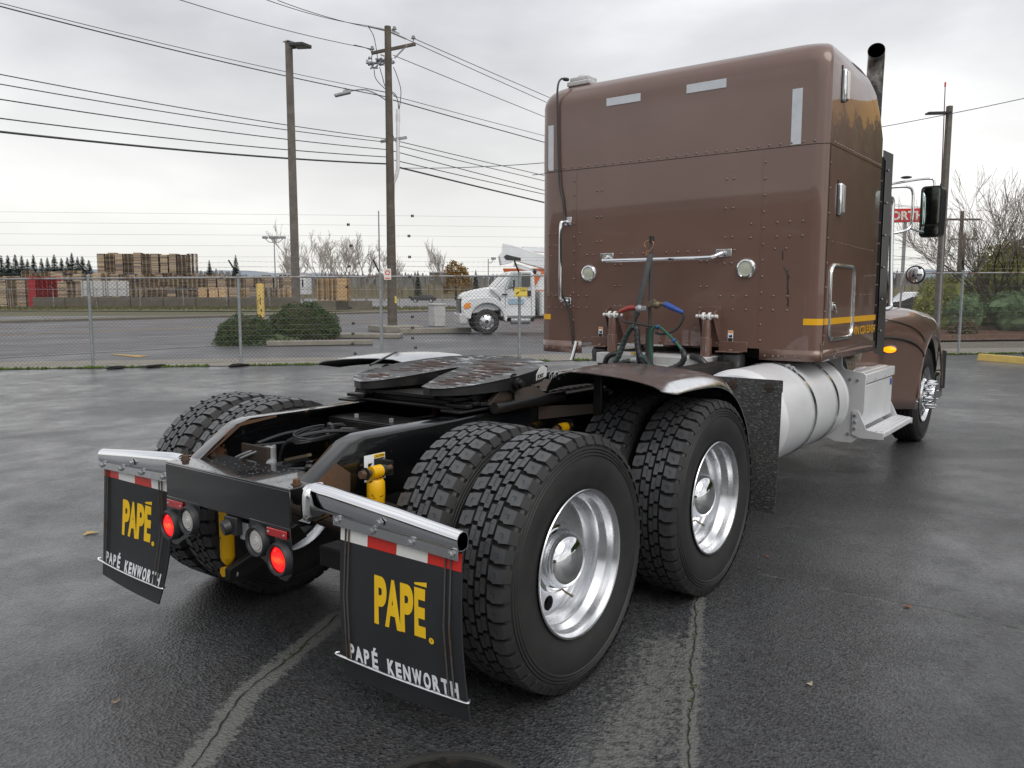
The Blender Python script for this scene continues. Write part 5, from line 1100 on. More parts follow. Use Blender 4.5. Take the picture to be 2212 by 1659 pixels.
def flap(s,tw,seed):
    # rubber sheet, gently curled; y0 is the inner top corner
    W=.595; H=.60; nx,nz=16,14
    def pos(i,j,off=0):                  # i across 0..1 from picture-left to picture-right, j down 0..1
        if s<0: y=-.600-W*i
        else: y=1.190-W*i
        x=-.722-off; z=.752-.0*i-H*j
        if s<0: x+=-.012*math.sin(PI*j)+.035*(j**2)*(i) ; z-=.010*j*i; y+=.004*math.sin(3*j)
        else: x+=.03*math.sin(PI*j*.8)*(i-.35)-.05*j**2*i; y+=tw*j*j; z-=.012*i*j
        x-=.010*math.sin(PI*i)*j
        return Vector((x,y,z))
    b=B(); V=[];F=[]
    for k,off in ((0,0),(1,-.007)):
        for j in range(nz+1):
            for i in range(nx+1): V.append(pos(i/nx,j/nz,off))
    m=(nx+1)*(nz+1)
    for j in range(nz):
        for i in range(nx):
            q=j*(nx+1)+i; F+=[(q,q+nx+1,q+nx+2,q+1),(m+q,m+q+1,m+q+nx+2,m+q+nx+1)]
    for j in range(nz):
        for i in (0,nx): q=j*(nx+1)+i; F.append((q,q+nx+1,m+q+nx+1,m+q) if i else (q,m+q,m+q+nx+1,q+nx+1))
    for i in range(nx):
        q=nz*(nx+1)+i; F.append((q,m+q,m+q+1,q+1))
    b.add(V,F); f=P('mud_flap',b,'rubber')
    def sheet(name,i0,i1,j0,j1,m_,n=6,off=.0012):
        b=B(); V=[pos(i0+(i1-i0)*k/n,jj,off) for jj in (j0,j1) for k in range(n+1)]; b.add(V,[(k,n+1+k,n+2+k,k+1) for k in range(n)]); P(name,b,m_,f)
    cuts=([(0,.245,'whtt'),(.245,.495,'redt'),(.495,.745,'whtt'),(.745,1,'redt')] if s<0 else [(0,.245,'redt'),(.245,.5,'whtt'),(.5,.75,'redt'),(.75,1,'whtt')])
    for a,c,mm in cuts: sheet('reflective_tape',a,c,.012,.115,mm)
    def warp(o,off=.0016):
        for v in o.data.vertices: v.co=pos(v.co.x/W,-v.co.y/H,off+v.co.z)
    def wtext(name,body,m_,box,bold,sp=1):
        o=text(name,body,.2,m_,f,(0,0,0),(1,0,0),(0,1,0),bold=bold,ext=.0003,space=sp); fit(o,*box); warp(o); return o
    for k,(ch_,xa,xb) in enumerate((('P',.188,.252),('A',.243,.322),('P',.318,.382),('E',.386,.438))): wtext('yellow_lettering',ch_,'ylet',(xa,xb,-.342+.002*k,-.162+.0*k),.009)
    b=B(); b.add([(.386,-.146,0),(.444,-.136,0),(.444,-.153,0),(.388,-.153,0)],[(0,3,2,1)]); o=P('accent',b,'ylet',f)
    for v in o.data.vertices: v.co.z=.0003
    warp(o)
    b=B(); b.lathe([(0,.0003),(.0115,.0003)],(.463,-.337,0),(0,0,1),14); o=P('registered_mark',b,'ylet',f); warp(o)
    wtext('registered_letter','R','blk',(.459,.468,-.342,-.332),.0002)
    wtext('white_lettering','PAP','wlet',(.040,.148,-.520,-.460),.008,1.3); wtext('white_lettering','É','wlet',(.163,.193,-.522,-.440),.007)
    for k,(ch_,wd_) in enumerate(zip('KENWORTH',(.034,.027,.034,.044,.031,.031,.031,.033))):
        x_=.242+(0,.0405,.0765,.119,.171,.211,.250,.289)[k]; wtext('white_lettering',ch_,'wlet',(x_,x_+wd_,-.524,-.463),.009)
    # wire stiffener
    rod=[]
    for i0 in (.055,.085,.885,.925):
        b=B(); p0=pos(i0,0,.006); p1=pos(i0,.865,.010); b.tube([p0,pos(i0,.45,.010),p1],.0032,6); P('hanger_rod',b,rusty('rod_steel',(.10,.10,.095),.5,lo=.5,hi=.6,rcol=(.09,.06,.035),metal=.4),f)
    b=B(); pts=[pos(-.03,.855,.0),pos(-.045,.858,.012),pos(-.02,.865,.014)]+[pos(t,.865,.014) for t in (.1,.3,.5,.7,.9)]+[pos(1.0,.865,.014),pos(1.02,.865,.008),pos(1.01,.86,-.006)]; b.tube(smoothpts(pts,3),.0048,8); P('stiffener_rod',b,'polish',f)
    return f
for s in (-1,1): hanger(s); flap(s,.07 if s>0 else 0,s)
# ---- tail lamp cluster
def lampc(y,z,r,kind,par):
    b=B(); b.lathe([(r*1.00,.018),(r*1.06,.026),(r*1.22,.028),(r*1.32,.016),(r*1.34,0)],(-.826,y,z),(-1,0,0),40); g=P('lamp_grommet',b,'rubber',par)
    o=link('lamp_lens',mesh('lamp_lens',B().lathe([(0,.026),(r*.25,.026),(r*.27,.023),(r*.45,.024),(r*.47,.021),(r*.68,.022),(r*.7,.019),(r*.95,.016),(r*1.02,.012)],axis=(-1,0,0),seg=40),'rlens' if kind=='r' else 'wlens'),g,0,(-.826,y,z)); return g
for s in (-1,1):
    b=B(); y0=.17 if s<0 else .17
    pl=[(s*.175,.715),(s*.428,.715),(s*.44,.60),(s*.43,.535),(s*.40,.505),(s*.36,.505),(s*.32,.53),(s*.26,.56),(s*.19,.585)]
    pl=[(y,z) for y,z in pl]; b.prism([(-.826,y,z) for y,z in pl],(.005,0,0)); lo=P('lamp_bracket',b,'black',bevel=.002)
    lampc(s*.240,.637,.0475,'w',lo); lampc(s*.375 if s<0 else s*.392,.590,.050,'r',lo)
    b=B(); ya,yb=sorted((s*.295,s*.415)); b.box(-.835,-.828,ya,yb,.672,.703); rf=P('red_reflector',b,'redr',lo,.002)
    for y in (ya+.012,yb-.012): P('rivet',B().ell((-.836,y,.687),.005,8,5),'galv',rf)
b=B(); b.box(-.83,-.80,-.09,-.005,.625,.70); b.lathe([(0,.03),(.030,.03),(.034,0)],(-.82,-.03,.655),(-1,.3,-.2),12); P('trailer_socket',b,'plast',bevel=.004)
b=B(); b.box(-.80,-.79,-.125,-.070,.605,.675); P('socket_plate',b,'galv',bevel=.002)
# ---- fifth wheel
FW=P('fifth_wheel',B(),'plate'); 
b=B()
def fz(x): return 1.150+(x-.13)*.092
outl=[(.13,.22),(.16,.30),(.24,.38),(.36,.44),(.52,.465),(.68,.46),(.82,.42),(.95,.34),(1.03,.20),(1.06,0),(1.03,-.20),(.95,-.34),(.82,-.42),(.68,-.46),(.52,-.465),(.36,-.44),(.24,-.40),(.16,-.34),(.13,-.26),(.15,-.20),(.25,-.155),(.42,-.075),(.60,-.03),(.66,0),(.62,.035),(.45,.07),(.28,.12),(.17,.165)]
def plate_mesh(b,z0,dz,sc=1):
    n=len(outl); rim=[Vector((x,y,fz(x))) for x,y in outl]
    # inner ring gives a chamfered edge
    from mathutils.geometry import tessellate_polygon
    c=[]
    for i,p in enumerate(rim):
        a=rim[i-1]; q=rim[(i+1)%n]; t=(q-a).normalized(); nn=Vector((-t.y,t.x,0)); c.append(p+nn*.010)
    V=[p+Vector((0,0,-.006)) for p in rim]+c+[p+Vector((0,0,-.038-.045*min(1,max(0,(p.x-.15)*1.6)))) for p in rim]
    tri=tessellate_polygon([c]); F0=[tuple(n+i for i in t) for t in tri]; F=[]+[(i,n+i,n+(i+1)%n,(i+1)%n) for i in range(n)]+[(2*n+i,i,(i+1)%n,2*n+(i+1)%n) for i in range(n)]+[tuple(2*n+i for i in t)[::-1] for t in tri]
    b.add(V,F0,0); b.f+=[tuple(i for i in f) for f in F]; b.mi+=[1]*len(F)
plate_mesh(b,0,0); o=P('top_plate',b,['plate','grease'],FW); 
bm_=o
b=B(); rnd=random.Random(15)
def inpl(x,y):
    ins=False; n=len(outl)
    for i in range(n):
        (x0,y0),(x1,y1)=outl[i],outl[(i+1)%n]
        if (y0>y)!=(y1>y) and x<(x1-x0)*(y-y0)/(y1-y0)+x0: ins=not ins
    return ins and min(math.hypot(x-a,y-c_) for a,c_ in outl)>.03
def zig(x0,x1,ya,yb,n,r=.0042):
    pts=[]
    for k in range(n+1):
        x=x0+(x1-x0)*k/n; y=(ya if k%2 else yb)+rnd.uniform(-.025,.025); x+=rnd.uniform(-.006,.006); pts.append((x,y))
    seg=[]
    for a,c_ in zip(pts,pts[1:]):
        for t in range(6):
            q=(a[0]+(c_[0]-a[0])*t/6,a[1]+(c_[1]-a[1])*t/6+.0); seg.append(q)
    run=[]
    for q in seg:
        if inpl(*q): run.append((q[0]+rnd.uniform(-.003,.003),q[1],fz(q[0])+.002))
        else:
            if len(run)>2: b.tube(run,[r*rnd.uniform(.6,1.2) for _ in run],5,flat=.7)
            run=[]
        if rnd.random()<.035 and len(run)>2: b.tube(run,[r*rnd.uniform(.6,1.2) for _ in run],5,flat=.7); run=[]
    if len(run)>2: b.tube(run,r,5,flat=.7)
zig(.19,.60,-.17,-.38,14,.0019); zig(.44,.78,.12,.34,9,.0019); zig(.24,.34,.2,.32,4,.003); zig(.66,.90,-.34,.0,5,.0019); zig(.60,.72,-.1,-.38,3,.0022)
P('grease_strands',b,'redgrease',FW,stuff=True)
b=B()
for s in (-1,1):
    y=s*.37
    b.prism([(.28,y,1.10),(1.0,y,1.17),(.9,y,1.12),(.35,y,1.07)],(0,-s*.02,0))
b.prism([(.16,.25,1.15),(.62,.06,1.18),(.62,.06,1.10),(.2,.24,1.085)],(0,.015,0)); b.prism([(.16,-.22,1.15),(.62,-.06,1.18),(.62,-.06,1.10),(.2,-.22,1.085)],(0,-.015,0)); b.box(.22,.9,-.36,.36,1.085,1.10); P('web',b,'grease',FW)
for s in (-1,1):
    b=B(); y=s*.44; b.prism([(.47,y,1.175),(.62,y,1.18),(.66,y,1.14),(.88,y,1.055),(.36,y,1.055),(.45,y,1.12)],(0,-s*.035,0)); b.prism([(.60,y-s*.04,1.16),(.62,y+s*.0,1.16),(.80,y+s*.05,1.055),(.50,y+s*.05,1.055)],(.03,0,0)); P('pedestal',b,'rust',FW,.004)
    b=B(); b.lathe([(0,.055),(.018,.055),(.018,.035),(.030,.033),(.032,.0),(.05,-.0)],(.54,s*.455,1.150),(0,s,0),16); P('pivot_pin',b,'grease',FW)
    b=B(); b.cyl((.36,s*.47,1.045),(.96,s*.47,1.045),.028,seg=14); P('slide_tube',b,'grease',FW)
b=B(); b.prism([(.70,-.475,1.150),(.79,-.475,1.165),(.80,-.475,1.21),(.765,-.475,1.225),(.73,-.475,1.215),(.70,-.475,1.18)],(0,-.004,0)); P('lock_plate',b,'whd',FW,.002)
text('plate_lettering','JOST',.026,'blk',FW,(.708,-.4805,1.162),(1,0,.1),(0,0,1),bold=.0008)
b=B()
pts=[(.86+.02*math.cos(t),-.50+.0042*t-.03,1.165+.02*math.sin(t)) for t in [k*.5 for k in range(44)]]; b.tube(pts,.0035,5); P('spring',b,'galv',FW)
b=B(); b.tube([PX('y',.44,800,789),PX('y',.60,855,760.5)],.009,8,flat=.6); P('release_handle',b,'grease',FW)
# ---- slider base: side rails, ramps, stepped plates
for s in (-1,1):
    b=B(); b.box(.16,1.75,min(s*.30,s*.43),max(s*.30,s*.43),1.022+.012,1.046); P('slide_rail',b,'grease',bevel=.003)
    for k in range(11):
        b=B(); b.box(.98+k*.068,1.018+k*.068,min(s*.305,s*.37),max(s*.305,s*.37),1.046,1.062); P('slide_tooth',b,'grease',bevel=.002)
    for k in range(4):
        b=B(); y0=s*.31; b.obox((.235+k*.055,s*.355,1.062+.007*(k%2)),(.042,.135,.018),Matrix.Rotation(.05*(k-1),3,'Y')); P('stop_plate',b,'grease',bevel=.003)
b=B(); b.box(.22,.28,-.33,.33,1.040,1.052); b.box(.50,.545,-.40,.40,1.046,1.11); P('slider_cross_bar',b,'grease',bevel=.003)
b=B(); b.box(.30,.36,-.33,.30,1.02,1.07); b.box(.7,.76,-.4,.4,1.05,1.10); P('locking_bar',b,'grease',bevel=.004)
b=B(); b.box(1.0,1.65,-.42,.42,1.036,1.044); P('deck_plate',b,'rust',bevel=.002)
for k in range(5):
    b=B(); b.box(.7+k*.02,1.68,-.43+.0,-.40,.0,.0)
# ---- drive fenders
def fender(s):
    path=[(.80,1.205),(.90,1.218),(1.05,1.222),(1.30,1.212),(1.48,1.175),(1.62,1.11),(1.74,1.01),(1.83,.89),(1.89,.75),(1.925,.60),(1.94,.50)]
    cs=[(.455,-.125),(.47,-.095),(.50,-.055),(.56,-.020),(.64,-.003),(.76,0),(.88,-.004),(1.0,-.012),(1.10,-.024),(1.150,-.036),(1.163,-.044),(1.196,-.078),(1.203,-.095)]
    P3=smoothpts([(x,0,z) for x,z in path],4); V=[];F=[]; n=len(cs)
    for k,off in ((0,0),(1,-.005)):
        for i,p in enumerate(P3):
            t=(P3[min(i+1,len(P3)-1)]-P3[max(i-1,0)]).normalized(); nn=Vector((-t.z,0,t.x))
            for y,dz in cs:
                if y>1.12: dz=-.028+(dz+.028)*min(1,.35+i/6)
                q=p+nn*(dz+off); xx=q.x
                if i<8: xx-= .14*(1-i/8)*max(0,(y-.50))/.7
                V.append((xx,s*y,q.z))
    m=len(P3)*n
    for i in range(len(P3)-1):
        for k in range(n-1): q=i*n+k; F+=[(q,q+1,q+n+1,q+n),(m+q,m+q+n,m+q+n+1,m+q+1)]
    for k in range(n-1):
        for i in (0,len(P3)-1): q=i*n+k; F.append((q,m+q,m+q+1,q+1))
    for i in range(len(P3)-1):
        for k in (0,n-1): q=i*n+k; F.append((q,q+n,m+q+n,m+q))
    b=B(); b.add(V,F); f=P('fender',b,['polish','plast'])
    f.data.polygons.foreach_set('material_index',[1 if (all(v>=m for v in p.vertices)) else 0 for p in f.data.polygons])
    b=B(); y=s*.62; b.box(1.03,1.055,min(y,y+s*.05),max(y,y+s*.05),.90,1.20); P('fender_post',b,'grease',f,.003)
    b=B(); b.prism([(1.05,y,.93),(1.05,y,1.0),(1.62,y,1.14),(1.66,y,1.07)],(0,s*.012,0)); P('fender_brace',b,'grease',f)
    b=B(); b.prism([(.78,s*.436,.935),(.78,s*.436,1.005),(1.04,s*.625,1.005),(1.04,s*.625,.955)],(.010,0,.0)); P('fender_arm',b,'rust',f)
    b=B(); b.box(1.55,1.70,min(s*.43,s*1.12),max(s*.43,s*1.12),1.03,1.07); P('support_bar',b,'blackd',f)
    return f
for s in (-1,1): fender(s)
# rubber guards ahead of the drive wheels
for s in (-1,1):
    b=B(); V=[]; 
    y0,y1=s*.56,s*1.275; x=2.10
    nz=10
    for j in range(nz+1):
        t=j/nz; z=(1.085 if s<0 else .98)-.80*t; V+=[(x-.03*t*t,y0+ (s*.26*max(0,(t-.55)/.45) if True else 0),z+.0),(x-.05*t*t-.01,y1+s*.0,z+.0),(x-.03*t*t+.01,y0+(s*.26*max(0,(t-.55)/.45)),z),(x-.05*t*t,y1,z)]
    F=[]
    for j in range(nz):
        q=4*j; F+=[(q,q+4,q+5,q+1),(q+2,q+3,q+7,q+6),(q,q+2,q+6,q+4),(q+1,q+5,q+7,q+3)]
    F+=[(0,1,3,2),(4*nz,4*nz+2,4*nz+3,4*nz+1)]; b.add(V,F); g=P('rubber_guard',b,'guard')
    for y in (.74,.97,1.20): P('washer',B().lathe([(0,.014),(.010,.014),(.010,.006),(.028,.005),(.03,0)],(x-.012,s*y,1.04),(-1,0,0),16),'rust',g)
    b=B(); b.box(x,x+.03,min(s*.44,s*1.27),max(s*.44,s*1.27),1.01,1.08); P('guard_bar',b,'blackd',g)
# ---- fuel tanks, straps, bracket plates, steps
for s in (-1,1):
    yc=s*.865; R=.335 if s<0 else .285; zc=.765 if s<0 else .64; L0,L1=2.40,3.93
    b=B(); b.lathe([(0,L0+.0),(R-.075,L0+.005),(R-.035,L0+.015),(R-.01,L0+.04),(R,L0+.06),(R+.003,L0+.065),(R+.003,L0+.10),(R,L0+.105),(R,L1-.105),(R+.003,L1-.10),(R+.003,L1-.065),(R,L1-.06),(R-.01,L1-.03),(R-.055,L1),(0,L1+.005)],(0,yc,zc),(1,0,0),72); tk=P('fuel_tank',b,'alu',ang=25)
    for x in (3.02,3.56):
        b=B(); b.lathe([(R+.002,x-.026),(R+.008,x-.026),(R+.008,x+.026),(R+.002,x+.026)],(0,yc,zc),(1,0,0),72); sp_=P('tank_strap',b,'polish',tk,ang=25)
        b=B(); a=R_(118) if s<0 else R_(62); 
        for q in (0,1): aa=a+(-1 if s>0 else 1)*.10*q*(-1); c_=Vector((x,yc+(R+.02)*math.cos(aa),zc+(R+.02)*math.sin(aa))); b.cyl(c_+Vector((-.02,0,0)),c_+Vector((.02,0,0)),.012,seg=8)
        b.tube([(x,yc+(R+.012)*math.cos(a-.1),zc+(R+.012)*math.sin(a-.1)),(x,yc+(R+.03)*math.cos(a),zc+(R+.03)*math.sin(a)),(x,yc+(R+.012)*math.cos(a+.16),zc+(R+.012)*math.sin(a+.16))],.007,6); P('strap_latch',b,'galv',sp_)
    # big cast bracket between tank and box
    b=B(); X=4.42; pl=[(.78,1.12),(.955,1.125),(.985,1.10),(.99,1.00),(1.01,.965),(1.165,.945),(1.185,.925),(1.18,.62),(1.15,.52),(1.15,.40),(1.09,.345),(.95,.345),(.78,.42)]
    b.prism([(X,s*y,z) for y,z in pl],(.012,0,0)); br=P('step_bracket',b,'alu',bevel=.004)
    for y,z in ((1.06,.885),(1.12,.88),(.84,1.09),(.90,1.085),(.86,1.05),(1.06,.42),(1.12,.47)): P('bolt',B().lathe([(0,.012),(.009,.012),(.013,.004),(.013,0)],(X,s*y,z),(-1,0,0),8),'galv' if z<1 else 'blk',br)
    b=B(); b.box(4.435,5.46,min(s*.62,s*1.165),max(s*.62,s*1.165),.48,.835); bx=P('battery_box',b,'alu',bevel=.012)
    b=B(); b.box(4.425,5.48,min(s*.60,s*1.178),max(s*.60,s*1.178),.845,.93); P('box_lid',b,'alu',bx,.008)
    for k in range(4): b=B(); b.box(4.44,5.46,min(s*(.72+k*.11),s*(.78+k*.11)),max(s*(.72+k*.11),s*(.78+k*.11)),.93,.937); P('tread_strip',b,'aluy',bx)
    for x in (4.47,4.75,5.1,5.42): P('rivet',B().ell((x,s*1.178,.87),.008,8,5),'galv',bx)
    b=B(); b.prism([(5.36,s*1.1655,.76),(5.43,s*1.1655,.76),(5.43,s*1.1655,.82),(5.36,s*1.1655,.82)],(0,s*.001,0)); P('blue_sticker',b,'blueh',bx)
    b=B(); b.box(4.44,5.50,min(s*1.17,s*1.345),max(s*1.17,s*1.345),.415,.455); stp=P('step',b,'aluy',bevel=.004)
    for k in range(4): b=B(); b.box(4.45,5.49,min(s*(1.185+k*.04),s*(1.207+k*.04)),max(s*(1.185+k*.04),s*(1.207+k*.04)),.455,.462); P('tread_strip',b,'alu',stp)
    for x in (4.406,5.50):
        b=B(); b.prism([(x,s*1.09,.62),(x,s*1.14,.62),(x,s*1.21,.47),(x,s*1.345,.452),(x,s*1.345,.40),(x,s*1.16,.395),(x,s*1.09,.42)],(.008,0,0)); sb_=P('step_support',b,'alu',stp,.002)
        if x<5: 
            for z in (.585,.53,.475): P('bolt',B().lathe([(0,.014),(.010,.014),(.015,.004),(.015,0)],(x,s*1.115,z),(-1,0,0),8),'galv',sb_)
# ---- sleeper
XB=3.10; XF=4.62; HW=1.187
def ring(z,x0,x1,hw,r=.12,n=7,rf=.05):   # rear corners are flatter across the back than along the side
    pts=[]
    for cx,cy,a0,rx,ry in ((x1-rf,hw-rf,0,rf,rf),(x0+r*.48,hw-r,90,r*.48,r),(x0+r*.48,-hw+r,180,r*.48,r),(x1-rf,-hw+rf,270,rf,rf)):
        for k in range(n+1):
            a=R_(a0+90*k/n); pts.append((cx+rx*math.cos(a),cy+ry*math.sin(a),z))
    return pts
def loft(b,rings,cap0=True,cap1=True,mi=0):
    n=len(rings[0]); V=[p for r in rings for p in r]; F=[(i*n+k,i*n+(k+1)%n,(i+1)*n+(k+1)%n,(i+1)*n+k) for i in range(len(rings)-1) for k in range(n)]
    if cap0: F.append(tuple(range(n))[::-1])
    if cap1: F.append(tuple((len(rings)-1)*n+k for k in range(n)))
    b.add(V,F,mi)
def xfront(z):
    T_=[(2.6,4.62),(2.9,4.58),(3.05,4.50),(3.14,4.38),(3.22,4.20),(3.29,3.97),(3.33,3.76),(3.36,3.55)]
    for (a,x),(c,y) in zip(T_,T_[1:]):
        if z<=c: return x+(y-x)*max(0,(z-a)/(c-a))
    return 3.55
SL=P('sleeper',B(),'brown')
b=B(); R=[ring(1.20,XB,XF,HW),ring(2.614,XB,XF,HW)]; loft(b,R); P('lower_shell',b,'brown',SL,ang=25)
b=B(); R=[ring(2.60,XB+.006,XF-.006,HW-.006),ring(2.63,XB+.006,XF-.006,HW-.006)]; loft(b,R); P('seam_gap',b,'blk',SL)
b=B(); R=[ring(2.618,XB-.002,XF,HW+.002),ring(2.85,XB-.002,XF-.0,HW+.002),ring(2.98,XB-.001,xfront(2.98),HW)]
# roof rises a little forward of the rear edge, then sweeps down to the front
zr_=3.15; rr=.18
for k in range(0,9):
    a=R_(90*k/8); ins=rr*(1-math.cos(a)); z=zr_+rr*math.sin(a); R.append(ring(z,XB+ins,max(xfront(z),XB+ins+.5),HW-ins*.62,r=.12+.012*k,rf=.06))
n=len(R[0])
loft(b,R,cap0=False); us=P('upper_shell',b,'brown',SL,ang=30)
# skirts below the shell
def skirt(s,z0,y_in):
    b=B(); rg=[p for p in ring(1.2,XB+.0,XF,HW) if (p[1]*s>0)]
    rg.sort(key=lambda p: math.atan2(p[1]*s-.9,p[0]-3.4))
    cx=[(XB,s*y_in)]+sorted([(p[0],p[1]) for p in rg if p[0]<XB+.2],key=lambda q:(q[0]+abs(q[1])*1.0))+[(XF,s*HW)]
    V=[];F=[]
    for i,(x,y) in enumerate(cx):
        V+=[(x,y,z0),(x,y,1.2)]
        if i: F.append((2*i-2,2*i,2*i+1,2*i-1))
    b.add(V,F); o=P('skirt_panel',b,'brown',SL,ang=25); m=o.modifiers.new('solid','SOLIDIFY'); m.thickness=.006; m.offset=0; return cx
skirt(-1,1.12,.76); skirt(1,1.10,.765)
# panels standing 3 mm proud: lap seams
b=B(); b.box(XB-.0016,XB,-.746,-.740,1.2,2.612); P('lap_seam',b,'brown',SL); b=B(); b.box(XB-.002,XB,.826,.832,1.1,2.612); P('lap_seam',b,'brown',SL)
b=B(); b.box(3.162,3.168,-HW-.003,-HW,1.13,2.612); P('lap_seam',b,'blk',SL)
# rivets: countless small domes
b=B(); 
def riv(x,y,z,d='x',r=.0085):
    if d=='x':
        V=[(x,y+r*math.cos(a),z+r*math.sin(a)) for a in [k*PI/4 for k in range(8)]]+[(x-.006,y+r*.55*math.cos(a),z+r*.55*math.sin(a)) for a in [k*PI/4 for k in range(8)]]
    else:
        V=[(x+r*math.cos(a),y,z+r*math.sin(a)) for a in [k*PI/4 for k in range(8)]]+[(x+r*.55*math.cos(a),y-.006,z+r*.55*math.sin(a)) for a in [k*PI/4 for k in range(8)]]
    b.add(V,[(k,(k+1)%8,8+(k+1)%8,8+k) for k in range(8)]+[tuple(range(8,16))])
X=XB-.0025; k=-1.10
while k<1.17: riv(X,k,2.638); k+=.079
for z in [1.26+.115*i for i in range(12)]: riv(X,-.762,z) ; riv(X,.850,z)
for yy,zz in [(y,z) for z in (2.43,2.22,2.02) for y in (.63,.585)]+[(y,z) for z in (2.43,2.22,2.01,1.82) for y in (-.475,-.53)]: riv(X,yy,zz)
for z in (1.58,1.48):
    for y in (-.45,-.55,-.65,-.85,-.95,.72,.80,.88,1.03,1.10,.965): riv(X,y,z)
for z in (2.0,2.1): 
    for y in (-.67,-.86,-.95,-1.04,.79,1.03,1.1): riv(X,y,z)
for y in (.40,.30,.2,.12,-.0,-.1,-.18,-.27,-.46,-.55,-.85,-.93,.66,.72,1.0,1.08): riv(X,y,1.915)
for y,z in [(.45,1.83),(.40,1.83),(.45,1.66),(.40,1.66),(.45,1.5),(.4,1.5),(-.29,1.84),(-.34,1.84),(-.29,1.65),(-.34,1.65),(-.29,1.49),(-.34,1.49)]: riv(X,y,z)
k=.74
while k>-.74: riv(X,k,1.228); k-=.078
for y in (-.80,-.86,-.90,-.95,-1.02): riv(X,y,1.15)
for y in (1.12,1.05,.96,.86,.80): riv(X,y,1.135)
Y=-HW-.002; k=3.25
while k<4.60: riv(k,Y,2.638,'y'); riv(k,Y,1.16,'y'); k+=.075
k=1.3
while k<2.6: riv(3.18,Y,k,'y'); riv(4.60,Y,k+.03,'y'); k+=.17
k=3.3
while k<4.5: riv(k,Y,1.965-(k-3.2)*.02,'y',.006); k+=.11
k=3.95
while k<4.5: riv(k,Y,1.59,'y',.006); k+=.14
P('rivets',b,'brown',SL,stuff=True,ang=60)
# grab handle, towel bar, work lamps
def ch(pts,r,par=SL,m='chrome',nm='grab_handle'): b=B(); b.tube(smoothpts(pts,6),r,12); return P(nm,b,m,par)
h=ch([(XB,.915,2.195),(XB-.05,.925,2.19),(XB-.072,.935,2.155),(XB-.074,.935,1.87),(XB-.072,.935,1.575),(XB-.05,.925,1.54),(XB,.915,1.535)],.0135)
for z in (2.20,1.53): b=B(); b.box(XB-.006,XB,.875,.945,z-.035,z+.035); P('handle_plate',b,'polish',h,.004)
h=ch([(XB,.525,1.895),(XB-.045,.525,1.885),(XB-.085,.51,1.862),(XB-.088,.42,1.860),(XB-.088,.0,1.860),(XB-.088,-.36,1.862),(XB-.082,-.42,1.868),(XB-.04,-.465,1.893),(XB,-.468,1.90)],.0155)
for y in (.53,-.468): b=B(); b.box(XB-.006,XB,y-.06,y+.06,1.868,1.925); P('handle_plate',b,'polish',h,.004)
for y,z,r in ((.700,1.765,.050),(-.642,1.780,.052)):
    b=B(); b.lathe([(r*1.0,.010),(r*1.08,.020),(r*1.25,.018),(r*1.42,.006),(r*1.44,0)],(XB-.001,y,z),(-1,0,0),40); w_=P('work_lamp',b,'chrome',SL); b=B(); b.lathe([(0,.014),(r*.6,.013),(r*1.02,.010)],(XB-.001,y,z),(-1,0,0),40); P('lamp_lens',b,'olens',w_)
    for a in (45,135,225,315): P('rivet',B().ell((XB-.018,y+r*1.2*math.cos(R_(a)),z+r*1.2*math.sin(R_(a))),.004,6,4),'galv',w_)
# reflective strips
for y0,y1,z0,z1 in ((.550,.246,3.085,3.145),(-.141,-.452,3.085,3.148),(-.935,-1.005,2.625,3.0),(1.112,1.058,2.63,3.0)):
    b=B(); yy=sorted((y0,y1)); b.box(XB-.0045,XB-.002,yy[0],yy[1],z0,z1); P('reflective_strip',b,'strip',SL)
# stickers
for y in (.580,-.538):
    b=B(); b.box(XB-.0015,XB,y-.020,y+.020,1.240,1.325); s_=P('warning_sticker',b,'wlet',SL)
    b=B(); b.box(XB-.0025,XB-.0015,y-.018,y+.018,1.308,1.322); P('orange_band',b,'warn',s_); b=B(); b.box(XB-.0025,XB-.0015,y-.018,y+.018,1.243,1.270); P('text_field',b,'blk',s_)
    b=B(); b.prism([(XB-.0015,y-.012,1.274),(XB-.0015,y+.010,1.274),(XB-.0015,y+.014,1.295),(XB-.0015,y+.002,1.287),(XB-.0015,y-.008,1.300),(XB-.0015,y-.014,1.285)],(-.001,0,0)); P('pictogram',b,'blk',s_)
# drips of dark fluid at right, scratches
rnd=random.Random(9); b=B(); z=1.76; y=-.945
pts=[]
while z>1.50: pts.append((XB-.002,y,z)); z-=.012; y+=rnd.uniform(-.004,.004)
b.tube(pts,[.004+.002*rnd.random() for _ in pts],4,flat=.5); b.tube([(XB-.002,-.92,1.79),(XB-.002,-.94,1.755),(XB-.002,-.965,1.71)],.004,4); b.tube([(XB-.002,-.905,1.90),(XB-.002,-.908,1.84)],.003,4); P('fluid_drips',b,'blk',SL,stuff=True)
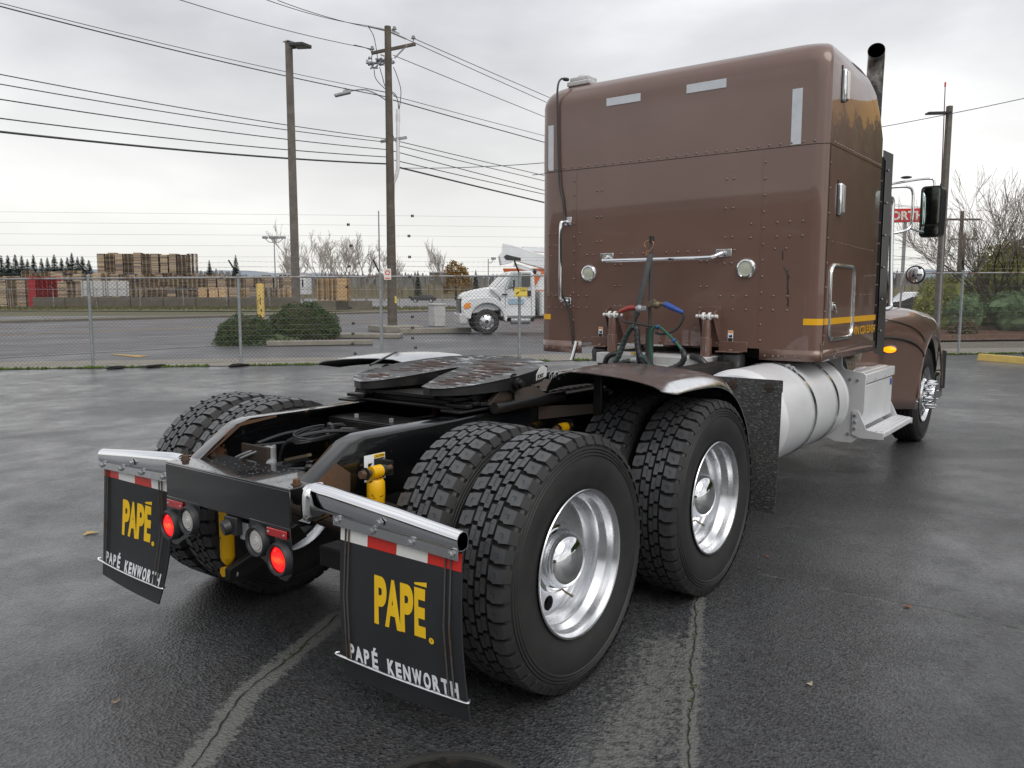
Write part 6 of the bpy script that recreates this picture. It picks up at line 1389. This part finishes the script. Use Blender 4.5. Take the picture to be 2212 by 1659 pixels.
# sleeper damper brackets and dampers, air springs
for y in (.42,-.385):
    b=B(); b.prism([(XB,y+.075,1.50),(XB,y+.075,1.23),(XB-.035,y+.07,1.28),(XB-.105,y+.065,1.42),(XB-.08,y+.065,1.47)],(0,-.007,0)); b.prism([(XB,y-.075,1.50),(XB,y-.075,1.23),(XB-.035,y-.07,1.28),(XB-.105,y-.065,1.42),(XB-.08,y-.065,1.47)],(0,.007,0)); b.box(XB-.012,XB,y-.078,y+.078,1.40,1.50)
    dp=P('damper_bracket',b,'brown',SL,.002)
    b=B(); b.cyl((XB-.085,y-.085,1.43),(XB-.085,y+.085,1.43),.013,seg=12); b.lathe([(.024,-.035),(.03,-.03),(.03,-.018),(.024,-.012)],(XB-.085,y,1.43),(0,1,0),14); b.lathe([(.024,.035),(.03,.03),(.03,.018),(.024,.012)],(XB-.085,y,1.43),(0,1,0),14); P('pivot',b,'whtt',dp)
    b=B(); b.lathe([(.0,.0),(.032,.0),(.034,-.03),(.034,-.13),(.042,-.135),(.042,-.28),(0,-.28)],(XB-.085,y,1.405),(0,0,1),20); P('damper',b,'brown',dp)
for y in (.555,-.56):
    b=B(); b.box(XB-.12,XB+.2,y-.09,y+.09,1.168,1.178); b.box(XB-.008,XB,y-.11,y+.11,1.17,1.245); b.cyl((XB-.06,y,1.178),(XB-.06,y,1.19),.022,seg=10); br=P('air_spring_bracket',b,'brown',SL,.003)
    b=B(); b.lathe([(0,1.168),(.065,1.166),(.085,1.15),(.092,1.12),(.090,1.07),(.088,1.05),(.07,1.045),(.045,1.04),(.045,.98),(0,.98)],(XB-.0,y,0),(0,0,1),28); P('sleeper_air_spring',b,'plast',SL)
b=B(); b.box(2.9,3.9,-.44,.5,1.045,1.13); P('sleeper_crossmember',b,'whd',TR,.006)
b=B(); b.box(2.3,4.5,-.60,-.45,1.02,1.10); b.box(3.3,4.5,-1.0,-.45,1.11,1.19); P('underfloor_frame',b,'blackd',TR,.006)
b=B(); b.tube(smoothpts([(2.86,.40,1.02),(2.84,.36,1.10),(2.86,.30,1.13),(2.9,.27,1.1),(2.9,.27,1.0)],5),.022,10); P('hinge_arm',b,'plast'); b=B(); b.tube(smoothpts([(2.86,-.34,1.14),(2.84,-.42,1.12),(2.84,-.48,1.06),(2.84,-.5,1.0)],5),.025,10); P('hinge_arm',b,'plast')
b=B(); b.cyl((3.08,.80,1.20),(3.05,.83,1.04),.016,seg=12); P('drain_pipe',b,'polish',SL)
# roof beacon box and its cable
b=B(); b.box(3.20,3.40,.78,1.0,3.318,3.358); bc=P('roof_sensor',b,'whd',SL,.01); b=B(); b.box(3.215,3.36,.80,.98,3.358,3.392); b.ell((3.29,.90,3.392),(.05,.05,.03),14,6); P('sensor_dome',b,'whd',bc,.008)
b=B(); b.lathe([(0,0),(.012,0),(.015,.01),(.015,.045),(.009,.05)],(3.205,.985,3.378),(-.6,.3,0),10); P('cable_plug',b,'plast',bc)
b=B(); b.tube(smoothpts([(3.19,.99,3.380),(3.13,1.015,3.37),(3.085,1.015,3.28),(3.083,1.01,3.05),(3.082,1.00,2.75),(3.083,.985,2.5),(3.087,.955,2.38),(3.085,.935,2.22),(3.02,.925,2.12),(3.02,.925,1.95),(3.03,.93,1.75),(3.04,.925,1.6),(3.075,.895,1.50),(3.085,.865,1.38),(3.085,.85,1.28),(3.09,.845,1.18)],5),.0085,8); P('roof_cable',b,'hose',SL)
# side: vents, storage door, stripe, number
Y=-HW
for x,z0,z1 in ((3.415,2.935,3.155),(3.42,2.155,2.375)):
    b=B(); b.box(x-.045,x+.03,Y-.028,Y+.03,z0,z1); v_=P('side_lamp',b,'chrome',SL,.012); b=B(); b.box(x-.028,x+.024,Y-.037,Y-.028,z0+.014,z1-.014); P('lamp_cover',b,'whtt' if z0>2.5 else 'wlens',v_,.006)
    b=B(); b.box(x-.062,x-.045,Y-.006,Y,z0-.01,z1+.02); P('mounting_base',b,'plast',v_)
def rrect(x0,x1,z0,z1,r,n=5):
    o=[]
    for cx,cz,a0 in ((x1-r,z1-r,0),(x0+r,z1-r,90),(x0+r,z0+r,180),(x1-r,z0+r,270)):
        for k in range(n+1): a=R_(a0+90*k/n); o.append((cx+r*math.cos(a),cz+r*math.sin(a)))
    return o
o1=rrect(3.27,3.880,1.27,1.80,.085); b=B(); b.tube([(x,Y-.006,z) for x,z in o1],.013,8,closed=True); sd_=P('storage_door',b,'polish',SL)
b=B(); b.prism([(x,Y-.001,z) for x,z in rrect(3.276,3.874,1.276,1.794,.08)],(0,-.004,0)); P('door_panel',b,'brown',sd_)
b=B(); b.box(3.315,3.385,Y-.014,Y-.005,1.475,1.535); b.tube([(3.35,Y-.015,1.52),(3.37,Y-.024,1.49),(3.40,Y-.024,1.455)],.008,6); P('door_latch',b,'polish',sd_,.003)
b=B(); b.box(3.158,3.262,Y-.0022,Y,1.378,1.423); b.box(3.90,4.61,Y-.0022,Y,1.378,1.423); b.box(3.283,3.868,Y-.0072,Y-.005,1.378,1.423); P('yellow_stripe',b,'gold',SL,stuff=True)
b=B(); V=[];
pr=[p for p in ring(1.378,XB-.0016,XF,HW+.0016,.1216,14) if p[1]<-HW+.14 and p[0]<XB+.14]
for p in pr: V+=[(p[0],p[1],1.378),(p[0],p[1],1.423)]
b.add(V,[(2*i,2*i+2,2*i+3,2*i+1) for i in range(len(pr)-1)]); P('yellow_stripe',b,'gold',SL)
b=B(); b.box(XB-.002,XB,1.05,1.19-.13+.0,1.375,1.42); b=B(); pr=[p for p in ring(1.378,XB-.0016,XF,HW+.0016,.1216,14) if p[1]>HW-.115 and p[0]<XB+.14]; V=[]
for p in pr: V+=[(p[0],p[1],1.378),(p[0],p[1],1.423)]
b.add(V,[(2*i,2*i+2,2*i+3,2*i+1) for i in range(len(pr)-1)]); P('yellow_stripe',b,'gold',SL)
fit(text('identity_lettering','VIN CD153454',.098,'gold',SL,(3.925,Y-.004,1.270),(1,0,0),(0,0,1),bold=.001),3.93,4.595,1.278,1.342,'x','z')
b=B(); rnd=random.Random(44)
for k in range(9): x=3.16+rnd.uniform(-.03,.05); z=1.15+rnd.uniform(-.02,.09); b.add([(x,Y-.003,z),(x+rnd.uniform(.004,.016),Y-.003,z),(x+.012,Y-.003,z+rnd.uniform(.02,.05)),(x,Y-.003,z+.03)],[(0,1,2,3)])
P('paint_chip',b,'scuff',SL,stuff=True)
# ---- cab, hood, exhaust, guards
CB=P('cab',B(),'brown')
b=B(); R=[]
for z,x1,hw in ((1.12,6.0,.95),(1.35,6.0,.98),(1.62,6.0,.985),(2.2,5.9,.955),(2.55,5.62,.91),(2.68,5.4,.85),(2.72,5.2,.78)): R.append(ring(z,4.66,x1,hw,r=.05,rf=.10))
loft(b,R); P('cab_shell',b,'brown',CB,ang=30)
for s in (-1,1):
    b=B(); b.prism([(4.95,s*.988,1.66),(5.78,s*.988,1.66),(5.60,s*.945,2.22),(4.95,s*.945,2.26)],(0,s*.006,0)); P('side_window',b,'glass',CB)
    b=B(); b.tube([(4.85,s*.995,1.18),(5.86,s*.995,1.18),(5.88,s*1.0,1.6),(5.62,s*.96,2.32),(4.86,s*.95,2.34)],.006,4,closed=True); P('door_seam',b,'blk',CB); b=B(); b.box(4.93,5.07,s*1.0-.02,s*1.0+.02,1.50,1.54); P('door_handle',b,'chrome',CB)
b=B(); b.add([(6.0,-.88,1.68),(6.0,.88,1.68),(5.74,.82,2.42),(5.74,-.82,2.42)],[(0,1,2,3)]); P('windscreen',b,'glassl',CB)
HD=P('hood',B(),'brown')
b=B(); R=[]
for x,hw,zt in ((5.98,.90,1.62),(6.4,.80,1.58),(6.9,.70,1.50),(7.4,.62,1.40),(7.75,.56,1.28),(7.9,.52,1.15)):
    R.append([(x,hw*math.copysign(abs(math.cos(a))**.6,math.cos(a)),.72+(zt-.72)*max(0,math.sin(a))**.6) for a in [PI*k/16 for k in range(17)]])
loft(b,R); P('hood_shell',b,'brown',HD,ang=50)
# front fenders: lofted stations, outline from inner top over the crown to the lower edge
def ffender(s):
    b=B(); R=[]; st=[]
    NX=34
    for i in range(NX+1):
        x=5.02+(8.02-5.02)*i/NX; t=(x-5.02)/3.0
        zt=1.475-.06*max(0,(x-6.2))**1.3-.16*max(0,x-7.2)**1.6-.05*(1-min(1,(x-5.02)/.6))
        yo=.995+.225*min(1,((x-5.02)/1.45))**.8
        if x>7.35: yo-=.55*(x-7.35)**1.7
        if x<6.44: zb=.50-.10*max(0,(x-5.6))
        elif x<7.58: zb=.515+math.sqrt(max(0,.635**2-(x-7.0)**2)) if abs(x-7.0)<.635 else .42
        else: zb=.48
        if 6.34<x<6.44: zb=.42
        yi=.80
        row=[]
        h=zt-zb
        prof=[(yi,zt+.01),(yi+.06,zt),(yo-.16,zt-.02),(yo-.09,zt-.045),(yo-.045,zt-.085),(yo-.018,zt-.14),(yo-.002,zt-.20)]
        zl=zt-.20
        for k in range(1,8):
            q=k/7; z=zl+(zb-zl)*q
            if zl<zb: z=zl-.001*k
            row_y=yo-.002+.012*math.sin(PI*q)
            if x<6.2: row_y=yo-.002-.08*q*(1-min(1,(x-5.02)/1.2))
            prof.append((row_y,z))
        # keep the profile above the arch
        prof=[(y,max(z,zb)) for y,z in prof]
        R.append([(x,s*y,z) for y,z in prof])
    n=len(R[0]); V=[p for r in R for p in r]; F=[(i*n+k,i*n+k+1,(i+1)*n+k+1,(i+1)*n+k) for i in range(NX) for k in range(n-1)]
    # rear end wall facing backwards, angled in to the cab
    o=len(V); V+=[(4.99,s*.80,z) for _,_,z in R[0]]; F+=[(k,o+k,o+k+1,k+1) for k in range(n-1)]
    if s<0: pass
    b.add(V,F); f=P('front_fender',b,'brown',HD,ang=60); m=f.modifiers.new('solid','SOLIDIFY'); m.thickness=.008; m.offset=-1 if s<0 else 1
    # inner liner
    b=B(); L=[(7.0+.64*math.cos(a),.515+.64*math.sin(a)) for a in [PI*k/16 for k in range(17)]]; V=[(x,s*.82,z) for x,z in L]+[(x,s*1.17,z) for x,z in L]; b.add(V,[(k,k+1,18+k,17+k) for k in range(16)]); P('wheel_liner',b,'plast',f)
    def fy(x): return (.995+.225*min(1,((x-5.02)/1.45))**.8)+.003
    for zz,r_ in (((1.20,1.19,1.155,1.10,1.02,.96),.010),((1.375,1.355,1.31,1.25,1.17,1.10),.005)):
        b=B(); P4=[(x,s*(fy(x)+ (.006 if z<1.3 else -.006)),z) for x,z in zip((5.06,5.5,5.9,6.2,6.42,6.52),zz)]; b.tube(smoothpts(P4,5),r_,6); P('panel_seam',b,'blk',f)
    # flare edge, seams, lamp
    b=B(); b.tube(smoothpts([(7.0+.637*math.cos(a),s*1.222,.515+.637*math.sin(a)) for a in [R_(-2+k*15) for k in range(13)]],2),.012,6); P('arch_lip',b,'brown',f)
    return f
for s in (-1,1): f=ffender(s)
b=B(); c_=Vector((5.40,-1.14,1.083)); b.ell(c_,(.045,.058,.030),24,10); ml=P('marker_lamp',b,'amber',HD); b=B(); b.ell(c_+Vector((.03,.01,0)),(.05,.072,.044),24,10); P('lamp_bezel',b,'brown',ml)
# bumper end seen past the wheel
b=B(); b.box(7.55,8.15,-1.16,1.16,.34,.70); P('front_bumper',b,'chrome',TR,.05)
b=B(); b.prism([(7.60,-1.215,.52),(7.66,-1.25,.52),(7.66,-1.25,.95),(7.60,-1.215,.97)],(.04,0,0)); P('fender_guard',b,'plast',HD,.01)
# exhaust stack and elbow
b=B(); n=32
ex=smoothpts([(4.93,-1.01,1.35),(4.93,-1.01,2.4),(4.93,-1.012,3.1),(4.93,-1.015,3.40),(4.918,-1.02,3.52),(4.875,-1.032,3.595),(4.795,-1.05,3.625)],5); b.tube(ex,.068,n,cap=False)
st=P('exhaust_stack',b,rusty('stack_chrome',(.55,.53,.5),.15,rcol=(.018,.016,.013),lo=.30,hi=.50,sc=2.0,metal=1,bump=.02,lrough=.35),CB)
b=B(); b.tube(ex[-12:],.0655,n); b.f=[f[::-1] for f in b.f]; b.f.pop(); so_=mat('soot',(.003,.003,.003),.95,spec=.05); P('soot_lining',b,so_,st)
b=B(); d_=(ex[-1]-ex[-2]).normalized(); b.lathe([(.0655,0),(.069,0),(.069,-.004)],ex[-1],d_,n); P('pipe_lip',b,'grease',st)
b=B(); b.tube(smoothpts([(4.85,-.98,1.32),(4.83,-.98,1.15),(4.74,-.97,1.02),(4.60,-.93,.96),(4.42,-.86,.95)],5),.075,24); P('exhaust_elbow',b,rusty('elbow_rust',(.30,.28,.25),.5,lo=.45,hi=.6,sc=7,rcol=(.18,.10,.05)),CB)
b=B(); b.lathe([(.077,-.05),(.084,-.05),(.084,.05),(.077,.05)],(4.55,-.90,.96),(-1,.5,0),20); b.box(4.44,4.52,-.98,-.86,.93,1.10); P('heat_strap',b,'blackd',CB)
b=B(); b.cyl((4.93,-.99,1.5),(4.93,-.99,2.75),.10,seg=24); P('muffler_shield',b,'chrome',CB)
# vertical fairing panel with chrome strip behind the door
b=B(); b.prism([(4.772,-1.148,1.09),(4.84,-1.214,1.06),(4.84,-1.214,2.765),(4.772,-1.148,2.80)],(.006,.0,0)); fp=P('fairing_panel',b,mat('smoked_panel',(.015,.014,.013),.12,coat=1),CB,.001)
b=B(); b.prism([(4.762,-1.150,1.13),(4.762,-1.177,1.13),(4.762,-1.177,2.72),(4.762,-1.150,2.72)],(.012,0,0)); P('chrome_strip',b,'chrome',fp)
b=B(); b.box(4.60,4.70,-1.180,-.95,1.16,2.72); P('gap_fill',b,mat('gap_shade',(.006,.006,.006),.7,spec=.2),CB)  # black block filling the open gap, its shade put in as colour
for k in range(6): P('bolt',B().ell((4.803,-1.190,1.28+k*.27),.009,8,5),'galv',fp)
# mirrors, arms, grab rail, antenna
MI=P('mirror',B(),'plast',CB)
b=B(); hw_=.0
def mh(z0,z1,x,y0,y1,d): return rrect(y0,y1,z0,z1,.035)
o1=rrect(-1.425,-1.245,2.125,2.60,.04); b=B(); n=len(o1)
V=[(5.86,y,z) for y,z in o1]+[(5.90,y,z) for y,z in o1]+[(6.00,-1.335+(y+1.335)*.93-.02,2.36+(z-2.36)*.97) for y,z in o1]+[(6.06,-1.335+(y+1.335)*.55-.03,2.36+(z-2.36)*.8) for y,z in o1]
b.add(V,[(i*n+k,i*n+(k+1)%n,(i+1)*n+(k+1)%n,(i+1)*n+k) for i in range(3) for k in range(n)]+[tuple(range(3*n,4*n)),tuple(range(n))[::-1]]); P('mirror_housing',b,'plast',MI,ang=50)
gt=Matrix.Rotation(R_(6),3,'Z')
b=B(); b.prism([(5.857,y,z) for y,z in rrect(-1.41,-1.262,2.245,2.585,.03)],(-.004,0,0)); P('mirror_glass',b,'mirror',MI)
b=B(); b.prism([(5.857,y,z) for y,z in rrect(-1.41,-1.262,2.14,2.232,.03)],(-.006,0,0)); P('wide_glass',b,'mirror',MI)
ch([(5.3,-.90,2.56),(5.6,-1.10,2.62),(5.8,-1.22,2.66),(5.92,-1.30,2.675),(5.93,-1.335,2.66),(5.93,-1.34,2.60)],.011,MI,'chrome','mirror_arm')
ch([(5.3,-.92,2.53),(5.45,-1.08,2.565),(5.56,-1.19,2.57),(5.6,-1.225,2.53),(5.6,-1.232,2.40),(5.6,-1.232,2.28),(5.59,-1.215,2.20),(5.5,-1.15,2.16),(5.3,-.96,2.12)],.013,MI,'chrome','mirror_arm')
ch([(5.58,-1.21,2.20),(5.75,-1.26,2.18),(5.9,-1.29,2.18)],.009,MI,'galv','mirror_arm')
ch([(5.15,-1.00,2.47),(5.3,-1.08,2.47),(5.38,-1.105,2.44),(5.38,-1.108,2.3),(5.35,-1.125,1.9),(5.32,-1.145,1.55),(5.28,-1.15,1.47),(5.15,-1.08,1.455)],.019,CB)
b=B(); b.ell((5.62,-1.16,2.665),(.06,.05,.012),12,5); P('marker_fin',b,'plast',MI)
aA=PX('x',5.95,2033.5,400); aB=PX('x',5.95,2042,180); b=B(); b.cyl(aA,aB,.0055,.004,6); an=P('antenna',b,mat('dark_red_whip',(.10,.03,.045),.5),MI); P('antenna_base',B().lathe([(0,0),(.014,0),(.014,.05),(.008,.07)],aA-Vector((0,0,.05)),(0,0,1),10),'plast',an); P('antenna_tip',B().cyl(aB-Vector((0,0,.03)),aB+Vector((0,0,.01)),.008,seg=8),'redt',an)
b=B(); b.ell((6.2,-1.170,1.785),(.03,.085,.085),24,12); cm=P('convex_mirror',b,'chrome',HD); P('mirror_rim',B().lathe([(.084,-.015),(.092,0),(.084,.02)],(6.2,-1.170,1.785),(1,0,0),24),'plast',cm); P('mirror_stalk',B().tube(smoothpts([(6.25,-1.16,1.80),(6.3,-1.10,1.85),(6.4,-1.02,1.75),(6.5,-.98,1.45)],4),.010,8),'polish',cm)
# ---- pogo stick, hoses, glad hands
PG=P('pogo_stick',B(),'grease')
b=B(); b.tube([(2.85,.0,1.0),(2.85,.0,1.34)],.030,14); b.tube([(2.85,.0,1.34),(2.85,.0,1.98)],.0135,10); P('stick',b,rusty('weathered_steel',(.06,.058,.055),.6,lo=.5,hi=.65,rcol=(.10,.07,.045),sc=9),PG); P('stick_cap',B().cyl((2.85,.0,1.98),(2.85,.0,2.025),.020,seg=12),'plast',PG)
ch([(2.84,.045,1.945),(2.84,.05,1.975),(2.84,.02,1.995),(2.84,-.015,1.985),(2.84,-.02,1.955),(2.84,.02,1.895),(2.84,.035,1.885),(2.84,.03,1.915),(2.84,.01,1.915)],.0035,PG,'cop','hanging_hook')
P('spring_sleeve',B().lathe([(.020,0),(.0215,.01),(.0215,.475),(.018,.48)],(2.81,.095,1.425),(0,-.115/.478,1),18),'gray',PG); P('sleeve_tip',B().cyl((2.81,.108,1.37),(2.81,.095,1.43),.013,seg=12),'hose',PG)
ch([(2.80,.105,1.375),(2.80,.12,1.345),(2.80,.10,1.325),(2.80,.085,1.345),(2.80,.10,1.37)],.0035,PG,'polish','snap_hook')
P('glad_hand_red',B().tube(smoothpts([(2.80,.10,1.492),(2.79,.15,1.487),(2.78,.19,1.472),(2.775,.222,1.455)],4),[.020]*5+[.018]*4+[.015]*4,12),'redh',PG).name='red_grip'
P('blue_grip',B().tube([(2.79,-.155,1.520),(2.78,-.22,1.495),(2.775,-.305,1.460)],[.024,.021,.015],12),'blueh',PG)
b=B(); b.obox((2.80,.03,1.488),(.04,.06,.035)); b.ell((2.79,.06,1.485),(.03,.028,.03),12,8); b.cyl((2.8,.0,1.485),(2.8,.10,1.49),.014,seg=10); P('red_coupling',b,'galv',PG,.004)
b=B(); b.obox((2.80,-.045,1.525),(.04,.07,.045),Matrix.Rotation(-.3,3,'X')); b.ell((2.79,-.085,1.515),(.03,.032,.03),12,8); b.cyl((2.8,-.05,1.53),(2.79,-.155,1.52),.015,seg=10); P('blue_coupling',b,'brass',PG,.004)
def hose(pts,r,m,nm='air_hose'): b=B(); b.tube(smoothpts(pts,8),r,10); return P(nm,b,m,PG)
hose([(2.775,.222,1.455),(2.77,.215,1.42),(2.77,.17,1.385),(2.78,.10,1.375),(2.79,.02,1.362),(2.80,-.06,1.35),(2.79,-.10,1.335)],.0085,'hose')
hose([(2.775,-.305,1.46),(2.775,-.310,1.42),(2.77,-.27,1.35),(2.77,-.20,1.31),(2.77,-.13,1.30),(2.77,-.09,1.31)],.010,'hose')
hose([(2.76,-.07,1.12),(2.76,-.055,1.22),(2.755,-.06,1.30),(2.755,-.09,1.352),(2.755,-.13,1.352),(2.76,-.20,1.30),(2.76,-.27,1.235),(2.755,-.32,1.18)],.010,'green')
hose([(2.77,-.09,1.352),(2.765,-.14,1.345),(2.765,-.22,1.28),(2.765,-.29,1.22),(2.76,-.335,1.17)],.009,'hose')
for p in ((2.755,-.115,1.352),(2.755,-.25,1.255)): P('cable_tie',B().lathe([(.014,-.006),(.019,-.006),(.019,.006),(.014,.006)],p,(0,-.8,-.6),8),'blueh',PG)
def wrapped(pts,r,seed):              # hose bundle in a spiral guard
    C_=smoothpts(pts,14); b=B(); b.tube(C_,r*.86,10); o=P('wrapped_bundle',b,'green' if seed%2 else 'hose',PG)
    b=B(); V=[];F=[]; L=0; t_prev=None; n=len(C_); nx=None; fr=[]
    for i in range(n):
        t=(C_[min(i+1,n-1)]-C_[max(i-1,0)]).normalized()
        nx=t.orthogonal().normalized() if nx is None else (nx-t*nx.dot(t)).normalized(); ny=t.cross(nx); L+= (C_[i]-C_[i-1]).length if i else 0; fr.append((C_[i],nx.copy(),ny,t,L))
    step=.0035; s_=0; idx=0; path=[]
    while s_<L:
        while idx<n-2 and fr[idx+1][4]<s_: idx+=1
        a,c2=fr[idx],fr[idx+1]; q=(s_-a[4])/max(1e-6,c2[4]-a[4]); p=a[0].lerp(c2[0],q); ph=s_/.036*2*PI
        nx_,ny_=a[1],a[2]; d=nx_*math.cos(ph)+ny_*math.sin(ph); w2=a[3]*.0135; V+=[p+d*r-w2,p+d*(r+.0016),p+d*r+w2]; s_+=step
    m=len(V)//3
    for i in range(m-1): F+=[(3*i,3*i+1,3*i+4,3*i+3),(3*i+1,3*i+2,3*i+5,3*i+4)]
    b.add(V,F); P('spiral_guard',b,'hose',PG,stuff=True,ang=80)
wrapped([(2.79,.10,1.345),(2.785,.125,1.335),(2.78,.16,1.28),(2.775,.19,1.20),(2.76,.215,1.12),(2.75,.255,1.05),(2.74,.28,.99)],.0215,1)
wrapped([(2.79,.10,1.345),(2.785,.075,1.33),(2.78,.068,1.26),(2.775,.05,1.16),(2.77,.005,1.09),(2.74,-.07,1.05),(2.70,-.14,1.03),(2.68,-.2,1.03)],.0225,2)
wrapped([(2.755,-.32,1.19),(2.75,-.335,1.14),(2.75,-.31,1.09),(2.74,-.25,1.055),(2.72,-.19,1.04),(2.75,-.10,1.05),(2.80,.02,1.07),(2.82,.10,1.07)],.022,2)
wrapped([(2.76,.0,1.13),(2.74,-.05,1.09),(2.70,-.13,1.045),(2.66,-.25,1.02),(2.62,-.38,1.02),(2.64,-.47,1.035),(2.74,-.49,1.05),(2.82,-.38,1.06)],.0225,1)
wrapped([(2.74,.28,.99),(2.75,.25,1.04),(2.76,.17,1.075),(2.77,.09,1.09)],.02,2)
b=B(); b.cyl((2.78,.075,1.04),(2.78,.075,1.15),.014,seg=12); b.lathe([(.024,-.025),(.028,-.02),(.028,.02),(.024,.025)],(2.77,.085,1.095),(0,1,0),12); P('hose_fitting',b,'galv',PG)
P('label_tag',B().box(2.84,2.842,.10,.15,1.13,1.15),'ylet',PG)
b=B(); b.box(2.76,3.0,-.36,.26,1.055,1.065); b.box(2.86,2.9,-.40,.33,.99,1.125); P('deck_plate',b,'whd',TR,.004)

# ---- the main shells become the parts themselves; nothing deeper than thing > part > sub-part
def absorb(host,child_name):
    for ch in list(host.children):
        if ch.name.split('.')[0]==child_name:
            host.data=ch.data
            for m in ch.modifiers:
                q=host.modifiers.new(m.name,m.type)
            for g in list(ch.children): g.parent=host
            bpy.data.objects.remove(ch); return
for h_,c_ in ((SL,'lower_shell'),(FW,'top_plate'),(CB,'cab_shell'),(HD,'hood_shell'),(MI,'mirror_housing'),(PG,'stick')): absorb(h_,c_)
for _ in range(3):
    for p_ in list(TR.children):
        for q_ in list(p_.children):
            if q_.children and not p_.name.startswith('wheel'): q_.parent=TR
